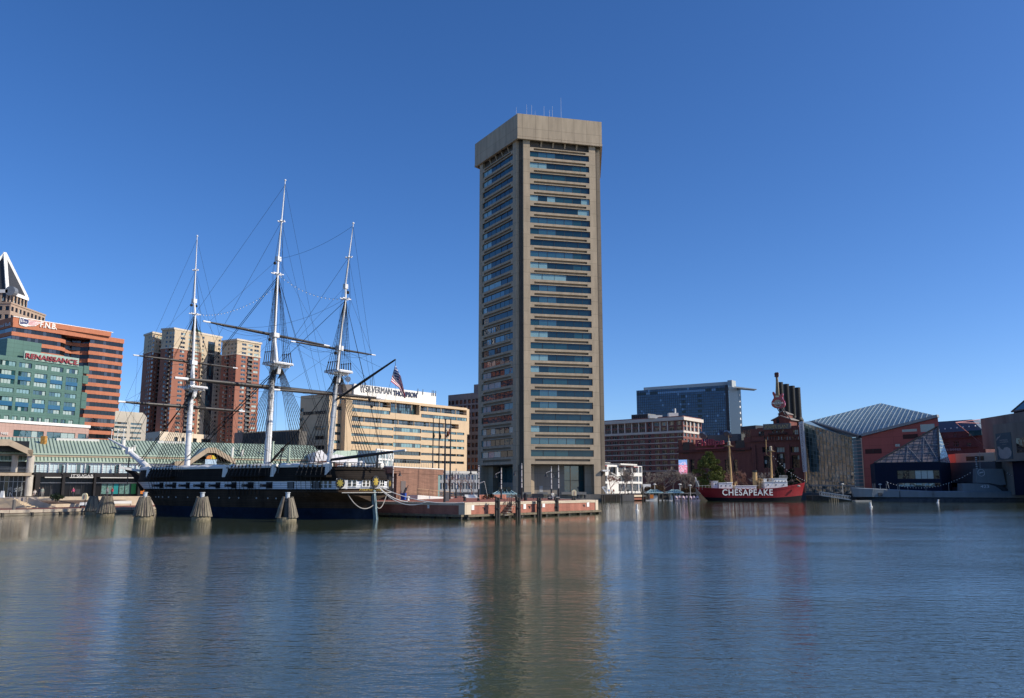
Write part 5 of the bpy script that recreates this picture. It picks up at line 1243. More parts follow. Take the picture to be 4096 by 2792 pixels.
    for yy, s_ in ((4.0, 1), (-3.6, -1)): mb = MB(); mb.tube(sag(tr(yy, 3.4, -.2), q(49.4, s_ * .2, 1.9), 1.1, 12), .06, 5); obj('rudder_chain', mb, chain, t)
    # beakhead, bowsprit, dolphin striker
    mb = MB(); pts = [(-10.4, 7.55), (-9.9, 7.0), (-8.2, 6.5), (-6.4, 5.2), (-5.0, 3.6), (-4.4, 4.4), (-5.0, 5.9), (-7.6, 7.0), (-9.5, 7.75)]
    f = [q(s, .28, z) for s, z in pts]; b = [q(s, -.28, z) for s, z in pts]; mb.face(f); mb.face(b[::-1]); n = len(f); [mb.face([b[k], b[(k + 1) % n], f[(k + 1) % n], f[k]]) for k in range(n)]; obj('beakhead', mb, hullblk, t)
    bs = MB(); bs.tube([q(*((SH.hit(590, 1868))[0:1]), 0, SH.hit(590, 1868)[1]), q(SH.hit(516.6, 1806)[0], 0, SH.hit(516.6, 1806)[1])], [.52, .42], 12); bsp = obj('bowsprit', bs, white, t)
    jb = MB(); a = q(SH.hit(522, 1808)[0], 0, SH.hit(522, 1808)[1] + .25); e = q(SH.hit(434, 1754)[0], 0, SH.hit(434, 1754)[1]); jb.tube([a, e], [.26, .13], 8); obj('jib_boom', jb, white, bsp)
    cb = MB(); c = q(-9.7, 0, 10.4); cb.box((c.x, c.y, c.z - .4), (.9, .9, 1.2), SH.ang); obj('bowsprit_cap', cb, white, bsp)
    ds = MB(); ds.tube([q(*(SH.hit(516, 1830)[0],), 0, SH.hit(516, 1830)[1]), q(SH.hit(509, 1938)[0], 0, SH.hit(509, 1938)[1])], [.13, .1], 6); obj('dolphin_striker', ds, black, t)
    for sg in (1, -1):
        cd = MB(); cd.bar(q(-1.2, sg * 2.5, 6.9), q(-3.2, sg * 5.4, 7.5), .38, .4); obj('cathead', cd, white if sg > 0 else black, t)
    # ---------------- masts
    mm = mat('mast_white', (.76, .76, .75), .45, var=.05, streak=True)
    def C(px, py): s, z = SH.hit(px, py); return q(s, 0, z)
    masts = {}
    for nm, base, topp, cap, cross, cap2, cross2, truck, r0, ws in (
        ('fore', (747, 1885), (776, 1549), (772, 1451), (780, 1256), (777, 1204), (782, 1080), (789, 944), .46, (65, 38, 16)),
        ('main', (1066, 1880), (1110, 1455), (1098, 1341), (1110, 1095), (1113, 1036), (1126, 885), (1141, 721), .50, (83, 43, 22)),
        ('mizzen', (1315, 1860), (1353, 1486), (1357, 1393), (1382, 1195), (1382, 1146), (1395, 1029), (1413, 893), .40, (68, 37, 16))):
        B0, T0, C0, X1, C1, X2, K = [C(*p) for p in (base, topp, cap, cross, cap2, cross2, truck)]
        B0.z = 6.0; dn = (C0 - B0).normalized(); m = MB(); m.tube([B0, B0.lerp(C0, .3), B0.lerp(C0, .65), C0], [r0, r0 * .98, r0 * .9, r0 * .68], 14)
        for i in range(1, 9): p_ = B0.lerp(C0, i / 11); m.tube([p_ - dn * .06, p_ + dn * .06], r0 * 1.06, 14)
        M = obj('mast', m, mm, t)
        m = MB(); m.tube([T0 - dn * .6, C0, X1, C1], [r0 * .5, r0 * .46, r0 * .4, r0 * .34], 10); obj('topmast', m, mm, M)
        m = MB(); m.tube([X1, C1, X2, K - Vector((0, 0, .3)), K], [r0 * .32, r0 * .3, r0 * .24, r0 * .13, r0 * .12], 8); m.sphere(K, .17, 8, 6); obj('topgallant_mast', m, mm, M)
        for cc, rr in ((C0, r0 * 1.0), (C1, r0 * .62)): m = MB(); m.box((cc.x, cc.y, cc.z - .35), (rr * 2, rr * 2.4, .7), SH.ang + .1); obj('mast_cap', m, mm, M)
        # platform: transverse timbers with slats
        pw, cw, c2 = [w / F * T0.y * .62 for w in ws]
        m = MB(); f = T0; pl = 1.5
        def pp(a, b, z): return f + D3 * a + N3 * b + Vector((0, 0, z))
        m.hexa([pp(-pl, -pw * .85, 0), pp(-pl, pw * .85, 0), pp(pl * .9, pw, 0), pp(pl * .9, -pw, 0)] + [pp(-pl, -pw * .85, .14), pp(-pl, pw * .85, .14), pp(pl * .9, pw, .14), pp(pl * .9, -pw, .14)])
        for i in range(15): y = -pw + 2 * pw * (i + .5) / 15; m.bar(pp(-pl, y * .9, -.12), pp(pl, y, -.12), .1, .22)
        m.bar(pp(-.4, -pw, -.3), pp(-.4, pw, -.3), .3, .35); m.bar(pp(.4, -pw, -.3), pp(.4, pw, -.3), .3, .35); obj('top_platform', m, mm, M)
        m = MB(); hb_ = T0 - dn * 1.6; m.tube([hb_, T0 - dn * .2], [r0 * .95, r0 * 1.5], 12); obj('hounds', m, mm, M)
        for cc, w_ in ((X1, cw), (X2, c2)):
            m = MB(); m.bar(cc - N3 * w_ + D3 * .25, cc + N3 * w_ + D3 * .25, .12, .14); m.bar(cc - N3 * w_ - D3 * .3, cc + N3 * w_ - D3 * .3, .1, .14); m.bar(cc - D3 * .7, cc + D3 * .7, .14); obj('crosstrees', m, mm, M)
        masts[nm] = (M, B0, T0, C0, X1, C1, X2, K, pw, cw, r0)
    # ---------------- yards
    yd = Vector((.62, .785)).normalized()
    spar = mat('black_spar', (.025, .022, .02), .4, var=.2)
    def yard(l, c, r, rad, nm='yard', off=-.6):
        cs = SH.hit(*c); cc = q(cs[0] + off, 0, cs[1]); w = Wall(cc.xy - yd * 20, cc.xy + yd * 20); A = w.pt(*w.hit(*l)); B = w.pt(*w.hit(*r)); ctr = A.lerp(B, .5)
        m = MB(); m.tube([A, A.lerp(ctr, .35), ctr, B.lerp(ctr, .35), B], [rad * .45, rad * .8, rad, rad * .8, rad * .45], 8); Y = obj(nm, m, spar, t)
        for e, s_ in ((A, 1), (B, -1)):
            m = MB(); m.tube([e, e + (ctr - e) * .10], [rad * .5, rad * .58], 8); obj('yard_tip', m, mm, Y)
        fr = MB(); pts = sag(A.lerp(B, .07), ctr, .9, 8)[:-1] + sag(ctr, A.lerp(B, .93), .9, 8); fr.tube(pts, .022, 3); obj('foot_rope', fr, rope, Y); return A, B, ctr
    Y = {}
    Y['fc'] = yard((472, 1606), (762, 1632), (978, 1646), .30); Y['ft'] = yard((533, 1420), (772, 1449), (950, 1473), .2)
    Y['mc'] = yard((699, 1511), (1092, 1549), (1537, 1596), .36); Y['mt'] = yard((812, 1284), (1098, 1328), (1317, 1384), .24)
    Y['zc'] = yard((1095, 1558), (1345, 1578), (1522, 1592), .24); Y['zt'] = yard((1163, 1365), (1357, 1393), (1501, 1421), .18)
    for a, b, r_, nm in (((1336, 1605), (1582, 1438), .2, 'gaff'), ((1309, 1841), (1622, 1801), .24, 'spanker_boom')):
        m = MB(); A, B = C(*a), C(*b); m.tube([A, A.lerp(B, .5), B], [r_ * .8, r_, r_ * .6], 8); G_ = obj(nm, m, spar, t)
        if nm != 'gaff': m = MB(); m.tube([A.lerp(B, .86), B + (B - A) * .002], [r_ * .75, r_ * .7], 8); obj('boom_tip', m, offwhite, G_)
        Y[nm] = (A, B, A.lerp(B, .5))
    m = MB(); e = C(1510, 1812); m.tube([e, Vector((e.x, e.y, 6.9))], .15, 6); obj('boom_crutch', m, spar, t)
    # ---------------- standing rigging
    deb = MB(); cnt = 0
    for nm, (M, B0, T0, C0, X1, C1, X2, K, pw, cw, r0) in masts.items():
        sm = {'fore': 7.2, 'main': 27.0, 'mizzen': 40.6}[nm]; n = {'fore': 8, 'main': 9, 'mizzen': 6}[nm]; a0, a1 = {'fore': (-.6, 5.4), 'main': (-.4, 6.4), 'mizzen': (.2, 4.4)}[nm]
        for sg, f in ((1, side), (-1, far)):
            ch = MB(); p0, p1 = f(sm + a0 - .4, 5.75, .0), f(sm + a1 + .4, 5.75, .0); nn = N3 * sg
            ch.hexa([p0, p1, p1 + nn * .75, p0 + nn * .75] + [v + Vector((0, 0, .16)) for v in (p0, p1, p1 + nn * .75, p0 + nn * .75)]); obj('channel', ch, hullblk, t)
            feet = []
            for i in range(n):
                s = sm + a0 + (a1 - a0) * i / (n - 1); lo = f(s, 5.85, .68); hi = T0 - Vector((0, 0, .5)) + N3 * sg * .35 + D3 * (.1 * i - .3)
                m = MB(); m.tube([lo, hi], .046, 4, cap=False); m.sphere(lo + (hi - lo) * .028, .14, 6, 4); m.sphere(lo + (hi - lo) * .085, .14, 6, 4); m.tube([lo, lo + (hi - lo) * .085], .08, 4)
                m.tube([lo, f(s - .3, 3.75, .12)], .04, 3); m.tube([f(s - .3, 3.75, .12), f(s - .3, 3.2, .08)], .06, 4); obj('shroud', m, rope, t); feet.append((lo, hi))
            rt = MB(); k = 1; H_ = hi.z - lo.z; st = .62
            while k * st < H_ - 1.2:
                fr_ = k * st / H_
                if fr_ > .11: rt.tube([a.lerp(b, fr_) for a, b in feet[:(n if k % 4 == 0 else n - 1)]], .010, 3, cap=False)
                k += 1
            obj('ratlines', rt, rope, t)
            lat = MB(); lat.bar(feet[0][0].lerp(feet[0][1], .11), feet[-1][0].lerp(feet[-1][1], .11), .09); obj('sheer_batten', lat, rope, t)
            # topmast shrouds from the platform edge
            tf = []
            for i in range(5):
                lo = T0 + D3 * (-.9 + .5 * i) + N3 * sg * pw * .97; hi = X1 - Vector((0, 0, .3)) + N3 * sg * .15
                m = MB(); m.tube([lo, hi], .035, 3, cap=False); m.sphere(lo + (hi - lo) * .12, .13, 6, 4); m.tube([lo, lo + (hi - lo) * .12], .07, 4)
                m.tube([lo, B0.lerp(T0, .86) + N3 * sg * .3], .035, 3, cap=False); obj('topmast_shroud', m, rope, t); tf.append((lo, hi))
            rt = MB(); k = 4
            while k * .42 < (hi.z - lo.z) - 1: rt.tube([a.lerp(b, k * .42 / (hi.z - lo.z)) for a, b in tf], .011, 3, cap=False); k += 1
            obj('ratlines', rt, rope, t)
            # topgallant shrouds and backstays
            m = MB()
            for i in range(2): m.tube([T0 + N3 * sg * pw * .6, X1 + N3 * sg * cw + D3 * .25 * i, X2 + Vector((0, 0, -.2))], .018, 3, cap=False)
            obj('topgallant_shroud', m, rope, t)
            for i, (hi, ds_) in enumerate(((X1, 1.3), (X1, 1.9), (X2, 2.5), (K - Vector((0, 0, .5)), 3.1))):
                m = MB(); m.tube([f(min(sm + a1 + ds_, 46.5), 5.85, .6), hi], .03 if i < 2 else .02, 3, cap=False); obj('backstay', m, rope, t)
    def line(a, b, r_=.03, sg=0, nm='stay'):
        m = MB(); m.tube(sag(a, b, sg, 10) if sg else [a, b], r_, 4 if r_ > .03 else 3, cap=False); obj(nm, m, rope, t)
    f_, m_, z_ = masts['fore'], masts['main'], masts['mizzen']
    tip, capb = e_tip if False else C(434, 1754), C(517, 1808)
    line(f_[2] - Vector((0, 0, .6)), C(545, 1862), .085); line(f_[2] - Vector((0, 0, .9)) + N3 * .3, C(553, 1868), .085)
    line(f_[4], capb, .04); line(f_[4] + Vector((0, 0, -.4)), C(500, 1795), .04); line(f_[6], C(468, 1775), .022); line(f_[7] - Vector((0, 0, .6)), tip, .02); line(f_[4], C(452, 1765), .022)
    line(m_[2] - Vector((0, 0, .6)), q(4.5, .3, 7.2), .085); line(m_[2] - Vector((0, 0, .9)), q(5.2, -.3, 7.2), .085)
    line(m_[4] - Vector((0, 0, .5)), f_[2] + Vector((0, 0, .6)), .055); line(m_[4] - Vector((0, 0, .9)), f_[2] + Vector((0, 0, .2)), .055); line(m_[6], f_[2] + Vector((0, 0, 1.4)), .026); line(m_[7] - Vector((0, 0, .8)), f_[4], .024)
    line(z_[2] - Vector((0, 0, .6)), q(28.5, 0, 7.5), .07); line(z_[4] - Vector((0, 0, .3)), m_[2] - Vector((0, 0, .2)), .045); line(z_[6], m_[2] + Vector((0, 0, .3)), .026); line(z_[7] - Vector((0, 0, .4)), m_[5], .024, .8)
    # braces and lifts
    def tips(k): return Y[k][0].lerp(Y[k][2], .08), Y[k][1].lerp(Y[k][2], .08)
    for k, hi in (('fc', f_[3]), ('ft', f_[5]), ('mc', m_[3]), ('mt', m_[5]), ('zc', z_[3]), ('zt', z_[5])):
        for e in tips(k): line(e, hi, .018, nm='lift')
    for k, tgt in (('fc', (m_[2] - Vector((0, 0, 2)))), ('ft', m_[3]), ('mt', z_[3]), ('zc', m_[2] - Vector((0, 0, 3))), ('zt', m_[3])):
        for i, e in enumerate(tips(k)): line(e, tgt, .018, 1.0 if i else .5, nm='brace')
    for k, s in (('mc', 44.5),):
        line(tips(k)[0], side(40, 7), .018, 1.2, 'brace'); line(tips(k)[1], far(45, 7), .018, 1, 'brace')
    line(tips('mt')[0], z_[4], .02, 2.2, 'brace'); line(tips('fc')[0], side(14, 7), .018, 1.0, 'brace'); line(tips('fc')[0], q(-6, 0, 9), .018, .8, 'brace'); line(tips('ft')[0], q(-9, 0, 10), .018, .5, 'brace')
    A, B, c_ = Y['gaff']; line(B.lerp(A, .2), z_[3], .02); line(B.lerp(A, .45), z_[3], .02); line(B, Y['spanker_boom'][1].lerp(Y['spanker_boom'][0], .12), .018); line(B.lerp(A, .35), q(46, 2, 7.3), .018, nm='vang'); line(B.lerp(A, .35), q(46, -2, 7.3), .018, nm='vang')
    for f0 in (.36, .40): p_ = B.lerp(A, f0); line(p_, p_ - Vector((0, 0, 4.5 - 3 * (f0 - .36) / .04 * .4)), .02, nm='tackle'); m = MB(); m.sphere(p_ - Vector((0, 0, 4.4 - 3 * (f0 - .36) / .04 * .4)), .22, 7, 5); obj('block', m, rope, t)
    for i in range(16):   # running gear hanging down each mast
        M_ = (f_, m_, z_)[i % 3]; a_ = M_[2] + N3 * R.uniform(-1.2, 1.2) + D3 * R.uniform(-.8, .8); b_ = q({0: 7, 1: 27, 2: 40.5}[i % 3] + R.uniform(-3, 3), R.uniform(-4.5, 4.5), 6.6); line(a_, b_, .017, nm='halyard')
    for i, p_ in enumerate((f_[3] + N3 * .8, m_[3] + N3 * .9, z_[3] + N3 * .7, f_[5] + N3 * .5, m_[5] + N3 * .6, z_[5] - N3 * .5, f_[5] - N3 * .4)):
        m = MB(); m.sphere(p_ - Vector((0, 0, .8)), .26, 7, 5); obj('block', m, rope, t)
    # furled spar with its rope coil between main and mizzen
    m = MB(); a, b = C(1076, 1857), C(1155, 1768); m.tube([a, a.lerp(b, .35), a.lerp(b, .6), a.lerp(b, .68), a.lerp(b, .75), b], [.1, .22, .14, .3, .12, .14], 7); obj('stowed_boom', m, mat('brown_spar', (.08, .05, .03), .7), t)
    m = MB(); m.bar(side(36.8, 6.2, .2), side(36.9, 9.3, .1), .14); obj('davit_post', m, spar, t)
    # mooring lines to the pier
    for i, e in enumerate((G(1632, 2007, 2.3), G(1855, 2010, 2.3), G(1700, 2010, 2.3))):
        m = MB(); m.tube(sag(tr(-.4, 4.5, .2), e, .5 + .35 * i, 10), .055, 4); obj('mooring_line', m, mat('white_rope', (.62, .6, .56), .8), t)
    # flag on the gaff
    fl = thing('national_flag', C(1582, 1459), 'red white and blue striped flag drooping from the gaff end', 'flag')
    FW = Wall(C(1582, 1459).xy, C(1582, 1459).xy + Vector((.95, .31))); A, B, C_, D_ = (1581, 1459), (1563, 1526), (1612, 1588), (1622, 1593); m = MB(); nu, nv = 26, 13; g = {}
    for i in range(nu + 1):
        u = i / nu
        ta = Vector(A).lerp(Vector((1602, 1508)), u * 2) if u < .5 else Vector((1602, 1508)).lerp(Vector(D_), u * 2 - 1)
        tb = Vector(B).lerp(Vector((1594, 1552)), u * 2) if u < .5 else Vector((1594, 1552)).lerp(Vector(C_), u * 2 - 1)
        for j in range(nv + 1):
            v = j / nv; p_ = ta.lerp(tb, v); s, z = FW.hit(*p_); g[i, j] = FW.pt(s, z, .45 * sin(v * 7 + u * 3) * (.3 + u * .7))
    for i in range(nu):
        for j in range(nv):
            can = j < 7 and i < 11; star = can and (i % 2 == 1) and (j % 2 == (1 if (i // 2) % 2 else 0))
            m.face([g[i, j], g[i + 1, j], g[i + 1, j + 1], g[i, j + 1]], (1 if star else 2) if can else (0 if j % 2 == 0 else 1))
    obj('cloth', m, [mat('flag_red', (.48, .03, .05), .8, var=.03), mat('flag_white', (.75, .75, .76), .8, var=.03), mat('flag_blue', (.02, .04, .16), .8, var=.03)], fl)
    h = MB(); h.tube([Y['gaff'][1], g[0, 0], g[0, nv], q(47.5, 0, 7.4)], .018, 3); obj('halyard', h, rope, fl)
    # strings of bulbs between the mastheads
    bm = mat('clear_bulb', (.8, .8, .78), .3); bme = None
    for lab, a, b, sgg, n in (('string of bulbs sagging between foremast and mainmast', f_[4], m_[4] - Vector((0, 0, 2)), 1.6, 26), ('string of bulbs sagging between mainmast and mizzenmast', m_[4], z_[4], 1.2, 18), ('string of bulbs running from the foremast down to the bowsprit', f_[2] - Vector((0, 0, 3)), C(560, 1840), .6, 16)):
        ts = thing('bulb_string', a, lab, 'string lights', 'bulb strings in the ship rigging'); pts = sag(a, b, sgg, n); m = MB(); m.tube(pts, .014, 3); obj('cable', m, rope, ts)
        for p_ in pts[1:-1]:
            if bme is None: m = MB(); m.sphere((0, 0, 0), .085, 6, 4); bme = bpy.data.meshes.new('bulb'); bme.from_pydata(m.v, [], m.f); bme.materials.append(bm)
            o = bpy.data.objects.new('bulb', bme); COL.objects.link(o); o.parent = ts; o.location = p_ - Vector((0, 0, .1)) - wloc(ts)
ship()
# ------------------------------------------------------------ the brick pier
DK = 2.15
def pier():
    C, Rr = (-6.47, 115.06), (14.0, 138.1); Lf = (-46, 141.6); poly = [Lf, C, Rr, (7.5, 158), (-14, 196), (-29, 200), (-49, 190)]
    struct_d = MB(); struct_d.prism(poly, -1, DK - .02); struct('pier_deck', struct_d, [brick_pave])
    t = thing('pier_wall', (C[0], C[1], 0), 'red brick pier wall with pale stone coping and stone corner block', 'pier wall')
    br = brickmat('pier_brick', (.40, .14, .09), (.33, .11, .07), (.36, .22, .17), .42, .11, .012, var=.3)
    st = brickmat('coping_stone', (.62, .52, .38), (.58, .48, .35), (.25, .2, .15), 2.6, 2, .025, var=.12)
    for a, b in ((Lf, C), (C, Rr), (Rr, poly[3])):
        w = Wall(a, b); m = MB(); w.box(m, 0, w.L, .55, DK - .34, -.5, .02); obj('brick_face', m, br, t)
        m = MB(); w.box(m, 0, w.L, DK - .34, DK + .04, -.9, .1); obj('coping', m, st, t)
        m = MB(); w.box(m, 0, w.L, .28, .58, .02, .75); w.box(m, 0, w.L, -.6, .28, -.5, .05); obj('fender_beam', m, mat('algae_timber', (.16, .13, .085), .9, var=.45, scale=2, bump=.4), t)
        n = int(w.L / 2.6)
        for i in range(n + 1):
            m = MB(); u = min(w.L - .3, .15 + i * w.L / max(n, 1)); w.box(m, u - .2, u + .2, -.6, .3, .1, .62); obj('fender_post', m, wooddark, t)
    wl, wr = Wall(Lf, C), Wall(C, Rr)
    m = MB(); wl.box(m, wl.L - .9, wl.L + .14, .56, DK + .05, -.5, .13); wr.box(m, 0, 1.15, .56, DK + .052, -.5, .13); obj('corner_block', m, st, t)
    m = MB(); wr.box(m, wr.L - .7, wr.L + .02, .56, DK + .052, -.5, .13); obj('corner_block', m, st, t)
    for w, a, b, c, d in ((wr, 1884, 1895, 2040, 2021), (wr, 2092, 2102, 2036, 2015), (wr, 2168, 2178, 2029, 2013), (wr, 2346, 2355, 2027, 2008), (wl, 1711, 1718, 2033, 2019)):
        m = MB(); w.box(m, w.S(a, 2030), w.S(b, 2030), max(.65, w.Z(a, c)), w.Z(a, d), .03, .1); obj('white_notice', m, white, t)
    for px in (1937, 2118, 2336):
        m = MB(); u = wr.S(px, 2035); wr.box(m, u - .12, u + .12, 1.15, 1.5, .03, .09); wr.box(m, u - .35, u + .1, 1.42, 1.5, .03, .12); obj('cleat', m, black, t)
    # timber piles
    for i, (px, wy) in enumerate(((1990, 2073), (2073, 2069), (2157, 2065), (2226, 2061), (2296, 2057))):
        b = G(px, wy, 0); p_ = thing('mooring_pile_group', b, ['dark timber mooring piles nearest the pier corner, left of the steel stair', 'dark timber mooring piles right of the steel stair', 'dark timber mooring piles between the second and fourth groups', 'dark timber mooring piles in front of the seated person', 'dark timber mooring piles below the cream life ring box'][i], 'mooring piles', 'mooring piles along the pier wall')
        top = P(px, 1987, b.y).z
        for k, (dx, dy) in enumerate(((-.2, 0), (.2, .04), (0, .33))):
            m = MB(); m.tube([(b.x + dx, b.y + dy, -1), (b.x + dx * .85, b.y + dy, top - .1 * k - (.05 * i) % .12)], [.21, .18], 9); obj('pile', m, mat('tarred_pile', (.06, .052, .045), .85, var=.6, scale=2.2, bump=.4, streak=True), p_)
        for zz in (top * .45, top - .6): m = MB(); m.tube([(b.x, b.y + .12, zz), (b.x, b.y + .12, zz + .09)], .44, 14); obj('cable_band', m, darkmetal, p_)
    # steel stair down to the water
    s = thing('steel_stair', G(2032, 2066, 0), 'rusty steel stair going down the pier wall between two pile groups', 'stair'); w = Wall(wr.pt(0, 0, .9).xy, wr.pt(wr.L, 0, .9).xy); u0, u1 = w.S(2010, 2030), w.S(2056, 2030); m = MB()
    rust = mat('rusty_steel', (.09, .06, .045), .8, var=.5, scale=5)
    for i in range(6): z = .35 + i * .33; uu = u0 + (u1 - u0) * (i / 6); m2 = MB(); w.box(m2, uu, uu + (u1 - u0) * .38, z, z + .05, -.5, .3); obj('tread', m2, mat('pale_tread', (.35, .33, .28), .7), s)
    for o in (-.5, .3):
        m.bar(w.pt(u0, .3, o), w.pt(u1, 2.3, o), .06); m.bar(w.pt(u0, 1.3, o), w.pt(u1, 3.3, o), .045); m.bar(w.pt(u1, 2.3, o), w.pt(u1 - 1, 0, o), .05)
        for k in range(7): f = k / 6; m.bar(w.pt(u0 + (u1 - u0) * f, .3 + 2 * f, o), w.pt(u0 + (u1 - u0) * f, 1.3 + 2 * f, o), .04)
        m.bar(w.pt(u0, -.5, o), w.pt(u0, 3.1, o), .06); m.bar(w.pt(u1, -.5, o), w.pt(u1, 3.3, o), .06)
    obj('frame', m, rust, s)
    return wl, wr
PL, PR = pier()

# ------------------------------------------------------------ timber-clad visitor building
def museum():
    A, B = P(1571, 1872, 141), P(1773, 1876, 163); w = Wall(A.xy, B.xy); z0, z1 = DK, w.Z(1680, 1874); S = w.S
    clad = brickmat('brown_timber_cladding', (.30, .165, .11), (.23, .125, .085), (.06, .035, .025), 2.3, .21, .02, var=.3, rough=.75)
    clad2 = MB(); t = thing('timber_clad_building', w.pt(0, z0), 'low windowless building clad in brown horizontal timber boards', 'building')
    u0, u1 = S(1586, 1950), S(1752, 1950); w.box(clad2, u0, u1, z0, z1 - 1.0, -9, 0); w.box(clad2, 0, w.L, z1 - 1.0, z1, -9, .05); obj('clad_wall', clad2, clad, t)
    m = MB(); w.box(m, 0, w.L + .1, z1, z1 + .18, -9, .15); obj('parapet_trim', m, offwhite, t)
    m = MB(); w.box(m, .2, u0, z0, z1 - 1, -8, -.8, 0); obj('dark_entrance', m, black, t)
    m = MB(); w.box(m, S(1602, 1950), S(1621, 1950), z0 + .5, w.Z(1610, 1924), 0, .08); obj('door', m, mat('brown_grey_door', (.13, .11, .10), .6), t)
    m = MB(); w.box(m, u1 + .02, S(1764, 1950), z0, z1 - 1.02, -5, -.2); obj('glass_corner', m, glass('clear_green_glass', (.20, .30, .28), rough=.08, ior=1.6), t)
    m = MB(); a, b = S(1576, 1860), S(1752, 1860)
    for h in (.0, 1.15): m.bar(w.pt(a, z1 + .2 + h, -.6), w.pt(b, z1 + .2 + h, -.6), .05)
    for k in range(19): m.bar(w.pt(a + (b - a) * k / 18, z1 + .2, -.6), w.pt(a + (b - a) * k / 18, z1 + 1.35, -.6), .04)
    obj('roof_railing', m, greymetal, t)
    r = MB(); p = w.pt; ra, rb = S(1624, 1990), S(1772, 1990); r.hexa([p(ra, z0, 2.2), p(rb, z0, 2.2), p(rb, z0, .4), p(ra, z0, .4), p(ra, z0 + .75, 2.2), p(rb, z0 + .05, 2.2), p(rb, z0 + .05, .4), p(ra, z0 + .75, .4)]); obj('ramp', r, mat('pale_ramp', (.62, .60, .56), .8), t)
    m = MB(); wr_ = mat('light_timber_rail', (.38, .25, .15), .8)
    for k in range(11): f = k / 10; u = ra + (rb - ra) * f; m.bar(p(u, z0 + .75 * (1 - f), 2.1), p(u, z0 + 1.85 - .75 * f, 2.1), .09)
    m.bar(p(ra, z0 + 1.85, 2.1), p(rb, z0 + 1.1, 2.1), .12, .08); m.bar(p(ra, z0 + 1.3, 2.1), p(rb, z0 + .6, 2.1), .05); obj('ramp_rail', m, wr_, t)
    m = MB(); m.bar(p(S(1578, 1990), z0, 1.5), p(S(1600, 1960), z0 + 2.4, 1.5), .08); m.bar(p(S(1585, 1996), z0, .9), p(S(1605, 1970), z0 + 2.0, .9), .3, .1); obj('entry_stair', m, darkmetal, t)
    q = G(1614, 2000, DK); m = MB(); m.box((q.x, q.y, DK), (.62, .7, 1.05), w.ang, 0, 1.12); m.box((q.x, q.y, DK + 1.05), (.74, .84, .08), w.ang); tag(obj('wheelie_bin', m, mat('bin_blue', (.02, .08, .35), .5)), 'blue wheelie bin beside the timber clad building', 'bin')
    q = G(1579, 2003, DK)
    return w
MW = museum()

# ------------------------------------------------------------ lamps, flagpoles, benches and smaller things on the pier
def lamp(px, pyb, pyt, arm, label, z=DK, diag=False):
    b = G(px, pyb, z); zt = P(px, pyt, b.y).z; t = thing('dock_lamp', b, label, 'street lamp', 'dock lamps on the pier'); h = zt - z
    m = MB(); m.tube([b, b + Vector((0, 0, h * .32))], [.17, .14], 10); m.lathe(b, [(.27, 0), (.27, .12), (.18, .2)], 10); obj('base', m, black, t)
    m = MB(); m.tube([b + Vector((0, 0, h * .32)), b + Vector((0, 0, h * .97))], [.1, .085], 10); obj('pole', m, mat('pale_worn_pole', (.55, .53, .50), .6, var=.25, scale=3), t)
    for f in (.45, .6, .8, .93): m = MB(); m.tube([b + Vector((0, 0, h * f)), b + Vector((0, 0, h * f + .12))], .135, 10); obj('collar', m, black, t)
    m = MB(); m.tube([b + Vector((0, 0, h * .95)), b + Vector((0, 0, h))], [.07, .04], 8); obj('finial', m, black, t)
    e = P(arm[0], arm[1], b.y); s = b + Vector((0, 0, h * .86)) if diag else Vector((b.x, b.y, e.z + .55)); e2 = Vector((e.x, e.y, e.z + (.45 if diag else .55)))
    m = MB(); m.tube([s, e2], .045, 6); m.tube([e2, Vector((e.x, e.y, e.z + .2))], .04, 6); obj('arm', m, offwhite if diag else black, t)
    m = MB(); m.lathe((e.x, e.y, e.z - .18), [(.30, 0), (.26, .12), (.13, .28), (.1, .5), (.06, .55)], 12); obj('bell_shade', m, black, t)
lamp(1824, 1992, 1873, (1809, 1899), 'dock lamp by the white bench, leftmost of the pier lamps'); lamp(1914, 2003, 1857, (1883, 1893), 'tall dock lamp with white bracket beside the white bench')
lamp(2005, 1997, 1868, (1983, 1906), 'dock lamp with slanted arm above the steel stair', diag=True); lamp(2087, 1998, 1850, (2058, 1897), 'dock lamp standing next to the black litter bin')
lamp(2206, 1999, 1863, (2185, 1902), 'dock lamp with slanted arm behind the seated person', diag=True); lamp(2235, 1998, 1859, (2212, 1903), 'dock lamp right of the seated person')
lamp(1570, 2001, 1850, (1600, 1899), 'dock lamp at the ship stern by the timber building')
q = G(1914, 2003, DK); m = MB(); a = q + Vector((0, 0, 2.1)); m.tube([a, a + Vector((.1, 0, .6)), P(1938, 1925, q.y)], .06, 6); m.tube([P(1938, 1925, q.y), P(1950, 1985, q.y)], .02, 4); tag(obj('davit_arm', m, offwhite), 'white davit arm leaning right from a dock lamp', 'davit')
def flagpole(px, pyt, Y, z, label, cols, fy, fs, pyb=None):
    b = P(px, 1900, Y); t = thing('flagpole', (b.x, Y, z), label, 'flagpole', 'tall black flagpoles behind the pier'); zt = P(px, pyt, Y).z
    m = MB(); m.tube([(b.x, Y, z), (b.x, Y, zt)], [.17, .09], 8); m.sphere((b.x, Y, zt + .1), .14, 8, 6); obj('pole', m, black, t)
    f = MB(); y0, y1 = fy; n = 10
    for i in range(n):
        for j in range(4):
            def g(i_, j_):
                u = i_ / n; w_ = fs * (.25 + u * .9 if u < .75 else (.92 - (u - .75) * 3.2)); return P(px + 1 + j_ / 4 * w_ + u * fs * .35, y0 + (y1 - y0) * u + j_ * 1.2, Y) + Vector((0, .22 * sin(u * 6 + j_ * 2), 0))
            f.face([g(i, j), g(i + 1, j), g(i + 1, j + 1), g(i, j + 1)], (i // 2 + j) % len(cols))
    tag(obj('flag', f, cols, t))
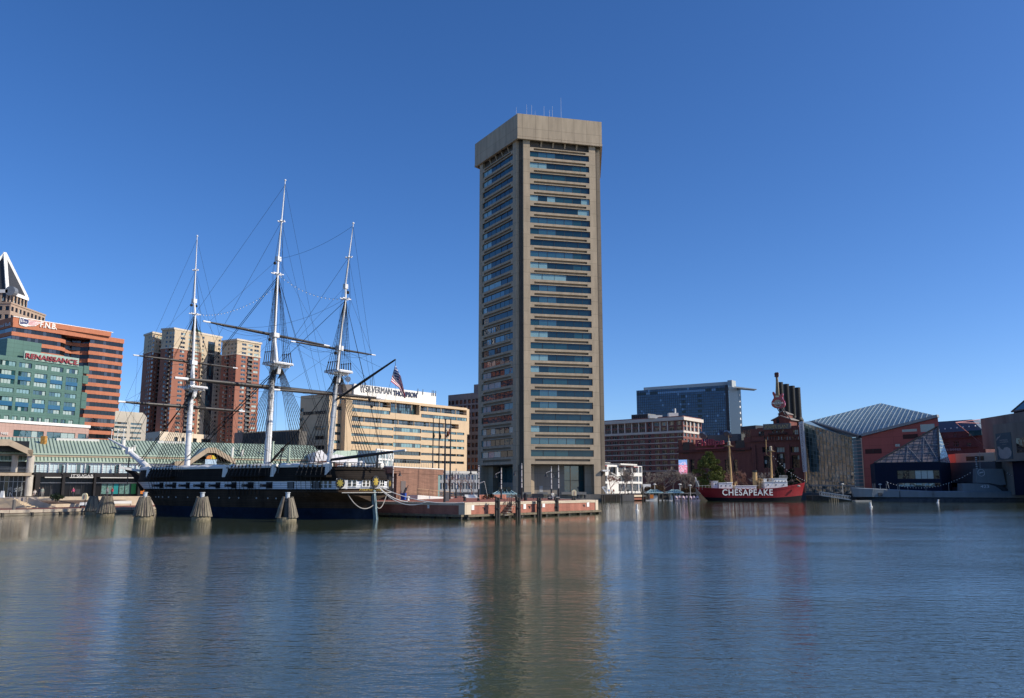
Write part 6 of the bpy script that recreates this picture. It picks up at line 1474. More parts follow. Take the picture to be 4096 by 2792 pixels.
fr_, fy_, fb_, fw_, fg_ = mat('cloth_red', (.4, .04, .04), .8), mat('cloth_yellow', (.55, .38, .04), .8), mat('cloth_black', (.03, .03, .03), .8), mat('cloth_white', (.6, .6, .6), .8), mat('cloth_green', (.02, .06, .04), .8)
flagpole(1730, 1676, 176, 1.9, 'black flagpole with a dark drooping flag, leftmost of four', [fg_], (1713, 1750), 8)
flagpole(1754.6, 1677, 172, 1.9, 'black flagpole with a dark drooping flag, second from the left', [fg_, fb_], (1711, 1754), 9)
flagpole(1779, 1681, 120.5, DK, 'black flagpole with a red, yellow and black flag', [fr_, fy_, fb_, fw_], (1703, 1750), 15)
flagpole(1800.5, 1679, 150, DK, 'black flagpole with a red and white flag, rightmost of four', [fr_, fw_, fr_], (1700, 1737), -8)
q = G(1789, 2004, DK); m = MB(); m.box((q.x, q.y, DK), (.55, .4, 1.25), .2); m.box((q.x, q.y, DK + 1.25), (.6, .45, .05), .2); tag(obj('utility_cabinet', m, mat('cabinet_grey', (.16, .155, .15), .5, metal=.3)), 'grey metal utility cabinet at the foot of a flagpole', 'cabinet')
q = G(1888, 2003, DK); bench('long white bench on the pier near the corner', (q.x, q.y, DK), .05, white, 2.3)
q = G(1860, 1990, DK); bench('dark slatted bench behind the white bench', (q.x, q.y, DK), .1, darkmetal, 2.2)
q = G(2151, 1996, DK); bench('black bench on the pier right of the litter bin', (q.x, q.y, DK), .1, black, 2.0)
q = G(2215, 2000, DK); bench('pale bench with the seated person in light clothes', (q.x, q.y, DK), .2, offwhite, 1.9, back=False)
person('person in light grey hooded jacket sitting on the pale bench', (q.x - .2, q.y - .05, DK), .3, 'sit', (.5, .5, .45), (.35, .35, .36))
q = G(2102, 2002, DK); t = thing('litter_bin', q, 'black cylindrical litter bin on the pier', 'litter bin'); m = MB(); m.lathe(q, [(.27, 0), (.3, .9), (.33, .9), (.33, .98)], 14); obj('drum', m, black, t); m = MB(); m.lathe((q.x, q.y, DK + .98), [(.33, 0), (.2, .18), (.05, .22)], 14); obj('lid', m, black, t)
ring_case(2297, 1986, G(2297, 1996, DK).y, 'cream life ring box with red strip near the pier end')
for i, (px, py, lab) in enumerate(((1632, 2002, 'white capped mooring bollard near the blue bin'), (1858, 2004, 'dark iron bollard at the pier corner with rope turns'), (2064, 1999, 'short black bollard left of the second pile group'), (2196, 1998, 'black bollard left of the seated person'), (2340, 1994, 'black bollard near the right end of the pier'), (2313, 1992, 'black bollard next to the life ring box'))):
    q = G(px, py, DK); m = MB(); m.lathe(q, [(.28, 0), (.2, .1), (.17, .4), (.3, .5), (.27, .62), (.1, .68)], 12); tag(obj('bollard', m, offwhite if i == 0 else black), lab, 'bollard', 'mooring bollards on the pier')
# low brick planter with dark shrubs, far side of the pier
t = thing('brick_planter', P(1965, 1985, 150), 'low red brick planter wall with dark round shrubs behind the pier lamps', 'planter'); a, b = P(1918, 1980, 148), P(2025, 1980, 156); w = Wall(a.xy, b.xy); m = MB(); w.box(m, 0, w.L, DK, DK + .75, -.5, 0); obj('wall', m, brickmat('pier_brick', (0, 0, 0), (0, 0, 0), (0, 0, 0)), t)
for i, u in enumerate((1.5, 2.7, 3.4)): c = w.pt(u, DK, .6); shrub(c, .9, .85, needle2, ['small dark potted shrub, left of three by the brick planter', 'small dark potted shrub, middle of three by the brick planter', 'small dark potted shrub, right of three by the brick planter'][i], 50 + i, 'dark shrubs by the brick planter', 220, .1)

# glass canopies of two moored kiosks between pier and tower
def hip(px0, px1, yb, yt, Y, label, body_=None, nm='floating_kiosk', zb=0.25):
    a, b = P(px0, yb, Y), P(px1, yb, Y); W_ = (b.x - a.x); cx = (a.x + b.x) / 2; zt = P(px0, yt, Y).z; zr = a.z; t = thing(nm, (cx, Y, zb), label, 'kiosk'); d = W_ * .42
    q0 = [(a.x, Y - d, zr), (b.x, Y - d, zr), (b.x, Y + d, zr), (a.x, Y + d, zr)]; q1 = [(cx - W_ * .18, Y - d * .25, zt), (cx + W_ * .18, Y - d * .25, zt), (cx + W_ * .18, Y + d * .25, zt), (cx - W_ * .18, Y + d * .25, zt)]; m = MB()
    for k in range(4): m.face([q0[k], q0[(k + 1) % 4], q1[(k + 1) % 4], q1[k]], 0)
    m.face(q1, 0); m.face([(x, y, z - .25) for x, y, z in q0][::-1], 1)
    for k in range(4): m.bar(q0[k], q0[(k + 1) % 4], .16, .3, 1); m.bar(q0[k], q1[k], .12, .1, 1)
    for k in range(1, 6): f = k / 6; m.bar(Vector(q0[0]).lerp(q0[1], f), Vector(q1[0]).lerp(q1[1], f), .07, .06, 1)
    obj('roof', m, [glass('roof_glass_blue', (.03, .08, .12), ior=1.9), mat('pale_green_trim', (.45, .62, .60), .5)], t)
    if body_:
        m = MB(); m.box((cx, Y, zb), (W_ * .58, d * 1.2, zr - zb - .2)); obj('cabin', m, body_, t)
        for k in (-1, 0, 1): m = MB(); m.box((cx + k * W_ * .18, Y - d * .6 - .02, zb + 1.3), (W_ * .15, .06, 1.0)); obj('window', m, g_dark, t)
        m = MB(); m.box((cx, Y, -.3), (W_ * 1.15, d * 2.2, .3 + zb)); obj('float', m, offwhite, t)
    return t
hip(1972, 2066, 1975, 1958, 190, 'blue glass canopy roof with white edges behind the pier', white, 'canopy_kiosk', 1.9)
m = MB(); 
t = thing('pergola', P(1840, 1890, 205), 'pale metal pergola beam on thin posts left of the tower', 'pergola'); w = Wall(P(1778, 1890, 200).xy, P(1908, 1890, 210).xy); zt = w.Z(1840, 1884); m = MB(); w.box(m, 0, w.L, zt - .6, zt, -1, 0); obj('beam', m, mat('pergola_grey', (.42, .41, .38), .6), t)
for k in range(6): m = MB(); m.tube([w.pt(.6 + k * (w.L - 1.2) / 5, 1.9, -.5), w.pt(.6 + k * (w.L - 1.2) / 5, zt - .6, -.5)], .12, 6); obj('post', m, greymetal, t)
def gallery():
    A, B = P(1745, 1895, 385), P(1915, 1895, 385); w = Wall(A.xy, B.xy); t = thing('white_gallery_building', w.pt(0, 1.9), 'white framed low building with coloured panels behind the bare trees', 'building'); zt = w.Z(1840, 1893); m = MB(); ops = []
    for k in range(15):
        for a, b in ((3, 6), (7.3, zt - .6)): ops.append((.4 + k * w.L / 15, .4 + (k + .72) * w.L / 15, a, b))
    w.facade(m, 0, w.L, 1.9, zt, ops, .4); w.box(m, 0, w.L, 1.9, zt - .02, -8, -.6); obj('wall', m, white, t)
    pal = [frame_white, g_dark, g_mid, mat('red_panel', (.22, .06, .05), .6), mat('blue_panel', (.08, .2, .4), .6), g_curt]; add_windows(t, [(w, *o, .3, 2, 1, pal, .1) for o in ops])
gallery()
for i, px in enumerate((1800, 1840, 1885)): q = P(px, 1960, 196 + 6 * i); bare_tree((q.x, q.y, 1.9), 6.5, .8, ['slim bare tree left of three before the white gallery', 'slim bare tree in the middle before the white gallery', 'slim bare tree beside the tower before the white gallery'][i], 70 + i, m=twig, levels=4, fine=.9)
# concrete quay face below the tower, with its low walls
m = MB(); w = Wall((-20, 250.98), (25.5, 250.98)); w.box(m, 0, w.L + 10.9, -1, 1.95, 0, .25); tag(obj('tower_quay_wall', m, brickmat('grey_quay_concrete', (.22, .20, .17), (.2, .18, .155), (.08, .07, .06), 4, 4, .05, var=.3)), 'grey concrete quay wall at the foot of the tower', 'quay wall')
for i, (px0, px1) in enumerate(((2090, 2125), (2150, 2190), (2245, 2290), (2300, 2345))):
    m = MB(); a, b = P(px0, 1975, 250.2), P(px1, 1975, 250.2); m.box(((a.x + b.x) / 2, 249.9, 1.96), (b.x - a.x, 1.2, .75)); tag(obj('concrete_block', m, mat('block_grey', (.25, .23, .2), .85)), ['low grey concrete block on the tower quay, first from the left', 'low grey concrete block on the tower quay, second from the left', 'low grey concrete block on the tower quay, third from the left', 'low grey concrete block on the tower quay, rightmost'][i], 'concrete block', 'concrete blocks on the tower quay')
# ------------------------------------------------------------ brick hotel right of the tower
def solid(wl, u0, u1, z0, z1, dep, mb, m=0): wl.box(mb, u0, u1, z0, z1, -dep, 0, m)
def brick_hotel():
    br = brickmat('dark_red_brick', (.24, .095, .075), (.21, .08, .065), (.2, .11, .09), .9, .3, .02, var=.12); cr = mat('cream_trim', (.62, .55, .46), .75, var=.06)
    k = 2.778; X = lambda x: 2350 + x / k; Yp = lambda y: 1480 + y / k
    N = P(X(1058), Yp(507), 430); z1 = N.z; L = G(X(130), Yp(567), z1); Rr = G(X(1265), Yp(541), z1); t = thing('brick_hotel', (N.x, N.y, 2), 'long dark red brick hotel with cream cornice and many square windows', 'hotel')
    wl, wr = Wall(L, N), Wall(N, Rr); S = lambda x: wl.S(X(x), 1740); Z = lambda y: wl.Z(X(500), Yp(y)); pal = [mat('cream_window_frame', (.5, .45, .36), .6), g_dark, g_dark, g_mid]
    rows = [(598, 640), (656, 696), (727, 762), (786, 822), (844, 880), (902, 940), (960, 1000), (1018, 1058), (1080, 1118), (1138, 1172)]
    oL = []; wins = []; oR = []; st = []
    for x in (150, 232, 305, 378, 456, 535, 608, 688, 770, 850, 935, 1020):
        for a, b in rows:
            if x == 688: o = (S(x - 15), S(x + 15), Z(b), Z(a)); oL.append(o); st.append(o); continue
            o = (S(x - 28), S(x + 28), Z(b), Z(a)); oL.append(o); wins.append((wl, *o, .35, 3, 1, pal, .12))
    for x in (1080, 1119, 1160, 1205, 1249):
        for a, b in rows[:5]: o = (wr.S(X(x - 13), 1700), wr.S(X(x + 13), 1700), Z(b), Z(a)); oR.append(o); wins.append((wr, *o, .35, 2, 1, pal, .12))
    body(t, 'wall', L, N, Rr, 2, z1, br, oL, oR, .4); add_windows(t, wins)
    for o in st: m = MB(); wl.quad(m, *o, -.35, 0); m.bar(wl.pt(o[0], o[3], -.3), wl.pt(o[1], o[2], -.3), .15, .1, 1); obj('stair_opening', m, [black, greymetal], t)
    c = MB()
    for w in (wl, wr): w.box(c, -1.2 if w is wr else 0, w.L + (1.2 if w is wl else 0), Z(590), Z(555), .02 if w is wl else .03, 1.2)
    obj('cornice', c, cr, t)
    for y0, y1 in ((722, 700),): c = MB(); wl.box(c, 0, wl.L + .3, Z(y0), Z(y1), .02, .3); wr.box(c, -.3, wr.L, Z(y0), Z(y1), .025, .3); obj('band', c, cr, t)
    for y in (766, 825, 884, 944, 1004, 1064, 1126): c = MB(); wl.box(c, 0, wl.L, Z(y + 4), Z(y - 3), .02, .14); obj('thin_band', c, cr, t)
    for x in (192, 268, 342, 417, 495, 573, 650, 727, 810, 893): c = MB(); wl.box(c, S(x - 6), S(x + 6), Z(698), Z(592), .02, .22); obj('pilaster', c, cr, t)
    for x in (1100, 1140, 1182, 1227): c = MB(); wr.box(c, wr.S(X(x - 4), 1700), wr.S(X(x + 4), 1700), Z(698), Z(592), .02, .22); obj('pilaster', c, cr, t)
    r = MB(); a, b = S(378), S(565); solid(Wall(wl.pt(0, 0, -10), wl.pt(wl.L, 0, -10)), a, b, z1 - 1, wl.Z(X(470), Yp(478)), 8, r); u = obj('cooling_unit', r, mat('unit_grey', (.2, .21, .2), .6), t)
    for i in range(8): r = MB(); w = Wall(wl.pt(0, 0, -9.9), wl.pt(wl.L, 0, -9.9)); w.box(r, a + (b - a) * (i + .1) / 8, a + (b - a) * (i + .9) / 8, z1 + 1, wl.Z(X(470), Yp(484)), 0, .12); obj('louvre', r, black, u)
    r = MB(); q = wl.pt(S(900), z1 - .5, -5); r.box((q.x, q.y, q.z), (5, 4, 2.6)); r.box((q.x - 9, q.y + 2, q.z), (7, 3, 1.6)); r.tube([q + Vector((1, -1, 2)), q + Vector((1, -1, 5))], .5, 8); obj('roof_plant', r, offwhite, t)
brick_hotel()

def blue_tower():
    k = 2.778; X = lambda x: 2350 + x / k; Yp = lambda y: 1480 + y / k
    N = P(X(1562), Yp(166), 520); z1 = N.z; L = G(X(545), Yp(228), z1); Rr = P(X(1606), Yp(186), 535); Rr = Vector((Rr.x, Rr.y, z1)); t = thing('blue_glass_tower', (N.x, N.y, 2), 'wide blue glass building with a slanted grey roof wedge', 'office building')
    wl, wr = Wall(L, N), Wall(N, Rr); z0 = 2; nx, nz = 46, 24; g = MB()
    gl = [glass('curtain_blue', (.015, .06, .14), ior=1.6, wob=.05, wscale=.25), glass('curtain_blue_dark', (.01, .04, .10), ior=1.6), glass('curtain_blue_pale', (.12, .24, .40), ior=1.7), g_dark, darkmetal]
    zb = wl.Z(X(1300), Yp(700)); ph = (z1 - zb) / 18
    for j in range(-8, 18):
        for i in range(nx):
            m = R.choice((0, 0, 0, 1)) if j != 16 else (2 if 10 < i < 34 or i in (5, 6, 38, 39, 45) else 3)
            if i in (23, 24, 31, 32) and j in (14, 12, 10, 8, 6, 15, 13): m = 3 if (j % 2 == 0) else m  # dark panes stand in for the reflection of a brick building
            if R.random() < .04: m = 2
            f = .012; o = R.uniform(-.02, .02); p = wl.pt; a, b, c, d = wl.L * (i + f) / nx, wl.L * (i + 1 - f) / nx, zb + ph * j + .12, zb + ph * (j + 1) - .12
            g.face([p(a, c, o), p(b, c, -o), p(b, d, -o), p(a, d, o)], m)
    obj('glass_face', g, gl, t)
    b_ = MB(); B = wl.pt(wl.L, 0, -30); A = wl.pt(0, 0, -30); b_.prism([tuple(wl.pt(0, 0, -.15).xy), tuple(wl.pt(wl.L - .1, 0, -.15).xy), tuple(B.xy), tuple(A.xy)], z0, z1 - .05)
    for i in range(nx + 1): wl.box(b_, wl.L * i / nx - .07, wl.L * i / nx + .07, zb - ph * 8, z1, -.14, .1)
    obj('frame', b_, mat('mullion_blue_black', (.015, .025, .04), .4), t)
    sd = MB(); wr.box(sd, .02, wr.L, z0, z1 - .02, -2, 0, 0)
    for j in range(-6, 18): wr.box(sd, .3, wr.L - .3, zb + ph * j + .3, zb + ph * (j + 1) - .3, 0, .1, 1)
    obj('side_bay', sd, [darkmetal, g_mid], t)
    gw = mat('grey_cladding', (.40, .43, .42), .6, var=.06); a = Rr; b = P(X(1650), Yp(190), 540); w3 = Wall(a.xy, b.xy); m = MB(); p = w3.pt; zt = w3.Z(X(1640), Yp(120)); m.hexa([p(0, z0, 0), p(w3.L, z0, 0), p(w3.L, z0, -3), p(0, z0, -3), p(0, zt, 0), p(w3.L, zt, 0), p(w3.L, zt, -3), p(0, zt, -3)])
    for j in range(-2, 12): w3.box(m, w3.L * .35, w3.L * .5, zb + ph * 1.4 * j, zb + ph * 1.4 * j + 2.4, .01, .06, 1)
    obj('grey_side_wall', m, [gw, g_dark], t)
    m = MB(); A = wl.pt(wl.S(X(600), 1556), z1 - .3, -4); T = Vector((*w3.pt(w3.L, 0, -.5).xy, zt)); B2 = Vector((T.x, T.y, z1 - .3)); C2 = wl.pt(wl.L * .5, z1 - .3, -6); th = Vector((2, 10, 0)); A2 = A + Vector((0, 0, 2.5))
    m.mesh([A, B2, T, A2, A + th, B2 + th, T + th, A2 + th], [(0, 1, 2, 3), (7, 6, 5, 4), (3, 2, 6, 7), (0, 3, 7, 4), (1, 5, 6, 2), (0, 4, 5, 1)]); obj('roof_wedge', m, gw, t)
    m = MB(); q = w3.pt(w3.L, w3.Z(X(1650), Yp(200)), 0); m.hexa([q + Vector(v) for v in ((-2, -2, 0), (13, -2, -1.3), (13, 5, -1.3), (-2, 5, 0), (-2, -2, 1), (13, -2, -.9), (13, 5, -.9), (-2, 5, 1))]); obj('roof_canopy', m, gw, t)
    w4 = Wall(w3.pt(w3.L, 0, 0).xy + Vector((.05, .3)), P(X(1693), Yp(280), 543).xy); zt = w4.Z(X(1670), Yp(268)); m = MB(); w4.box(m, 0, w4.L, z0, zt, -12, -.8, 1); obj('balcony_core', m, g_mid, t) if False else obj('balcony_core', m, [gw, g_mid], t)
    for j in range(14): m = MB(); z = zt - 1.2 - j * 3.9; w4.box(m, 0, w4.L, z, z + 1.3, -.8, .2); obj('balcony', m, white, t)
blue_tower()
m = MB(); w = Wall(P(2962, 1704, 420).xy, P(3022, 1704, 410).xy); z = w.Z(2990, 1704); w.box(m, 0, w.L, 2, z, -20, 0, 0); w.box(m, .5, w.L * .7, 2, w.Z(2980, 1720), 0, .2, 1)
for i in range(6): w.box(m, .5 + w.L * .7 * i / 6 - .1, .5 + w.L * .7 * i / 6 + .1, 2, w.Z(2980, 1720), .2, .3, 0)
tag(obj('dark_glass_block', m, [mat('charcoal_panels', (.035, .037, .042), .6), g_mid]), 'dark charcoal and glass block left of the power station', 'building')

# ------------------------------------------------------------ power station with stacks and guitar sign
def power_plant():
    br = brickmat('station_brick', (.22, .082, .062), (.18, .066, .052), (.15, .07, .06), .9, .3, .02, var=.22); dk = mat('dark_parapet', (.07, .035, .03), .8); tr = brickmat('dark_trim_brick', (.15, .052, .042), (.12, .042, .035), (.1, .05, .04), .9, .3, .02)
    k = 2.64; X = lambda x: 2700 + x / k; Yp = lambda y: 1450 + y / k
    A, B, C = P(2714, 1800, 372), P(3006, 1800, 340), P(3203, 1800, 327); wa, wb = Wall(A.xy, B.xy), Wall(B.xy, C.xy)
    t = thing('power_station', (B.x, B.y, 2), 'dark red brick power station with stepped gables and arched windows', 'building')
    # left wing
    z1 = wa.Z(X(400), Yp(850)); m = MB(); wa.facade(m, 0, wa.L, 2, z1, [(wa.S(X(a), 1880), wa.S(X(b), 1880), wa.Z(X(a), Yp(1190)), wa.Z(X(a), Yp(1025))) for a, b in ((165, 207), (528, 582), (618, 664), (250, 290))], .6); wa.box(m, 0, wa.L, 2, z1 - .1, -20, -.7); obj('left_wing_wall', m, br, t)
    for a, b in ((165, 207), (528, 582), (618, 664), (250, 290)): add_windows(t, [(wa, wa.S(X(a), 1880), wa.S(X(b), 1880), wa.Z(X(a), Yp(1190)), wa.Z(X(a), Yp(1025)), .5, 3, 8, [frame_dark, g_dark, g_mid, g_dark], .1)], 'tall_window')
    m = MB(); wa.box(m, 0, wa.L, wa.Z(X(400), Yp(940)), wa.Z(X(400), Yp(915)), .01, 1.0); obj('cornice', m, tr, t)
    for a, b, y in ((38, 80, 822), (155, 205, 845), (595, 640, 830), (735, 803, 790)): m = MB(); wa.box(m, wa.S(X(a), 1770), wa.S(X(b), 1770), z1 - .5, wa.Z(X(a), Yp(y)), -3, .4); obj('parapet_pier', m, br, t)
    m = MB(); wa.box(m, wa.S(X(82), 1770), wa.S(X(150), 1770), z1 - 4, z1 + 1, .02, .1); obj('louvred_panel', m, black, t); m = MB(); wa.box(m, wa.S(X(640), 1770), wa.S(X(735), 1770), z1 - 4, z1 + .5, .02, .1); obj('louvred_panel', m, black, t)
    red = mat('sign_deep_red', (.33, .03, .06), .4); sg = thing('red_script_sign', wa.pt(wa.S(2850, 1780), z1 - 2), 'dark red rooftop letters spelling Phillips on the brick wing', 'sign')
    text('Phillips', wa, wa.S(2795, 1780), wa.S(2908, 1780), wa.Z(2850, 1790), wa.Z(2850, 1757), 1.6, red, sg, ext=.5, bold=.035); m = MB(); wa.box(m, wa.S(2793, 1780), wa.S(2906, 1780), wa.Z(2850, 1796), wa.Z(2850, 1792), 1.4, 1.9); obj('base_rail', m, red, sg)
    for i, (px, py) in enumerate(((2817, 1736), (2916, 1731))): m = MB(); q = P(px, py, 362 - 10 * i); m.tube([q + Vector((-.5, -.3, -.5)), q + Vector((-.9, -.6, -.9))], [2.0, 1.7], 14); m.tube([q, (q.x, q.y, z1 - 1)], .15, 5); tag(obj('satellite_dish', m, greymetal), ['grey satellite dish above the left of the red script sign', 'grey satellite dish above the right of the red script sign'][i], 'satellite dish')
    m = MB(); r_ = Wall(wa.pt(0, 0, -8), wa.pt(wa.L, 0, -8)); r_.box(m, r_.S(2830, 1750), r_.S(2950, 1750), z1 - 1, r_.Z(2900, 1738), -5, 0); obj('roof_monitor', m, mat('monitor_grey', (.09, .1, .1), .5), t)
    # main block, stepped gable outline
    Zb = lambda x, y: wb.Z(X(x), Yp(y)); Sb = lambda x: wb.S(X(x), 1760); ops = []; wins = []
    for a, b, c, d in ((915, 990, 895, 950), (925, 1000, 985, 1115), (1060, 1150, 895, 950), (1065, 1150, 962, 1115), (1215, 1300, 890, 950), (1220, 1305, 980, 1115)): o = (Sb(a), Sb(b), Zb(a, d), Zb(a, c)); ops.append(o); wins.append((wb, *o, .9, 3, 3 if d > 1000 else 1, [frame_dark, g_dark, g_mid, g_curt, g_dark], .12))
    aw = []
    for i in range(13): x = 940 + i * 29.5; aw.append((x, x + 14, 780, 820))
    aw += [(885, 945, 728, 775), (1245, 1305, 710, 765), (1030, 1060, 705, 748), (1070, 1112, 700, 748), (1122, 1155, 705, 748)]
    for a, b, c, d in aw: o = (Sb(a), Sb(b), Zb(a, d), Zb(a, c)); ops.append(o); wins.append((wb, *o, .3, 1 if b - a < 20 else 3, 1 if b - a < 20 else 2, [mat('station_brick_frame', (.15, .07, .05), .8), g_curt, g_mid], .1))
    zt = Zb(1000, 765) if False else Zb(1100, 690); m = MB(); wb.facade(m, 0, wb.L, 2, zt, ops, .8); wb.box(m, 0, wb.L, 2, zt - .1, -22, -1.0)
    for a, b, y in ((803, 873, 725), (873, 943, 690), (1235, 1312, 665), (943, 1235, 645)):
        z = Zb((a + b) / 2, y)
        if z > zt: wb.box(m, Sb(a), Sb(b), zt - .01, z, -3, -.01)
    obj('wall', m, br, t); add_windows(t, wins)
    for a, b, y0, y1, o in ((803, 1325, 835, 824, .5), (803, 1325, 775, 770, .25)): m = MB(); wb.box(m, Sb(a), min(wb.L, Sb(b)), Zb(1000, y0), Zb(1000, y1), .01, o); obj('string_course', m, tr, t)
    for a in (810, 1010, 1165, 1308): m = MB(); wb.box(m, Sb(a), Sb(a + 40), 2, Zb(1000, 870), .01, .5); obj('pilaster', m, br, t)
    m = MB(); wb.box(m, Sb(1000), Sb(1190), Zb(1100, 762), Zb(1100, 742), .01, 1.4); obj('balcony', m, dk, t)
    sb = thing('station_name_board', wb.pt(Sb(1090), Zb(1090, 705)), 'grey name board with gold capitals on the brick power station', 'sign'); m = MB(); wb.box(m, Sb(943), Sb(1235), Zb(1090, 706), Zb(1090, 645), .1, .6); obj('board', m, mat('grey_board', (.16, .15, .14), .6), sb); text('POWER PLANT', wb, Sb(962), Sb(1216), Zb(1090, 697), Zb(1090, 660), .6, mat('gold_letters', (.55, .42, .20), .5), sb, ext=.15)
    # pediment tower and cupola
    def gable(w, x0, x1, yb, ye, xa, ya, o, dep, nm, xx=0):
        m = MB(); a, b, z0, ze, za = w.S(X(x0), 1680), w.S(X(x1), 1680), w.Z(X(xa), Yp(yb)), w.Z(X(xa), Yp(ye)), w.Z(X(xa), Yp(ya)); c = w.S(X(xa), 1670); p = w.pt
        f = [p(a, z0, o), p(b, z0, o), p(b, ze, o), p(c, za, o), p(a, ze, o)]; g = [v - Vector((*w.n * dep, 0)) for v in f]; m.face(f); m.face(g[::-1]); [m.face([g[i], g[(i + 1) % 5], f[(i + 1) % 5], f[i]]) for i in range(5)]; W_ = obj(nm, m, br, t)
        m = MB(); e = Vector((*w.n * .5, 0)); u = Vector((0, 0, .35)); ov = (b - a) * .12
        for s0_, s1_ in ((p(a - ov, ze - (za - ze) * .2, o), p(c, za, o)), (p(b + ov, ze - (za - ze) * .2, o), p(c, za, o))): q0, q1 = s0_ - Vector((*w.n * dep, 0)), s1_ - Vector((*w.n * dep, 0)); m.hexa([s0_ + e, s1_ + e, q1, q0, s0_ + e + u, s1_ + e + u, q1 + u, q0 + u])
        obj('roof', m, mat('weathered_trim', (.25, .23, .21), .7), W_)
    gable(wb, 1005, 1178, 700, 600, 1085, 562, -3, 14, 'pediment_tower'); gable(wb, 1052, 1135, 585, 535, 1083, 510, -5, 6, 'cupola')
    w2 = Wall(wb.pt(0, 0, -2.9), wb.pt(wb.L, 0, -2.9)); m = MB(); w2.box(m, w2.S(X(1073), 1680), w2.S(X(1097), 1680), w2.Z(X(1085), Yp(640)), w2.Z(X(1085), Yp(595)), 0, .1); obj('arched_window', m, g_mid, t)
    m = MB(); p0 = P(X(1190), Yp(585), 345); p1 = P(X(1330), Yp(625), 338); m.hexa([(p0.x, p0.y, 20), (p1.x, p1.y, 20), (p1.x + 14, p1.y + 30, 20), (p0.x + 14, p0.y + 30, 20), p0, p1, (p1.x + 14, p1.y + 30, p1.z), (p0.x + 14, p0.y + 30, p0.z)]); obj('stack_house', m, mat('stack_house_dark', (.06, .05, .045), .8), t)
    stk = mat('sooty_steel_stack', (.014, .0135, .011), .6, var=.35, scale=.5, streak=True)
    for i, (px, yt, yb, wd) in enumerate(((3127, 1529, 1668, 21), (3150.5, 1536.5, 1672, 22.5), (3173.5, 1543.6, 1676, 22.5), (3196, 1550.5, 1681, 21.5))):
        Y = 352 - 4 * i; b = P(px + 1, yb, Y); tt = P(px - .5, yt, Y); r = wd / 2 * Y / 3267; s = thing('smoke_stack', (b.x, b.y, b.z - 2), ['tall dark smoke stack behind the guitar sign, leftmost of four', 'tall dark smoke stack, second from the guitar sign', 'tall dark smoke stack, third from the guitar sign', 'tall dark smoke stack, farthest right of four'][i], 'smoke stack', 'smoke stacks on the power station')
        m = MB(); m.tube([(b.x, b.y, b.z - 2), (b.x, b.y, b.z + 2), (b.x, b.y, tt.z)], [r * 1.15, r, r], 20); obj('shaft', m, stk, s); m = MB(); m.lathe((b.x, b.y, b.z - .4), [(r * 1.5, 0), (r * 1.55, .5), (r * 1.1, 1.6)], 20); obj('skirt', m, stk, s)
        for j in range(9): m = MB(); z = b.z + 2.5 + (tt.z - b.z - 2.7) * j / 8; m.tube([(b.x, b.y, z), (b.x, b.y, z + .16)], r * 1.025, 20); obj('ring', m, stk, s)
    # guitar
    k2 = 3.96; Wg = Wall(P(3088, 1600, 330).xy, P(3143, 1600, 327).xy); H = lambda x, y, o=0: Wg.pt(*Wg.hit(3050 + x / k2, 1470 + y / k2), o); g = thing('guitar_sign', H(258, 660), 'giant red electric guitar sign standing on the power station roof', 'sign')
    def slab(pts, o0, o1, nm, mt): f = [H(x, y, o1) for x, y in pts]; b = [H(x, y, o0) for x, y in pts]; n = len(f); m = MB(); m.face(f[::-1]); m.face(b); [m.face([b[i], f[i], f[(i + 1) % n], b[(i + 1) % n]]) for i in range(n)]; obj(nm, m, mt, g)
    outl = [(185, 388), (200, 405), (212, 432), (235, 442), (275, 442), (300, 430), (318, 410), (333, 415), (334, 440), (322, 470), (330, 500), (352, 530), (366, 565), (366, 600), (350, 630), (315, 648), (260, 655), (205, 645), (165, 618), (151, 585), (153, 550), (172, 515), (190, 488), (188, 462), (172, 430), (166, 405), (172, 390)]
    slab(outl, 0, 1.0, 'body', mat('guitar_red', (.38, .025, .035), .25, var=.05, coat=.5)); slab([(218, 440), (224, 235), (222, 160), (250, 160), (258, 235), (272, 440)], .3, 1.15, 'neck', mat('fretboard', (.25, .20, .12), .6, var=.5, scale=3)); slab([(212, 160), (200, 120), (205, 90), (222, 78), (232, 84), (245, 76), (262, 88), (262, 125), (250, 160)], .3, 1.0, 'headstock', mat('dark_wood_head', (.10, .035, .03), .5))
    slab([(218, 450), (270, 446), (274, 472), (220, 478)], 1.0, 1.2, 'pickup', mat('cream_plastic', (.75, .66, .42), .5)); slab([(254 + 60 * cos(a), 572 + 60 * sin(a)) for a in [2 * pi * i / 24 for i in range(24)]], 1.0, 1.15, 'round_plate', mat('plate_tan', (.45, .36, .25), .5))
    for i in range(3):
        for x in (202, 262): slab([(x - 8, 94 + i * 22), (x + 8, 94 + i * 22), (x + 8, 104 + i * 22), (x - 8, 104 + i * 22)], .2, .8, 'tuning_peg', offwhite)
    a, b = Wg.hit(3050 + 162 / k2, 1470 + 586 / k2), Wg.hit(3050 + 344 / k2, 1470 + 546 / k2); text('Hard Rock', Wg, a[0], b[0], a[1], b[1], 1.3, white, g, ext=.1, bold=.03, shear=.2); a, b = Wg.hit(3050 + 230 / k2, 1470 + 612 / k2), Wg.hit(3050 + 284 / k2, 1470 + 594 / k2); text('CAFE', Wg, a[0], b[0], a[1], b[1], 1.2, mat('dark_red', (.3, .03, .03), .5), g, ext=.1, bold=.02)
    m = MB(); [m.bar(H(x0, y0, .4), H(x1, y1, -3), .3) for x0, y0, x1, y1 in ((240, 650, 240, 700), (300, 650, 320, 740), (320, 640, 400, 800))]; obj('support', m, darkmetal, g)
power_plant()
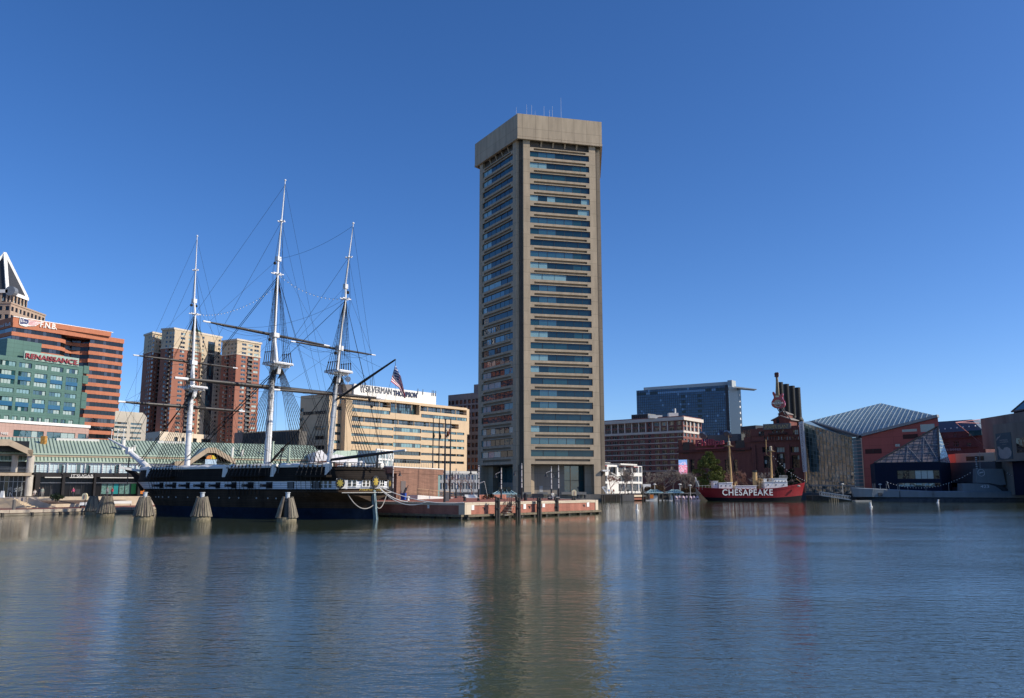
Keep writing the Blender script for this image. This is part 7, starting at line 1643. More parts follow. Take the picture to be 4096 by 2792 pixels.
def led():
    w = Wall(P(2715, 1870, 300).xy, P(2749, 1870, 297).xy); t = thing('video_screen', w.pt(w.L / 2, w.Z(2730, 1900)), 'bright pink and blue video screen on the dark brick facade', 'screen'); z0, z1 = w.Z(2730, 1897), w.Z(2730, 1839); m = MB(); w.box(m, -.1, w.L + .1, z0 - .1, z1 + .1, -.8, -.02); obj('housing', m, black, t); s = MB(); n = 9
    cols = [emit('screen_blue', (.25, .45, .85), .75), emit('screen_pale', (.75, .6, .8), .8), emit('screen_pink', (.85, .25, .38), .8), emit('screen_rose', (.9, .5, .6), .8), emit('screen_dark', (.18, .05, .12), .5)]
    for i in range(n):
        for j in range(14): f = j / 14; c = 0 if f > .85 else (R.choice((0, 1)) if f > .62 else R.choice((2, 2, 3, 3, 4 if f < .35 else 2, 1))); w.quad(s, w.L * i / n, w.L * (i + 1) / n, z0 + (z1 - z0) * f, z0 + (z1 - z0) * (j + 1) / 14, 0, c)
    obj('display', s, cols, t); p = MB(); w.box(p, w.L * .4, w.L * .6, 1.9, z0, -.6, -.2); obj('post', p, darkmetal, t)
led()

# ------------------------------------------------------------ white restaurant pavilion right of the tower
def white_pav():
    A, B = P(2400, 1860, 285), P(2568, 1866, 312); w = Wall(A.xy, B.xy); z1 = w.Z(2480, 1861); k = 5.81; S = lambda x: w.S(2400 + x / k, 1900); Z = lambda y: w.Z(2480, 1850 + y / k); t = thing('white_pavilion', w.pt(0, 1.9), 'white two-storey glass restaurant pavilion right of the tower', 'pavilion'); ops = []; wins = []
    for a, b, n in ((45, 168, 4), (425, 575, 5), (592, 735, 5), (755, 890, 5), (905, 970, 3)):
        for c, d in ((80, 232), (312, 448), (490, 680)): o = (S(a), S(b), Z(d), Z(c)); ops.append(o); wins.append((w, *o, .4, n, 1, [frame_white, g_dark, g_mid, g_mid], .13))
    dk = (S(200), S(395), Z(300), Z(105)); ops.append(dk); m = MB(); w.facade(m, 0, w.L, 1.9, z1, ops, .6); w.box(m, 0, w.L, 1.9, z1 - .05, -14, -2.2); obj('wall', m, white, t); add_windows(t, wins)
    m = MB(); w.quad(m, *dk, -2.1); obj('dark_recess', m, mat('recess_grey', (.07, .065, .065), .8), t); m = MB(); m.bar(w.pt(S(240), Z(240), .3), w.pt(S(420), Z(345), .3), .35, .12); m.bar(w.pt(S(210), Z(255), .9), w.pt(S(400), Z(350), .9), .25, .12); obj('stair', m, offwhite, t)
    for a, b, y0, y1 in ((40, 175, 20, 8), (415, 800, 50, 12)): m = MB(); w.box(m, S(a), S(b), w.Z(2440, 1850 + y0 / k) , w.Z(2440, 1850 + y1 / k), -10, 1.2); obj('roof_canopy', m, offwhite, t)
    m = MB(); [w.box(m, S(a), S(b), Z(97), Z(82), .02, .1) for a, b in ((45, 165), (468, 565), (600, 730), (760, 880))]; obj('red_valance', m, mat('valance_red', (.5, .06, .04), .6), t)
white_pav()

# ------------------------------------------------------------ aquarium: glass wall, red wall, glass pyramids
def aquarium():
    k = 2.457; X = lambda x: 3150 + x / k; Yp = lambda y: 1550 + y / k; t = thing('glass_aquarium', P(3445, 1960, 290), 'angular aquarium building with mirrored glass wall, red wall and glass roof', 'aquarium'); t.location.z = 1.9; WL[t.name] = Vector(t.location)
    gf = mat('pale_roof_mullion', (.42, .50, .52), .5); mir = [glass('mirror_glass', (.10, .14, .135), ior=1.75, wob=.16, wscale=.3, rough=.03), glass('mirror_glass_b', (.05, .075, .07), ior=1.7, wob=.2, wscale=.35, rough=.03)]
    # mirrored wall
    w = Wall(P(3213, 1800, 322).xy, P(3411, 1800, 296).xy); nx, nz = 14, 16; zl, zr = w.Z(3215, 1688), w.Z(3410, 1750); g = MB(); f = MB(); zb = 1.9
    for i in range(nx):
        for j in range(nz):
            q = []
            for a, b in ((i, j), (i + 1, j), (i + 1, j + 1), (i, j + 1)): tz = zl + (zr - zl) * a / nx; q.append(w.pt(w.L * a / nx, zb + (tz - zb) * b / nz, R.uniform(-.02, .02)))
            g.face(q, R.choice((0, 1)))
    for i in range(nx + 1): tz = zl + (zr - zl) * i / nx; f.bar(w.pt(w.L * i / nx, zb, .03), w.pt(w.L * i / nx, tz, .03), .13)
    for j in range(nz + 1): f.bar(w.pt(0, zb + (zl - zb) * j / nz, .03), w.pt(w.L, zb + (zr - zb) * j / nz, .03), .12)
    obj('mirrored_wall', g, mir, t); obj('mullions', f, mat('mullion_pale', (.20, .25, .25), .5), t)
    # corner facet
    w2 = Wall(P(3411, 1800, 296).xy, P(3446, 1800, 289).xy); g = MB(); z2 = w2.Z(3430, 1748)
    for j in range(nz): 
        for i in range(2): w2.quad(g, w2.L * i / 2, w2.L * (i + 1) / 2, zb + (z2 - zb) * j / nz + .06, zb + (z2 - zb) * (j + 1) / nz - .06, 0, 0 if i == 0 else 1)
    obj('corner_facet', g, [glass('pale_facet', (.16, .26, .28), ior=1.9), glass('pale_facet_b', (.09, .15, .17), ior=1.9)], t)
    # red wall
    A, B = P(3446, 1743, 289), P(3751, 1666, 266); wr = Wall(A.xy, B.xy); red = brickmat('red_metal_panels', (.42, .09, .08), (.39, .082, .074), (.2, .045, .04), 9, 2.6, .04, rough=.38, var=.08, offset=0); m = MB(); p = wr.pt
    Q = [p(0, zb, 0), p(wr.L, zb, 0), p(wr.L, B.z, 0), p(0, A.z, 0)]; Bk = [v + Vector((10, 32, 0)) for v in Q]; m.face(Q); m.face([Q[1], Bk[1], Bk[2], Q[2]]); m.face([Q[0], Q[3], Bk[3], Bk[0]]); m.face(Bk[::-1]); obj('red_wall', m, red, t)
    for a, b, c, d, nm, mt in ((1315, 1455, 355, 430, 'red_wall_window', g_curt), (1132, 1278, 405, 430, 'red_wall_window', g_curt), (1135, 1282, 455, 500, 'red_wall_shade_panel', mat('dark_red_shade', (.05, .012, .012), .7)), (755, 915, 600, 648, 'red_wall_shade_panel', mat('dark_red_shade', (.05, .012, .012), .7)), (1055, 1100, 555, 580, 'red_wall_window', g_curt), (825, 852, 755, 825, 'red_wall_window', g_curt)):  # recesses are flat raised panels, their shade put into a darker wall red
        m = MB(); u0, u1 = wr.S(X(a), 1750), wr.S(X(b), 1750); z0_, z1_ = wr.Z(X(b), Yp(d)), wr.Z(X(b), Yp(c)); wr.box(m, u0, u1, z0_, z1_, .01, .08, 0); n = max(1, int((u1 - u0) / 3))
        for i in range(1, n): wr.box(m, u0 + (u1 - u0) * i / n - .06, u0 + (u1 - u0) * i / n + .06, z0_, z1_, .08, .14, 1)
        obj(nm, m, [mt, darkmetal], t)
    # sloping glass roof
    rA, rB, rC, rD = P(3446, 1741, 289), P(3750, 1664, 266), P(3524, 1613, 330), P(3247, 1683, 325); g = MB(); f = MB(); nu, nv = 15, 22
    bil = lambda u, v: rA.lerp(rB, u).lerp(rD.lerp(rC, u), v)
    rg = [glass('roof_glass_a', (.20, .30, .33), ior=1.9, wob=.02, rough=.25), glass('roof_glass_b', (.24, .34, .37), ior=1.9, wob=.02, rough=.25), mat('roof_blind', (.32, .40, .43), .3)]
    for i in range(nu):
        for j in range(nv): g.face([bil(i / nu, j / nv), bil((i + 1) / nu, j / nv), bil((i + 1) / nu, (j + 1) / nv), bil(i / nu, (j + 1) / nv)], R.choice((0, 0, 1, 1, 0, 2 if R.random() < .3 else 0)))
    up = Vector((0, 0, .1))
    for i in range(-13, 14):
        c = i / 14; a, b = Vector((max(c, 0), max(-c, 0))), Vector((min(1, 1 + c), min(1, 1 - c))); [f.bar(bil(*a.lerp(b, q / 8)) + up, bil(*a.lerp(b, (q + 1) / 8)) + up, .13, .12) for q in range(8)]
    for i in range(1, 40):
        c = i / 20; u0, u1 = max(0, c - 1), min(1, c); a, b = Vector((u0, c - u0)), Vector((u1, c - u1)); [f.bar(bil(*a.lerp(b, q / 8)) + up * .4, bil(*a.lerp(b, (q + 1) / 8)) + up * .4, .09, .08) for q in range(8)]
    obj('glass_roof', g, rg, t); obj('roof_mullions', f, gf, t)
    m = MB(); zc = [w.pt(0, zl, 0), w.pt(w.L, zr, 0), w2.pt(w2.L, z2, 0), rA, rD]; m.face([zc[0], zc[1], zc[3], zc[4]]); m.face([zc[1], zc[2], zc[3]]); obj('sloping_glass_strip', m, rg[1], t); m = MB(); m.bar(rA + Vector((0, -.4, 0)), rB + Vector((0, -.4, 0)), 1.2, .9); obj('eave_gutter', m, mat('gutter_grey', (.26, .28, .29), .5), t); m = MB(); m.bar(rA + Vector((-.2, 0, -.5)), rD + Vector((-.2, 0, -.5)), 2.0, .9); obj('valley_gutter', m, darkmetal, t); m = MB(); m.bar(rD - Vector((0, 0, .3)), rC - Vector((0, 0, .3)), .8, .6); obj('ridge', m, darkmetal, t)
    # vertical banner
    bn = thing('vertical_banner', P(3213, 1890, 318), 'tall white vertical banner with dark lettering at the aquarium edge', 'banner'); wb = Wall(P(3201, 1800, 322).xy, P(3222, 1800, 316).xy); m = MB(); z0, z1 = wb.Z(3215, 1888), wb.Z(3200, 1687); p = wb.pt; m.hexa([p(wb.L * .3, z0, 0), p(wb.L, z0, 0), p(wb.L, z0, -.2), p(wb.L * .3, z0, -.2), p(0, z1, 0), p(wb.L * .85, z1, 0), p(wb.L * .85, z1, -.2), p(0, z1, -.2)]); obj('cloth', m, mat('banner_white', (.6, .62, .62), .7), bn); text('NATIONAL AQUARIUM', wb, wb.L * .32, wb.L * .72, z0 + .5, z1 - 1, .02, mat('grey_letters', (.12, .13, .16), .4), bn, ext=.02, vertical=True)
    # pyramid over the navy block
    t2 = thing('navy_pavilion', P(3600, 1960, 262), 'dark navy building topped by a sloping glass pyramid', 'building'); t2.location.z = 1.9; WL[t2.name] = Vector(t2.location)
    a, b = P(3498, 1851, 264), P(3758, 1847, 252); wn = Wall(a.xy, b.xy); zt = wn.Z(3630, 1849); c = P(3800, 1846, 262); navy = mat('navy_panels', (.006, .012, .032), .7, var=.12, spec=.2); ops = []; wins = []
    for x0, x1, y0, y1 in ((1075, 1495, 812, 900), (1085, 1500, 936, 976)): o = (wn.S(X(x0), 1900), min(wn.L - .2, wn.S(X(x1), 1900)), wn.Z(3700, Yp(y1)), wn.Z(3700, Yp(y0))); ops.append(o); wins.append((wn, *o, .35, 7, 1, [frame_dark, glass('window_green_grey', (.10, .15, .12), ior=2.0, wob=.3), g_curt, g_dark, glass('window_green_grey', (0, 0, 0))], .12))
    m = MB(); wn.facade(m, 0, wn.L, zb, zt, ops, .4); w3 = Wall(b.xy, c.xy); w3.facade(m, 0, w3.L, zb, zt, []); B2 = (a.x + 8, a.y + 22); m.face([(c.x, c.y, zb), (B2[0], B2[1], zb), (B2[0], B2[1], zt), (c.x, c.y, zt)]); m.face([(B2[0], B2[1], zb), (a.x, a.y, zb), (a.x, a.y, zt), (B2[0], B2[1], zt)]); m.face([(a.x, a.y, zt), (b.x, b.y, zt), (c.x, c.y, zt), (B2[0], B2[1], zt)]); obj('wall', m, navy, t2); add_windows(t2, wins)
    ap = P(3751, 1706, 264); pa, pb_, pc = Vector((a.x, a.y, zt)), Vector((b.x, b.y, zt)), Vector((c.x, c.y, zt)); f = MB()
    def tri(A_, B_, T_, n, nm, mats_, fm):
        g = MB(); f = MB()
        for i in range(n):
            for j in range(n): # strips towards the apex side
                q = lambda u, v: A_.lerp(B_, u).lerp(T_.lerp(B_, 0) if False else T_, v)
                g.face([q(i / n, j / n), q((i + 1) / n, j / n), q((i + 1) / n, (j + 1) / n), q(i / n, (j + 1) / n)][: 4 if j < n - 1 else 3], R.choice((0, 1)))
        for j in range(n): v = j / n; f.bar(A_.lerp(T_, v), B_.lerp(T_, v), .12)
        L_ = (B_ - A_).length; m_ = int(L_ / 1.75) + 1
        for i in range(m_ + 1):      # upright bars up to the sloping edge
            u = i / m_; base = A_.lerp(B_, u); tu = (T_ - A_).dot((B_ - A_).normalized()) / L_
            v = u / max(tu, .01) if u < tu else (1 - u) / max(1 - tu, .01); f.bar(base, base + ((A_.lerp(T_, v) if u < tu else B_.lerp(T_, v)) - base), .1)
        G_ = obj(nm, g, mats_, t2); obj('mullions', f, fm, G_)
    pg = [glass('pyramid_glass', (.22, .18, .165), ior=1.45, wob=.3, rough=.15), glass('pyramid_glass_b', (.13, .12, .12), ior=1.45, wob=.3, rough=.1)]
    tri(pa, pb_, ap, 12, 'front_glazing', pg, darkmetal); tri(pb_, pc, ap, 10, 'side_glazing', [glass('pyramid_side', (.14, .22, .24), ior=1.8), g_mid], gf); bk = MB(); q = Vector((B2[0], B2[1], zt)); bk.face([pc, q, ap]); bk.face([q, pa, ap]); obj('rear_glazing', bk, g_mid, t2)
    for s_, e_ in ((pa, ap), (pb_, ap)): m = MB(); m.bar(s_, e_, .55, .5); obj('edge_beam', m, black, t2)
    ins = MB(); 
    for u, v in ((.45, .0), (.62, .0), (.8, .0)): base = pa.lerp(pb_, u) + Vector((0, -.25, 0)); 
    for (u0, v0), (u1, v1) in (((.5, .02), (.5, .5)), ((.5, .45), (.72, .02)), ((.75, .02), (.75, .72)), ((.75, .72), (.97, .05)), ((.35, .25), (.95, .25)), ((.5, .48), (.97, .48))):
        Pp = lambda u, v: pa.lerp(pb_, u) + (ap - pa.lerp(pb_, .97)) * v + Vector((0, -.2, 0)); ins.bar(Pp(u0, v0), Pp(u1, v1), .1)
    obj('inner_truss', ins, greymetal, t2)
aquarium()
def right_end():
    k = 2.457; X = lambda x: 3150 + x / k; Yp = lambda y: 1550 + y / k
    # grey block between pyramid and concrete hall
    gb = mat('slate_grey_panels', (.065, .08, .095), .6, var=.15); t = thing('slate_grey_block', P(3880, 1960, 262), 'slate grey building base behind the submarine', 'building'); w = Wall(P(3788, 1900, 268).xy, P(3985, 1900, 250).xy); m = MB(); w.box(m, 0, w.L, 1.9, w.Z(3880, 1849), -14, 0); w.box(m, w.S(X(1580), 1900), w.S(X(1850), 1900), 1.9, w.Z(3850, 1925) , .0, 1.0); obj('wall', m, gb, t)
    for i in range(3): m = MB(); a = w.S(X(1590 + i * 75), 1935); w.box(m, a, a + 4.2, w.Z(3850, 1948), w.Z(3850, 1931), 1.0, 1.1); obj('window', m, g_dark, t)
    c = thing('corrugated_container', P(3900, 1849, 268), 'cream corrugated container unit with dark window on the grey roof', 'container'); w2 = Wall(P(3823, 1830, 268).xy, P(3980, 1830, 256).xy); z0, z1 = w2.Z(3900, 1850), w2.Z(3900, 1812); m = MB(); w2.box(m, 0, w2.L, z0, z1, -4, 0)
    for i in range(14): w2.box(m, 0, w2.L, z0 + (z1 - z0) * (i + .1) / 14, z0 + (z1 - z0) * (i + .6) / 14, 0, .12)
    obj('shell', m, mat('cream_steel', (.62, .55, .44), .6, var=.06), c); m = MB(); w2.box(m, w2.S(3866, 1835), w2.S(3937, 1835), w2.Z(3900, 1843), w2.Z(3900, 1825), .1, .2); obj('window', m, mat('brown_window', (.09, .075, .05), .3), c)
    m = MB(); w3 = Wall(P(3793, 1830, 276).xy, P(3822, 1830, 269).xy); w3.box(m, 0, w3.L, z0, z1, -3, 0); tag(obj('pink_end_box', m, mat('salmon_panel', (.42, .19, .18), .6)), 'salmon pink box beside the cream corrugated container', 'container')
    # brick and blue background building
    t = thing('mansard_office', P(3800, 1960, 330), 'dark red brick building with blue mansard roof behind the aquarium', 'office building'); w = Wall(P(3700, 1750, 345).xy, P(3935, 1750, 325).xy); k2 = 2324 / 346; X2 = lambda x: 3750 + x / k2; Y2 = lambda y: 1600 + y / k2; br = brickmat('mauve_brick', (.16, .065, .06), (.13, .055, .052), (.1, .05, .05), .9, .3, .02); zt, zm = w.Z(3830, Y2(545)), w.Z(3830, Y2(850)); m = MB(); ops = []; wins = []
    for x, y0, y1, wd in ((165, 905, 1000, 25), (480, 890, 980, 40), (240, 1120, 1230, 55), (480, 1100, 1250, 75), (830, 1150, 1240, 60)): o = (w.S(X2(x - wd), 1750), w.S(X2(x + wd), 1750), w.Z(X2(x), Y2(y1)), w.Z(X2(x), Y2(y0))); ops.append(o); wins.append((w, *o, .3, 3, 2, [mat('mauve_frame', (.2, .13, .14), .6), g_dark, g_dark], .12))
    w.facade(m, 0, w.L, 1.9, zm, ops, .35); w.box(m, 0, w.L, 1.9, zm - .1, -15, -.5); obj('wall', m, br, t); add_windows(t, wins); m = MB(); p = w.pt; m.hexa([p(0, zm, .3), p(w.L, zm, .3), p(w.L, zm, -15), p(0, zm, -15), p(0, zt, -.5), p(w.L * .82, zt, -.5), p(w.L * .82, zt, -15), p(0, zt, -15)]); obj('mansard_roof', m, mat('blue_slate_roof', (.075, .115, .165), .6, var=.1), t)
    m = MB(); w.box(m, w.S(X2(890), 1740), w.L, zm - 2, w.Z(3900, Y2(820)) , .3, 1.2); obj('glazed_bay', m, g_teal, t); text('BALTIMORE BANNER', w, w.S(3736, 1798), w.S(3846, 1798), w.Z(3800, 1803), w.Z(3800, 1794), .2, mat('mauve_letters', (.35, .32, .36), .5), t, ext=.15)
    for y in (1020, 1275): m = MB(); w.box(m, 0, w.L * .9, w.Z(3800, Y2(y + 14)), w.Z(3800, Y2(y)), .02, .6); obj('ledge', m, br, t)
    for i in range(7): m = MB(); q = w.pt(w.S(X2(70 + i * 163), 1713), w.Z(3830, Y2(765 - i * 6)), .9); m.sphere(q, .3, 8, 6); obj('globe_lamp', m, white, t)
    # raked concrete hall at the right edge
    cc = mat('board_marked_concrete', (.17, .158, .14), .9, var=.3, scale=.25, streak=True, bump=.2); t = thing('concrete_aquarium_hall', P(4060, 1960, 250), 'large grey board-marked concrete hall with a teal banner', 'building'); w = Wall(P(3929, 1750, 262).xy, P(4200, 1750, 225).xy); wf = Wall(P(3976, 1760, 247).xy, P(4200, 1760, 222).xy); m = MB(); p = w.pt
    zt, zb = w.Z(3929, 1674), w.Z(3937, 1796); w.box(m, 0, w.L, zb, zt, -25, 0); obj('rear_volume', m, cc, t); m = MB(); zt2, zb2 = wf.Z(3976, 1700), wf.Z(3980, 1848); wf.box(m, 0, wf.L, zb2, zt2, -14, 0); obj('front_volume', m, cc, t); m = MB(); w4 = Wall(P(3975, 1900, 255).xy, P(4200, 1900, 230).xy); w4.box(m, 0, w4.L, 1.9, zb2 + .5, -20, 0); obj('base_wall', m, cc, t); m = MB(); w4.box(m, w4.S(4074, 1900), w4.L, 1.9, zb2, .02, 1.5); obj('navy_base', m, mat('navy_panels', (.012, .022, .055), .55), t)
    m = MB(); wf.box(m, wf.S(4066, 1780), wf.L, wf.Z(4080, 1810), wf.Z(4080, 1752), .01, .06); obj('dark_window', m, g_dark, t)
    m = MB(); w5 = Wall(P(4056, 1660, 250).xy, P(4220, 1660, 228).xy); z0, z1 = w5.Z(4056, 1688), w5.Z(4056, 1646); w5.box(m, 0, w5.L, z0 - 2, z1, -10, 0); obj('navy_roof_box', m, mat('navy_panels', (0, 0, 0)), t); m = MB(); q0 = [w5.pt(-.5, z1, .4), w5.pt(w5.L, z1, .4), w5.pt(w5.L, z1, -10), w5.pt(-.5, z1, -10)]; ap = w5.pt(w5.L * .5, z1 + 8, -5); [m.face([q0[i], q0[(i + 1) % 4], ap], 0) for i in range(4)]; [m.bar(q0[i], ap, .4, .3, 1) for i in range(4)]; [m.bar(q0[i], q0[(i + 1) % 4], .4, .4, 1) for i in range(4)]; obj('glass_peak', m, [g_teal, black], t)
    m = MB(); w6 = Wall(w.pt(0, 0, -6), w.pt(w.L, 0, -6)); w6.box(m, w6.S(4003, 1664), w6.S(4050, 1664), zt - .3, w6.Z(4025, 1658), -4, 0); obj('roof_louvre', m, greymetal, t)
    bn = thing('teal_banner', wf.pt(wf.S(4018, 1839), wf.Z(4018, 1839)), 'teal banner with pale sea creature shape on the concrete hall', 'banner'); u0, u1, z0, z1 = wf.S(3988, 1790), wf.S(4049, 1790), wf.Z(4018, 1838), wf.Z(4018, 1731); m = MB(); wf.box(m, u0, u1, z0, z1, .02, .12); obj('cloth', m, mat('banner_teal', (.035, .075, .095), .7), bn); pw = mat('banner_pale', (.26, .27, .27), .7)
    text('NATIONAL', wf, u0 + (u1 - u0) * .25, u0 + (u1 - u0) * .8, z0 + (z1 - z0) * .70, z0 + (z1 - z0) * .755, .13, pw, bn, ext=.02); text('AQUARIUM', wf, u0 + (u1 - u0) * .25, u0 + (u1 - u0) * .8, z0 + (z1 - z0) * .62, z0 + (z1 - z0) * .675, .13, pw, bn, ext=.02); text('aqua.org', wf, u0 + (u1 - u0) * .4, u0 + (u1 - u0) * .66, z0 + (z1 - z0) * .54, z0 + (z1 - z0) * .575, .13, pw, bn, ext=.01)
    W_, H_ = u1 - u0, z1 - z0; m = MB(); m.face([wf.pt(u0 + W_ * x, z0 + H_ * y, .14) for x, y in ((.05, .5), (.12, .35), (.1, .2), (.2, .06), (.45, .02), (.7, .03), (.9, .12), (.96, .26), (.88, .4), (.7, .46), (.5, .44), (.42, .36), (.28, .42), (.2, .5))]); m.face([wf.pt(u0 + W_ * x, z0 + H_ * y, .14) for x, y in ((.04, .78), (.12, .86), (.25, .88), (.36, .97), (.3, .86), (.14, .8), (.04, .72))]); obj('creature_shape', m, pw, bn)
    f = thing('triangular_frame', w.pt(1, w.Z(3930, 1690)), 'thin pink triangular frame projecting left of the concrete hall', 'sculpture'); nm = mat('pink_tube', (.55, .22, .2), .4); tip = P(3822, 1690, 252)
    for q in ((3927, 1677, 262), (3927, 1693, 259), (3935, 1782, 259)): m = MB(); m.tube([tip, P(*q)], .1, 6); obj('tube', m, nm, f)
right_end()

# ------------------------------------------------------------ red lightship
def lightship():
    Y = 254; k = 2.64; X = lambda x: 2700 + x / k; Yp = lambda y: 1450 + y / k; w = Wall(P(2797, 1990, 252).xy, P(3242, 1990, 252).xy); L = w.L; C = Y; t = thing('red_lightship', w.pt(L / 2, 0, -3), 'red lightship with white name letters and two buff masts moored alongside', 'lightship'); hw = 4.2
    def sheer(u): return 3.55 + .6 * (2 * u - .9) ** 2 * (1.9 if u > .45 else 1.0) + (2.2 * max(0, u - .7) ** 1.2)
    def sec(u, v):      # v 0 bottom .. 1 sheer: centre-line extent changes with height
        a0, a1 = 4.6 - 4.6 * v ** .8, L - 1.7 + 1.7 * v; s = a0 + (a1 - a0) * u; b = hw * max(0, sin(min(1, u / (.22 + .0)) * pi / 2)) ** .7 * max(0, sin(min(1, (1 - u) / .34) * pi / 2)) ** (.95 - .25 * v); z = -.8 + (sheer(u) + .8) * v; return s, b * (.78 + .22 * v), z
    for nm, v0, v1, mt in (('boot_top', 0, .40, mat('ship_black', (.012, .012, .015), .9, spec=.2)), ('red_hull', .40, 1, mat('ship_red', (.25, .012, .02), .5, var=.12, scale=.8, streak=True))):
        m = MB(); nv = 4; N_ = 34
        for j in range(nv):
            for i in range(N_):
                q = []
                for a, b in ((i, j), (i + 1, j), (i + 1, j + 1), (i, j + 1)): u = a / N_; v = v0 + (v1 - v0) * b / nv; v = v if v0 == 0 and False else v; s, y, z = sec(u, v); q.append((s, y, z))
                m.face([w.pt(s, z, -hw + y) for s, y, z in q]); m.face([w.pt(s, z, -hw - y) for s, y, z in q][::-1])
        if v1 == 1:
            for i in range(N_): a, b = sec(i / N_, 1), sec((i + 1) / N_, 1); m.face([w.pt(a[0], a[2] - .5, -hw + a[1]), w.pt(b[0], b[2] - .5, -hw + b[1]), w.pt(b[0], b[2] - .5, -hw - b[1]), w.pt(a[0], a[2] - .5, -hw - a[1])])
        obj(nm, m, mt, t)
    text('CHESAPEAKE', w, w.S(2889, 1970), w.S(3091, 1970), w.Z(2990, 1982), w.Z(2990, 1957), .04, white, t, ext=.05, bold=.015, sp=1.12)
    m = MB(); [m.bar(w.pt(sec(i / 20, 1)[0], sec(i / 20, 1)[2] + .02, -hw + sec(i / 20, 1)[1]), w.pt(sec((i + 1) / 20, 1)[0], sec((i + 1) / 20, 1)[2] + .02, -hw + sec((i + 1) / 20, 1)[1]), .16, .14) for i in range(20)]; obj('gunwale', m, mat('ship_red', (0, 0, 0)), t)
    buff = mat('buff_paint', (.52, .33, .14), .6, var=.12); wc = Wall(w.pt(0, 0, -hw), w.pt(L, 0, -hw)); gd = black
    def house(x0, x1, y0, y1, dep, nm, ports=0):
        m = MB(); a, b = wc.S(X(x0), 1950), wc.S(X(x1), 1950); z0, z1 = wc.Z(X(x0), Yp(y1)) - .8, wc.Z(X(x0), Yp(y0)); wc.box(m, a, b, z0, z1, -dep, dep); wc.box(m, a - .15, b + .15, z1, z1 + .12, -dep - .15, dep + .15); H_ = obj(nm, m, white, t)
        for i in range(ports): m = MB(); u = a + (b - a) * (i + .5) / ports; m.tube([wc.pt(u, z1 - .85, dep - .02), wc.pt(u, z1 - .85, dep + .05)], .2, 8); obj('porthole', m, gd, H_)
        return a, b, z1
    house(395, 440, 1255, 1335, 1.6, 'aft_hatch', 1); house(445, 585, 1272, 1335, 2.4, 'aft_deckhouse', 3); house(535, 590, 1268, 1290, 1.8, 'aft_locker'); house(615, 832, 1305, 1335, 2.6, 'mid_deckhouse', 5); a, b, z = house(918, 1158, 1262, 1330, 2.8, 'bridge_deckhouse', 3); house(1020, 1156, 1226, 1262, 2.6, 'wheelhouse', 4); house(930, 962, 1232, 1262, 1.0, 'fore_locker')
    m = MB(); z = wc.Z(X(1100), Yp(1226)); u0, u1 = wc.S(X(1075), 1910), wc.S(X(1156), 1910)
    for h in (.45, .9): [m.bar(wc.pt(a_, z + h, o), wc.pt(b_, z + h, o2), .05) for a_, b_, o, o2 in ((u0, u1, 2.6, 2.6), (u1, u1, 2.6, -2.6))]
    for i in range(7): u = u0 + (u1 - u0) * i / 6; m.bar(wc.pt(u, z, 2.6), wc.pt(u, z + .9, 2.6), .05)
    obj('bridge_rail', m, white, t)
    m = MB(); m.tube([wc.pt(wc.S(X(846), 1940), 3.5, 0), wc.pt(wc.S(X(842), 1890), wc.Z(X(842), Yp(1150)), 0)], .68, 14); F_ = obj('funnel', m, buff, t); m = MB(); q = wc.pt(wc.S(X(842), 1890), wc.Z(X(842), Yp(1150)), 0); m.tube([q - Vector((0, 0, .25)), q + Vector((0, 0, .35))], .74, 14); obj('funnel_cap', m, black, F_)
    for x, yt in ((878, 1232), (896, 1240), (626, 1270)): m = MB(); b = wc.pt(wc.S(X(x), 1945), 3.6, 1); tp = wc.Z(X(x), Yp(yt)); m.tube([b, (b.x, b.y, tp - .4), (b.x + .15, b.y, tp), (b.x + .55, b.y, tp + .1)], [.22, .22, .28, .38], 8); obj('ventilator', m, buff, t)
    for xb, yb, xt, yt, xp, yp in ((600, 1320, 570, 870, 566, 770), (1020, 1240, 1010, 925, 1004, 905)):
        m = MB(); a, b = wc.pt(*wc.hit(X(xb), Yp(yb))), wc.pt(*wc.hit(X(xt), Yp(yt))); a.z = 3.4; m.tube([a, b], [.36, .24], 10); M_ = obj('mast', m, buff, t); m = MB(); m.lathe((b.x, b.y, b.z - .2), [(.8, 0), (.8, .12), (.42, .14), (.42, 1.0), (.55, 1.05), (.25, 1.4)], 12); obj('lantern', m, mat('lantern_tan', (.40, .33, .24), .6), M_)
        m = MB(); m.tube([b, wc.pt(*wc.hit(X(xp), Yp(yp)))], .06, 5); m.bar(b + Vector((-1.6, 0, -.3)), b + Vector((1.4, 0, -.4)), .12); obj('spar', m, buff, M_)
        for s_, o in ((-2.5, 3), (2.5, 3), (-2.5, -3), (2.5, -3), (0, 3.4)): m = MB(); m.tube([b, wc.pt(wc.S(X(xb), 1950) + s_, 4, o)], .035, 3); obj('stay', m, rope, t)
    m = MB(); b = wc.pt(*wc.hit(X(965), Yp(970))); m.tube([b, wc.pt(*wc.hit(X(960), Yp(815)))], .09, 5); m.tube([b, wc.pt(*wc.hit(X(1015), Yp(1000)))], .06, 4); obj('radio_mast', m, buff, t)
    m = MB(); m.tube([wc.pt(*wc.hit(X(1386), Yp(1268))), wc.pt(*wc.hit(X(1384), Yp(1150)))], .08, 5); obj('jack_staff', m, buff, t); m = MB(); m.bar(wc.pt(*wc.hit(X(1335), Yp(1270))), wc.pt(*wc.hit(X(1278), Yp(1225))), .12); obj('davit', m, buff, t)
    m = MB(); q = w.pt(w.S(X(1313), 1945), w.Z(X(1313), Yp(1305)), -.6); m.sphere(q, .55, 10, 6, sz=.5); obj('mushroom_anchor', m, mat('anchor_tan', (.42, .36, .3), .7), t)
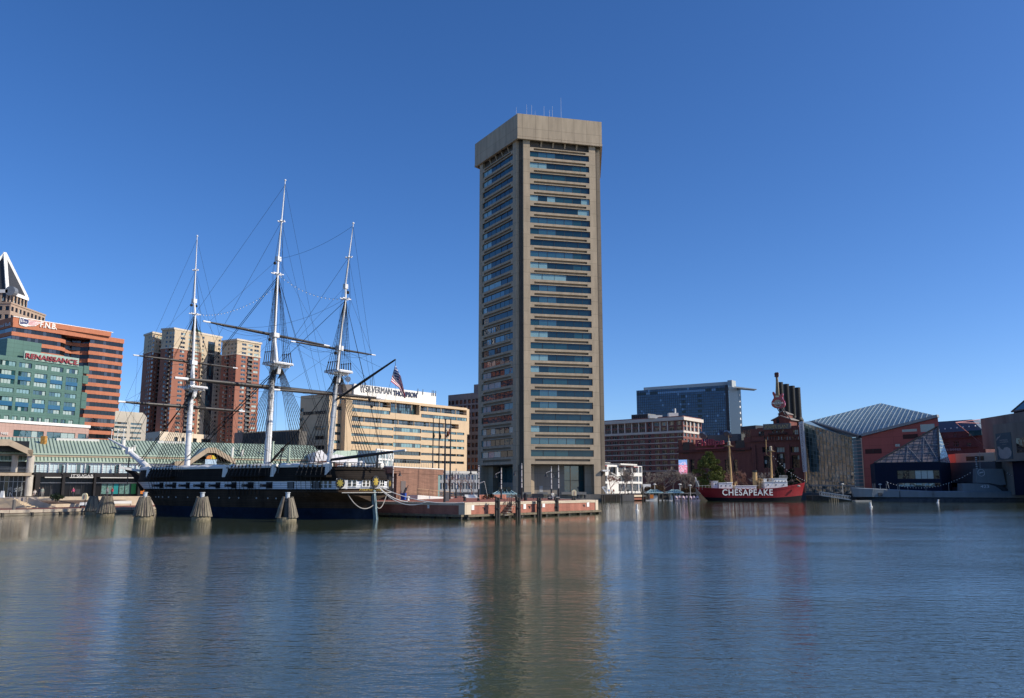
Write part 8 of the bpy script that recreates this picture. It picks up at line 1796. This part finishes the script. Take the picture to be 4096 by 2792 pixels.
    m = MB(); [m.bar(w.pt(w.S(X(x0), 1945), 3.8 + .8, -.3 - hw * .5), w.pt(w.S(X(x1), 1945), 4.6, -.3 - hw * .5), .05) for x0, x1 in ((262, 400), (600, 915))]; [m.bar(w.pt(w.S(X(x), 1945), 3.3, -.3 - hw * .5), w.pt(w.S(X(x), 1945), 4.7, -.3 - hw * .5), .05) for x in range(270, 915, 36)]; obj('deck_rail', m, white, t)
    fl = thing('ensign', P(2783, 1912, 254), 'small red and white ensign at the lightship stern', 'flag'); m = MB(); m.tube([P(2797, 1945, 254), P(2780, 1908, 254)], .06, 5); obj('staff', m, white, fl); m = MB(); [m.face([P(2780, 1909 + i * 3, 254), P(2785, 1911 + i * 3, 254), P(2785, 1914 + i * 3, 254), P(2780, 1912 + i * 3, 254)], i % 2) for i in range(5)]; obj('cloth', m, [white, fr_], fl)
    def bulbs(lab, a, b, d, n):
        ts = thing('bulb_string', a, lab, 'string lights', 'bulb strings over the quay'); pts = sag(a, b, d, n); m = MB(); m.tube(pts, .03, 3); obj('cable', m, rope, ts); me = None
        for p_ in pts[1:-1]:
            if me is None: m = MB(); m.sphere((0, 0, 0), .11, 6, 4); me = bpy.data.meshes.new('bulb'); me.from_pydata(m.v, [], m.f); me.materials.append(mat('clear_bulb', (.8, .8, .78), .3))
            o = bpy.data.objects.new('bulb', me); COL.objects.link(o); o.parent = ts; o.location = p_ - wloc(ts)
    bulbs('string of bulbs from the lightship foremast to the bow', P(3084, 1815, 250), P(3226, 1925, 250), 1.2, 16); bulbs('string of bulbs sagging before the navy building', P(3540, 1926, 246), P(3891, 1885, 246), 3.2, 32); bulbs('string of bulbs right of the submarine sail', P(4020, 1887, 246), P(4110, 1916, 246), .5, 10)
lightship()

# ------------------------------------------------------------ grey submarine
def submarine():
    w = Wall(P(3420, 2000, 247).xy, P(4150, 2000, 247).xy); L = w.L; t = thing('grey_submarine', w.pt(L / 2, 0, -3), 'long grey submarine with tall sail and white hull number', 'submarine'); k = 2.457; X = lambda x: 3150 + x / k; Yp = lambda y: 1550 + y / k; gr = mat('submarine_grey', (.17, .20, .22), .5, var=.12, scale=.5, streak=True); dk = mat('submarine_waterline', (.035, .042, .05), .7, var=.45, scale=1.5)
    def top(u): return 4.15 - 1.15 * min(1, u / .45) ** .8
    m = MB(); n = 30; pr = []
    for i in range(n + 1):
        u = i / n; b = 2.6 * max(.12, sin(min(1, u / .14 + .12) * pi / 2)); zt = top(u); s = u * L; zl = 1.3 - .25 * u; ss = s + (0 if u > .03 else 0)
        pr.append([w.pt(ss + (1.2 * (1 - zz_ / zt) * max(0, 1 - u * 12)), zz_, -3 + bb) for zz_, bb in ((zl, b * .95), (zt - .25, b), (zt, b * .8), (zt, -b * .8), (zt - .25, -b), (zl, -b * .95))])
    for i in range(n): [m.face([pr[i][j], pr[i + 1][j], pr[i + 1][j + 1], pr[i][j + 1]]) for j in range(5)]
    m.face(pr[0]); m.face(pr[-1][::-1]); obj('casing', m, gr, t)
    m = MB(); m.tube([w.pt(2.2, -.3, -3), w.pt(7, -.2, -3), w.pt(14, -.2, -3), w.pt(L, -.2, -3)], [.8, 1.9, 2.5, 2.6], 20); obj('pressure_hull', m, dk, t)
    wc = Wall(w.pt(0, 0, -1.9), w.pt(L, 0, -1.9)); H = lambda x, y, o=0: wc.pt(*wc.hit(X(x), Yp(y)), o)
    def slab(pts, o0, o1, nm, mt, par=t): f = [H(x, y, o1) for x, y in pts]; b = [H(x, y, o0) for x, y in pts]; n_ = len(f); m = MB(); m.face(f[::-1]); m.face(b); [m.face([b[i], f[i], f[(i + 1) % n_], b[(i + 1) % n_]]) for i in range(n_)]; return obj(nm, m, mt, par)
    slab([(1712, 942), (1860, 942), (1960, 948), (2040, 972), (2095, 1010), (2105, 1035), (1712, 1035)], -2.4, .4, 'lower_sail', gr); slab([(1857, 797), (2112, 799), (2146, 955), (2100, 960), (1990, 940), (1855, 936)], -1.9, .1, 'upper_sail', gr); slab([(1862, 938), (1990, 942), (2105, 962), (2220, 1035), (2108, 1035), (2040, 972), (1960, 950)], -1.6, .0, 'dark_fairing', dk)
    a, b = wc.hit(X(1890), Yp(986)), wc.hit(X(1972), Yp(959)); text('423', wc, a[0], b[0], a[1], b[1], .41, mat('number_white', (.6, .62, .64), .5), t, ext=.03, bold=.01)
    c = wc.hit(X(1901), Yp(838)); m = MB(); [m.bar(wc.pt(c[0] + 1.0 * cos(pi * i / 10), c[1] + 1.0 * sin(pi * i / 10), .16), wc.pt(c[0] + 1.0 * cos(pi * (i + 1) / 10), c[1] + 1.0 * sin(pi * (i + 1) / 10), .16), .12) for i in range(20)]; m.bar(wc.pt(c[0] - .6, c[1] - .1, .16), wc.pt(c[0] + .6, c[1] + .2, .16), .25); obj('round_emblem', m, mat('number_white', (.6, .62, .64), .5), t)
    m = MB(); z0, z1 = wc.hit(X(1877), Yp(800)), wc.hit(X(1873), Yp(672)); nn = 12; 
    for i in range(nn): a, b = wc.pt(z0[0], z0[1] + (z1[1] - z0[1]) * i / nn, -.8), wc.pt(z0[0], z0[1] + (z1[1] - z0[1]) * (i + 1) / nn, -.8); m.tube([a, b], .3, 8, i % 2)
    obj('dazzle_periscope', m, [mat('periscope_grey', (.35, .37, .4), .6), black], t); m = MB(); m.tube([H(1910, 800, -.9), H(1905, 625, -.9)], [.16, .05], 6); obj('periscope', m, greymetal, t)
    for px in (820, 838, 950, 1062, 1075, 1160, 1335, 1560): m = MB(); b = wc.pt(wc.S(X(px), 1960), 2.9, 1.6); m.tube([b, b + Vector((0, 0, 2.3 if px != 960 else 3))], .05, 4); obj('stanchion', m, greymetal, t)
    m = MB(); m.tube([H(985, 1000, 1), H(963, 925, 1)], .08, 5); m.bar(H(960, 925, 1), H(975, 940, 1), .2); obj('bow_staff', m, greymetal, t)
    m = MB(); [w.box(m, w.S(X(1438), 1980) - .35, w.S(X(1438), 1980) + .35, 1.5 + i * .42, 1.62 + i * .42, -.42, -.3) for i in range(4)]; obj('hull_rungs', m, black, t); m = MB(); w.box(m, w.S(X(898), 1975), w.S(X(938), 1975), 1.5, 2.5, -.5, -.3); obj('anchor_recess', m, dk, t)
    m = MB(); w.box(m, w.S(X(1110), 1975) - .06, w.S(X(1110), 1975) + .06, 1.3, 3.2, -.45, -.3); obj('casing_joint', m, black, t)
submarine()

# ------------------------------------------------------------ quay furniture, trees and small craft on the right
def misc():
    # dock canopy and gangway between lightship and submarine
    t = thing('dock_canopy', P(3340, 1990, 262), 'dark open quay canopy between the lightship and the submarine', 'canopy'); w = Wall(P(3247, 1950, 264).xy, P(3420, 1950, 262).xy); m = MB(); zt = w.Z(3330, 1941); w.box(m, 0, w.L, zt - .3, zt, -5, 0); obj('roof', m, mat('canopy_grey', (.14, .15, .16), .6), t)
    for i in range(5): m = MB(); w.box(m, i * w.L / 4.05, i * w.L / 4.05 + .2, .2, zt - .3, -.3, -.1); obj('post', m, darkmetal, t)
    m = MB(); e = Wall((32.3, 269.5), (75, 284.5)); e.box(m, 0, e.L, -1, 1.95, .02, .5); tag(obj('rubble_quay', m, wooddark), 'dark low quay edge behind the kiosks and paddle boats', 'quay'); m = MB(); w.box(m, 0, w.L, -.5, 1.5, -10, -.5); tag(obj('dark_quay', m, wooddark), 'dark timber quay under the canopy beside the lightship bow', 'quay')
    g = thing('gangway', P(3345, 1985, 246), 'white railed gangway sloping down to a floating dock', 'gangway'); a, b = P(3286, 1982, 250), P(3405, 2000, 246)
    for dy in (0, 1.4):
        m = MB(); A, B = a + Vector((0, dy, 0)), b + Vector((0, dy, 0)); U = Vector((0, 0, 1.1)); m.bar(A, B, .14); m.bar(A + U, B + U, .1)
        for i in range(9): q, q2 = A.lerp(B, i / 9), A.lerp(B, (i + 1) / 9); m.bar(q, q + U, .07); m.bar(q, q2 + U, .05)
        obj('side_truss', m, offwhite, g)
    m = MB(); m.hexa([a, b, b + Vector((0, 1.4, 0)), a + Vector((0, 1.4, 0))] + [v + Vector((0, 0, .08)) for v in (a, b, b + Vector((0, 1.4, 0)), a + Vector((0, 1.4, 0)))]); obj('walkway', m, greymetal, g)
    m = MB(); q0, q1 = G(3366, 2004, 0), G(3498, 2007, 0); m.box(((q0.x + q1.x) / 2, 245.5, -.2), (q1.x - q0.x, 2.6, .55)); tag(obj('floating_dock', m, mat('dock_grey', (.35, .34, .3), .8)), 'low floating dock in front of the submarine bow', 'dock')
    for i, px in enumerate((3317, 3326, 3335, 3343, 3351)): q = P(px, 2000, 250); m = MB(); m.tube([(q.x, q.y, -.8), (q.x, q.y, 1.6)], .2, 7); tag(obj('dock_pile', m, woodgrey), 'short pale timber pile in the row under the gangway head', 'pile', 'timber piles under the gangway')
    # buoys
    for i, (px, y0, y1, lab, lean) in enumerate(((2548, 2043, 2018, 'white cylinder buoy floating right of the pier end', 0), (3484, 2028, 2010, 'white cylinder buoy floating before the submarine bow', -.12), (3751, 2012, 1999, 'small tilted white buoy floating before the submarine', .2))):
        b = G(px, y0, 0); h = P(px, y1, b.y).z; o = MB(); o.lathe((b.x, b.y, -.15), [(.32, 0), (.34, .3), (.2, .34)], 14); t = thing('buoy', (b.x, b.y, 0), lab, 'buoy', 'white marker buoys'); obj('float_collar', o, white, t); o = MB(); o.tube([(b.x, b.y, .1), (b.x + lean, b.y, h)], .2, 12); obj('cylinder', o, white, t); o = MB(); o.tube([(b.x + lean, b.y, h), (b.x + lean, b.y, h + .08)], .21, 12); obj('cap', o, offwhite, t)
    # dark timber bulkhead, brick landing, piles
    a, b = (26.6, 250.6), (32.2, 250.6); w = Wall(a, b); m = MB(); [w.box(m, i * .8, i * .8 + .74, -1, 1.9 + .05 * (i % 2), .26, .6) for i in range(7)]; tag(obj('timber_bulkhead', m, mat('wet_brown_planks', (.06, .045, .03), .8, var=.5, scale=1)), 'dark timber bulkhead right of the tower base', 'bulkhead')
    m = MB(); m.prism([(32.3, 251), (41.5, 262), (41.5, 290), (32.3, 290)], .3, 1.7); tag(obj('brick_landing', m, [brick_pave]), 'low brick topped landing right of the timber bulkhead', 'landing')
    m = MB(); w = Wall((32.3, 250.9), (41.5, 261.9)); w.box(m, 0, w.L, 1.2, 1.78, .02, .4); tag(obj('landing_edge', m, stone), 'pale stone edge of the brick landing', 'kerb')
    for i, (px, yt, yb, wd) in enumerate(((2488.6, 1976, 2008, 6.5), (2514.5, 1972, 2000, 8), (2571, 1946, 1994, 5), (2634, 1977, 2006, 6.5), (2650, 1974, 2001, 7), (2672.5, 1975, 2001, 5), (2695, 1975, 2004, 6), (2724.5, 1977, 2005, 5), (2754, 1977, 2008, 7.5), (2407, 1980, 2006, 6), (2417, 1980, 2006, 5), (2405 - 60, 1986, 2003, 5), (2465, 1978, 2006, 4))):
        b = G(px, yb, 0); b.y = min(b.y, 255); b = P(px, yb, b.y); h = P(px, yt, b.y).z; m = MB(); m.tube([(b.x, b.y, -1), (b.x, b.y, h)], wd / 2 * b.y / 3267, 9); tag(obj('dock_pile', m, wooddark), ['dark pile, first right of the brick landing start', 'stout dark pile before the brick landing', 'tall black pile beside the white truck', 'dark pile before the left kiosk', 'dark pile at the right edge of the left kiosk', 'thin dark pile between the two kiosks', 'dark pile before the right kiosk', 'dark pile beside the first paddle boats', 'stout dark pile before the paddle boats', 'dark fender pile at the tower quay corner', 'second dark fender pile at the tower quay corner', 'dark pile on the tower quay face', 'thin dark pile at the end of the timber bulkhead'][i], 'pile', 'dark timber piles along the right quay')
    wk = mat('kiosk_white', (.55, .56, .52), .6, var=.1); k1 = hip(2583, 2647, 1970, 1958, 262, 'floating kiosk with blue hipped roof, left of two', wk); k2 = hip(2667, 2730, 1970, 1958, 262, 'floating kiosk with blue hipped roof, right of two', wk)
    m = MB(); q = P(2607, 1985, 255.5); m.box((q.x, q.y, .7), (1.1, .1, 1.2)); obj('orange_poster', m, mat('shop_orange', (.65, .20, .03), .5), k1)
    # paddle boats with pale domed canopies
    proto = None; pk = mat('boat_pink_white', (.55, .42, .44), .5, var=.25, scale=2); cols = ['leftmost', 'second from the left', 'third from the left', 'fourth from the left', 'fifth from the left', 'sixth from the left', 'rightmost']
    for i in range(7):
        px = 2704 + i * 14.3; q = P(px, 1997, 254.5)
        if proto is None:
            proto = thing('paddle_boat', (q.x, q.y, 0), 'x', 'paddle boat', 'paddle boats moored in a row'); m = MB(); m.hexa([(q.x - .5, q.y - 1.1, -.1), (q.x + .5, q.y - 1.1, -.1), (q.x + .4, q.y + 1, -.1), (q.x - .4, q.y + 1, -.1), (q.x - .55, q.y - 1.3, .4), (q.x + .55, q.y - 1.3, .4), (q.x + .5, q.y + 1.2, .4), (q.x - .5, q.y + 1.2, .4)]); obj('hull', m, pk, proto); m = MB(); m.lathe((q.x, q.y, .45), [(.52, 0), (.52, .55), (.42, .85), (.25, 1.05), (.05, 1.12)], 12); obj('canopy', m, pk, proto); m = MB(); m.tube([(q.x, q.y - .55, .5), (q.x, q.y - .6, .9)], .22, 8); obj('open_front', m, darkmetal, proto); o = proto
        else: o = copy_tree(proto, loc=(q.x, q.y, 0))
        o['label'] = 'pale pink domed paddle boat, %s in the row' % cols[i]
    # trees
    def G19(px, Y): q = P(px, 1970, Y); return (q.x, q.y, 1.85)
    for i, (px, Y, h, sp, m_, lab) in enumerate(((2444, 268, 7.2, .9, twig, 'small bare reddish tree before the white pavilion'), (2478, 268, 8.5, .6, bark, 'slim pale bare tree before the white pavilion, left'), (2500, 270, 8.8, .6, bark, 'slim pale bare tree before the white pavilion, middle'), (2528, 272, 8.5, .6, bark, 'slim pale bare tree before the white pavilion, right'), (2592, 285, 8.5, 1.0, bark, 'bare spreading tree right of the white pavilion'), (2618, 290, 9, 1.05, bark, 'wide bare tree above the left kiosk'), (2652, 286, 9.4, 1.05, bark, 'wide bare tree between the two kiosks'), (2690, 284, 9.8, 1.05, bark, 'wide bare tree left of the video screen'), (2722, 285, 9.4, 1.05, bark, 'wide bare tree under the video screen'), (2748, 288, 8.2, 1.0, bark, 'bare tree just left of the pine'), (2768, 284, 7, 1.0, bark, 'low bare tree at the pine foot'), (2918, 285, 9, 1.0, twig, 'reddish bare tree right of the pine'), (2958, 284, 9.6, 1.05, twig, 'tall round reddish bare tree behind the lightship'), (2998, 286, 8.2, 1.0, twig, 'reddish bare tree beside the lightship funnel'), (3050, 284, 8.2, 1.0, bark, 'grey bare tree behind the lightship bridge'), (3085, 288, 7.4, 1.0, bark, 'grey bare tree behind the lightship foremast'), (3180, 282, 6.5, 1.1, bark, 'low bare tree before the power station corner'))):
        bare_tree(G19(px, Y), h, sp, lab, 100 + i, m=m_, levels=5, fine=2.0)
    def pine(px0, px1, pyt, Y, lab, seed, m_, n=5200, dens=1, ybase=1950):
        r = random.Random(seed); a, b = P(px0, ybase, Y), P(px1, ybase, Y); cx = (a.x + b.x) / 2; rad = (b.x - a.x) / 2; zt = P((px0 + px1) / 2, pyt, Y).z; t = thing('evergreen_tree', (cx, Y, 1.85), lab, 'tree', 'evergreens on the right quay'); rad *= 1.12; m = MB(); m.tube([(cx, Y, 1.85), (cx + .1, Y, zt * .5), (cx, Y, zt - .6)], [.35, .22, .05], 8); obj('trunk', m, bark, t); c = MB(); lb = MB(); H_ = zt - 3
        for i in range(70):
            f = r.random() ** 1.15; z = 3 + H_ * f; rr = rad * (1 - f ** 2.6) * r.uniform(.5, 1) * (.8 + .2 * min(1, f * 6)) + .3; a_ = r.uniform(0, 2 * pi); e = Vector((cx + rr * cos(a_), Y + rr * sin(a_), z + rr * .12)); lb.tube([(cx, Y, z - rr * .15), e], [.09, .02], 3, cap=False); leaf_blob(c, e, max(.6, rad * .24 * (1.1 - f * .5)), int(n / 70), .22, r, .7); leaf_blob(c, e.lerp(Vector((cx, Y, z)), .45), max(.5, rad * .22), int(n / 160), .22, r, .7)
        obj('limbs', lb, bark, t); obj('crown', c, m_, t)
    pine(2783, 2893, 1806, 275, 'large dark green pine standing left of the red script sign', 5, needle, 14000); pine(3100, 3150, 1868, 278, 'dark evergreen behind the lightship wheelhouse', 6, needle2, 3600); pine(3145, 3192, 1880, 280, 'dark bushy evergreen right of the wheelhouse', 7, needle2, 3600)
    for i, (px, Y, w_, h, lab) in enumerate(((2605, 272, 4.2, 2.6, 'brown dry shrub left of the kiosk roofs'), (2630, 272, 5, 3.0, 'brown dry shrub behind the left kiosk'), (2732, 270, 4, 1.8, 'low dry shrub right of the right kiosk'), (2755, 270, 4.5, 2.0, 'low dry shrub near the lightship stern'), (2776, 270, 3.5, 1.9, 'low dry shrub touching the grey sign post'))): shrub(G19(px, Y), w_, h, shrub_b, lab, 30 + i, 'dry shrubs on the right quay', 1100, .16)
    # small mushroom lamps and people on the quay
    for i, (px, yt, lab) in enumerate(((2619, 1935, 'white mushroom lamp behind the left kiosk'), (2720, 1935, 'white mushroom lamp behind the right kiosk'), (2761, 1939, 'white mushroom lamp left of the grey sign post'), (3371, 1934, 'white mushroom lamp behind the gangway'), (3522, 1935, 'white mushroom lamp behind the submarine bow'), (3684, 1933, 'white mushroom lamp before the navy building windows'))):
        b = P(px, 1960, 262); h = P(px, yt, 262).z; t = thing('mushroom_lamp', (b.x, 262, 1.5), lab, 'street lamp', 'mushroom lamps on the quay'); m = MB(); m.tube([(b.x, 262, 1.5), (b.x, 262, h - .3)], .1, 6); obj('pole', m, offwhite, t); m = MB(); m.lathe((b.x, 262, h - .35), [(.15, 0), (.6, .12), (.5, .25), (.1, .4)], 12); obj('cap', m, offwhite, t)
    for i, (px, lab, top, leg) in enumerate(((2436, 'person in blue coat near the white A frame', (.08, .2, .45), (.05, .05, .06)), (2449, 'person in white jacket walking near the small reddish tree', (.6, .6, .6), (.1, .1, .12)), (2455, 'person in red top walking near the small reddish tree', (.5, .08, .05), (.05, .05, .06)), (2512, 'person in black by the stout pile', (.03, .03, .03), (.04, .04, .05)), (2541, 'person in dark clothes at the brick landing end', (.06, .06, .08), (.05, .05, .05)))): q = P(px, 1970, 262); person(lab, (q.x, 262, 1.9), i * 1.1, 'walk' if i in (1, 2) else 'stand', top, leg)
    # white delivery truck
    q = P(2587, 1965, 278); t = thing('white_truck', (q.x, q.y, 1.9), 'white box truck parked right of the white pavilion', 'truck'); m = MB(); m.box((q.x - .4, q.y, 2.5), (2.6, 6, 2.6)); m.box((q.x - .4, q.y - 3.9, 2.4), (2.2, 1.6, 1.7), 0, 0, .85); obj('body', m, white, t); m = MB(); m.box((q.x - .4, q.y - 4.72, 3.2), (1.8, .08, .7)); obj('windscreen', m, g_dark, t)
    for sx in (-1.1, 1.1):
        for sy in (-3.6, 2): m = MB(); m.tube([(q.x - .4 + sx - .12, q.y + sy, 2.35), (q.x - .4 + sx + .12, q.y + sy, 2.35)], .45, 12); obj('wheel', m, black, t)
    t = thing('white_a_frame', P(2420, 1975, 258), 'slanting white steel frame beside the tower base', 'frame'); m = MB(); a, b, c = P(2409, 1948, 256), P(2428, 1975, 256), P(2424, 1948, 256); m.bar(a, b, .35); m.bar(a, c, .3); m.bar(c, c + Vector((0, 0, -2)), .12); obj('frame', m, white, t)
    m = MB(); q = P(2791, 1975, 262); m.box((q.x, 262, 1.5), (1.0, .8, P(2791, 1922, 262).z - 1.5)); t = tag(obj('grey_sign_post', m, mat('slab_grey', (.12, .125, .13), .6)), 'tall grey sign slab at the lightship stern', 'sign')
    q = P(2565, 1950, 280); m = MB(); m.box((q.x, q.y, P(2565, 1952, 280).z), (1.2, .3, 1.0)); m.tube([(q.x, q.y, 1.9), (q.x, q.y, 4)], .06, 5); tag(obj('blue_street_sign', m, mat('street_sign_blue', (.10, .35, .7), .5)), 'small bright blue sign at the white pavilion corner', 'sign')
    m = MB(); m.bar((32.8, 254.5, 2.6), (40, 264, 2.6), .06); [m.bar((32.8 + 7.2 * i / 8, 254.5 + 9.5 * i / 8, 1.7), (32.8 + 7.2 * i / 8, 254.5 + 9.5 * i / 8, 2.6), .05) for i in range(9)]; tag(obj('quay_railing', m, greymetal), 'thin metal railing along the brick landing', 'railing')
misc()
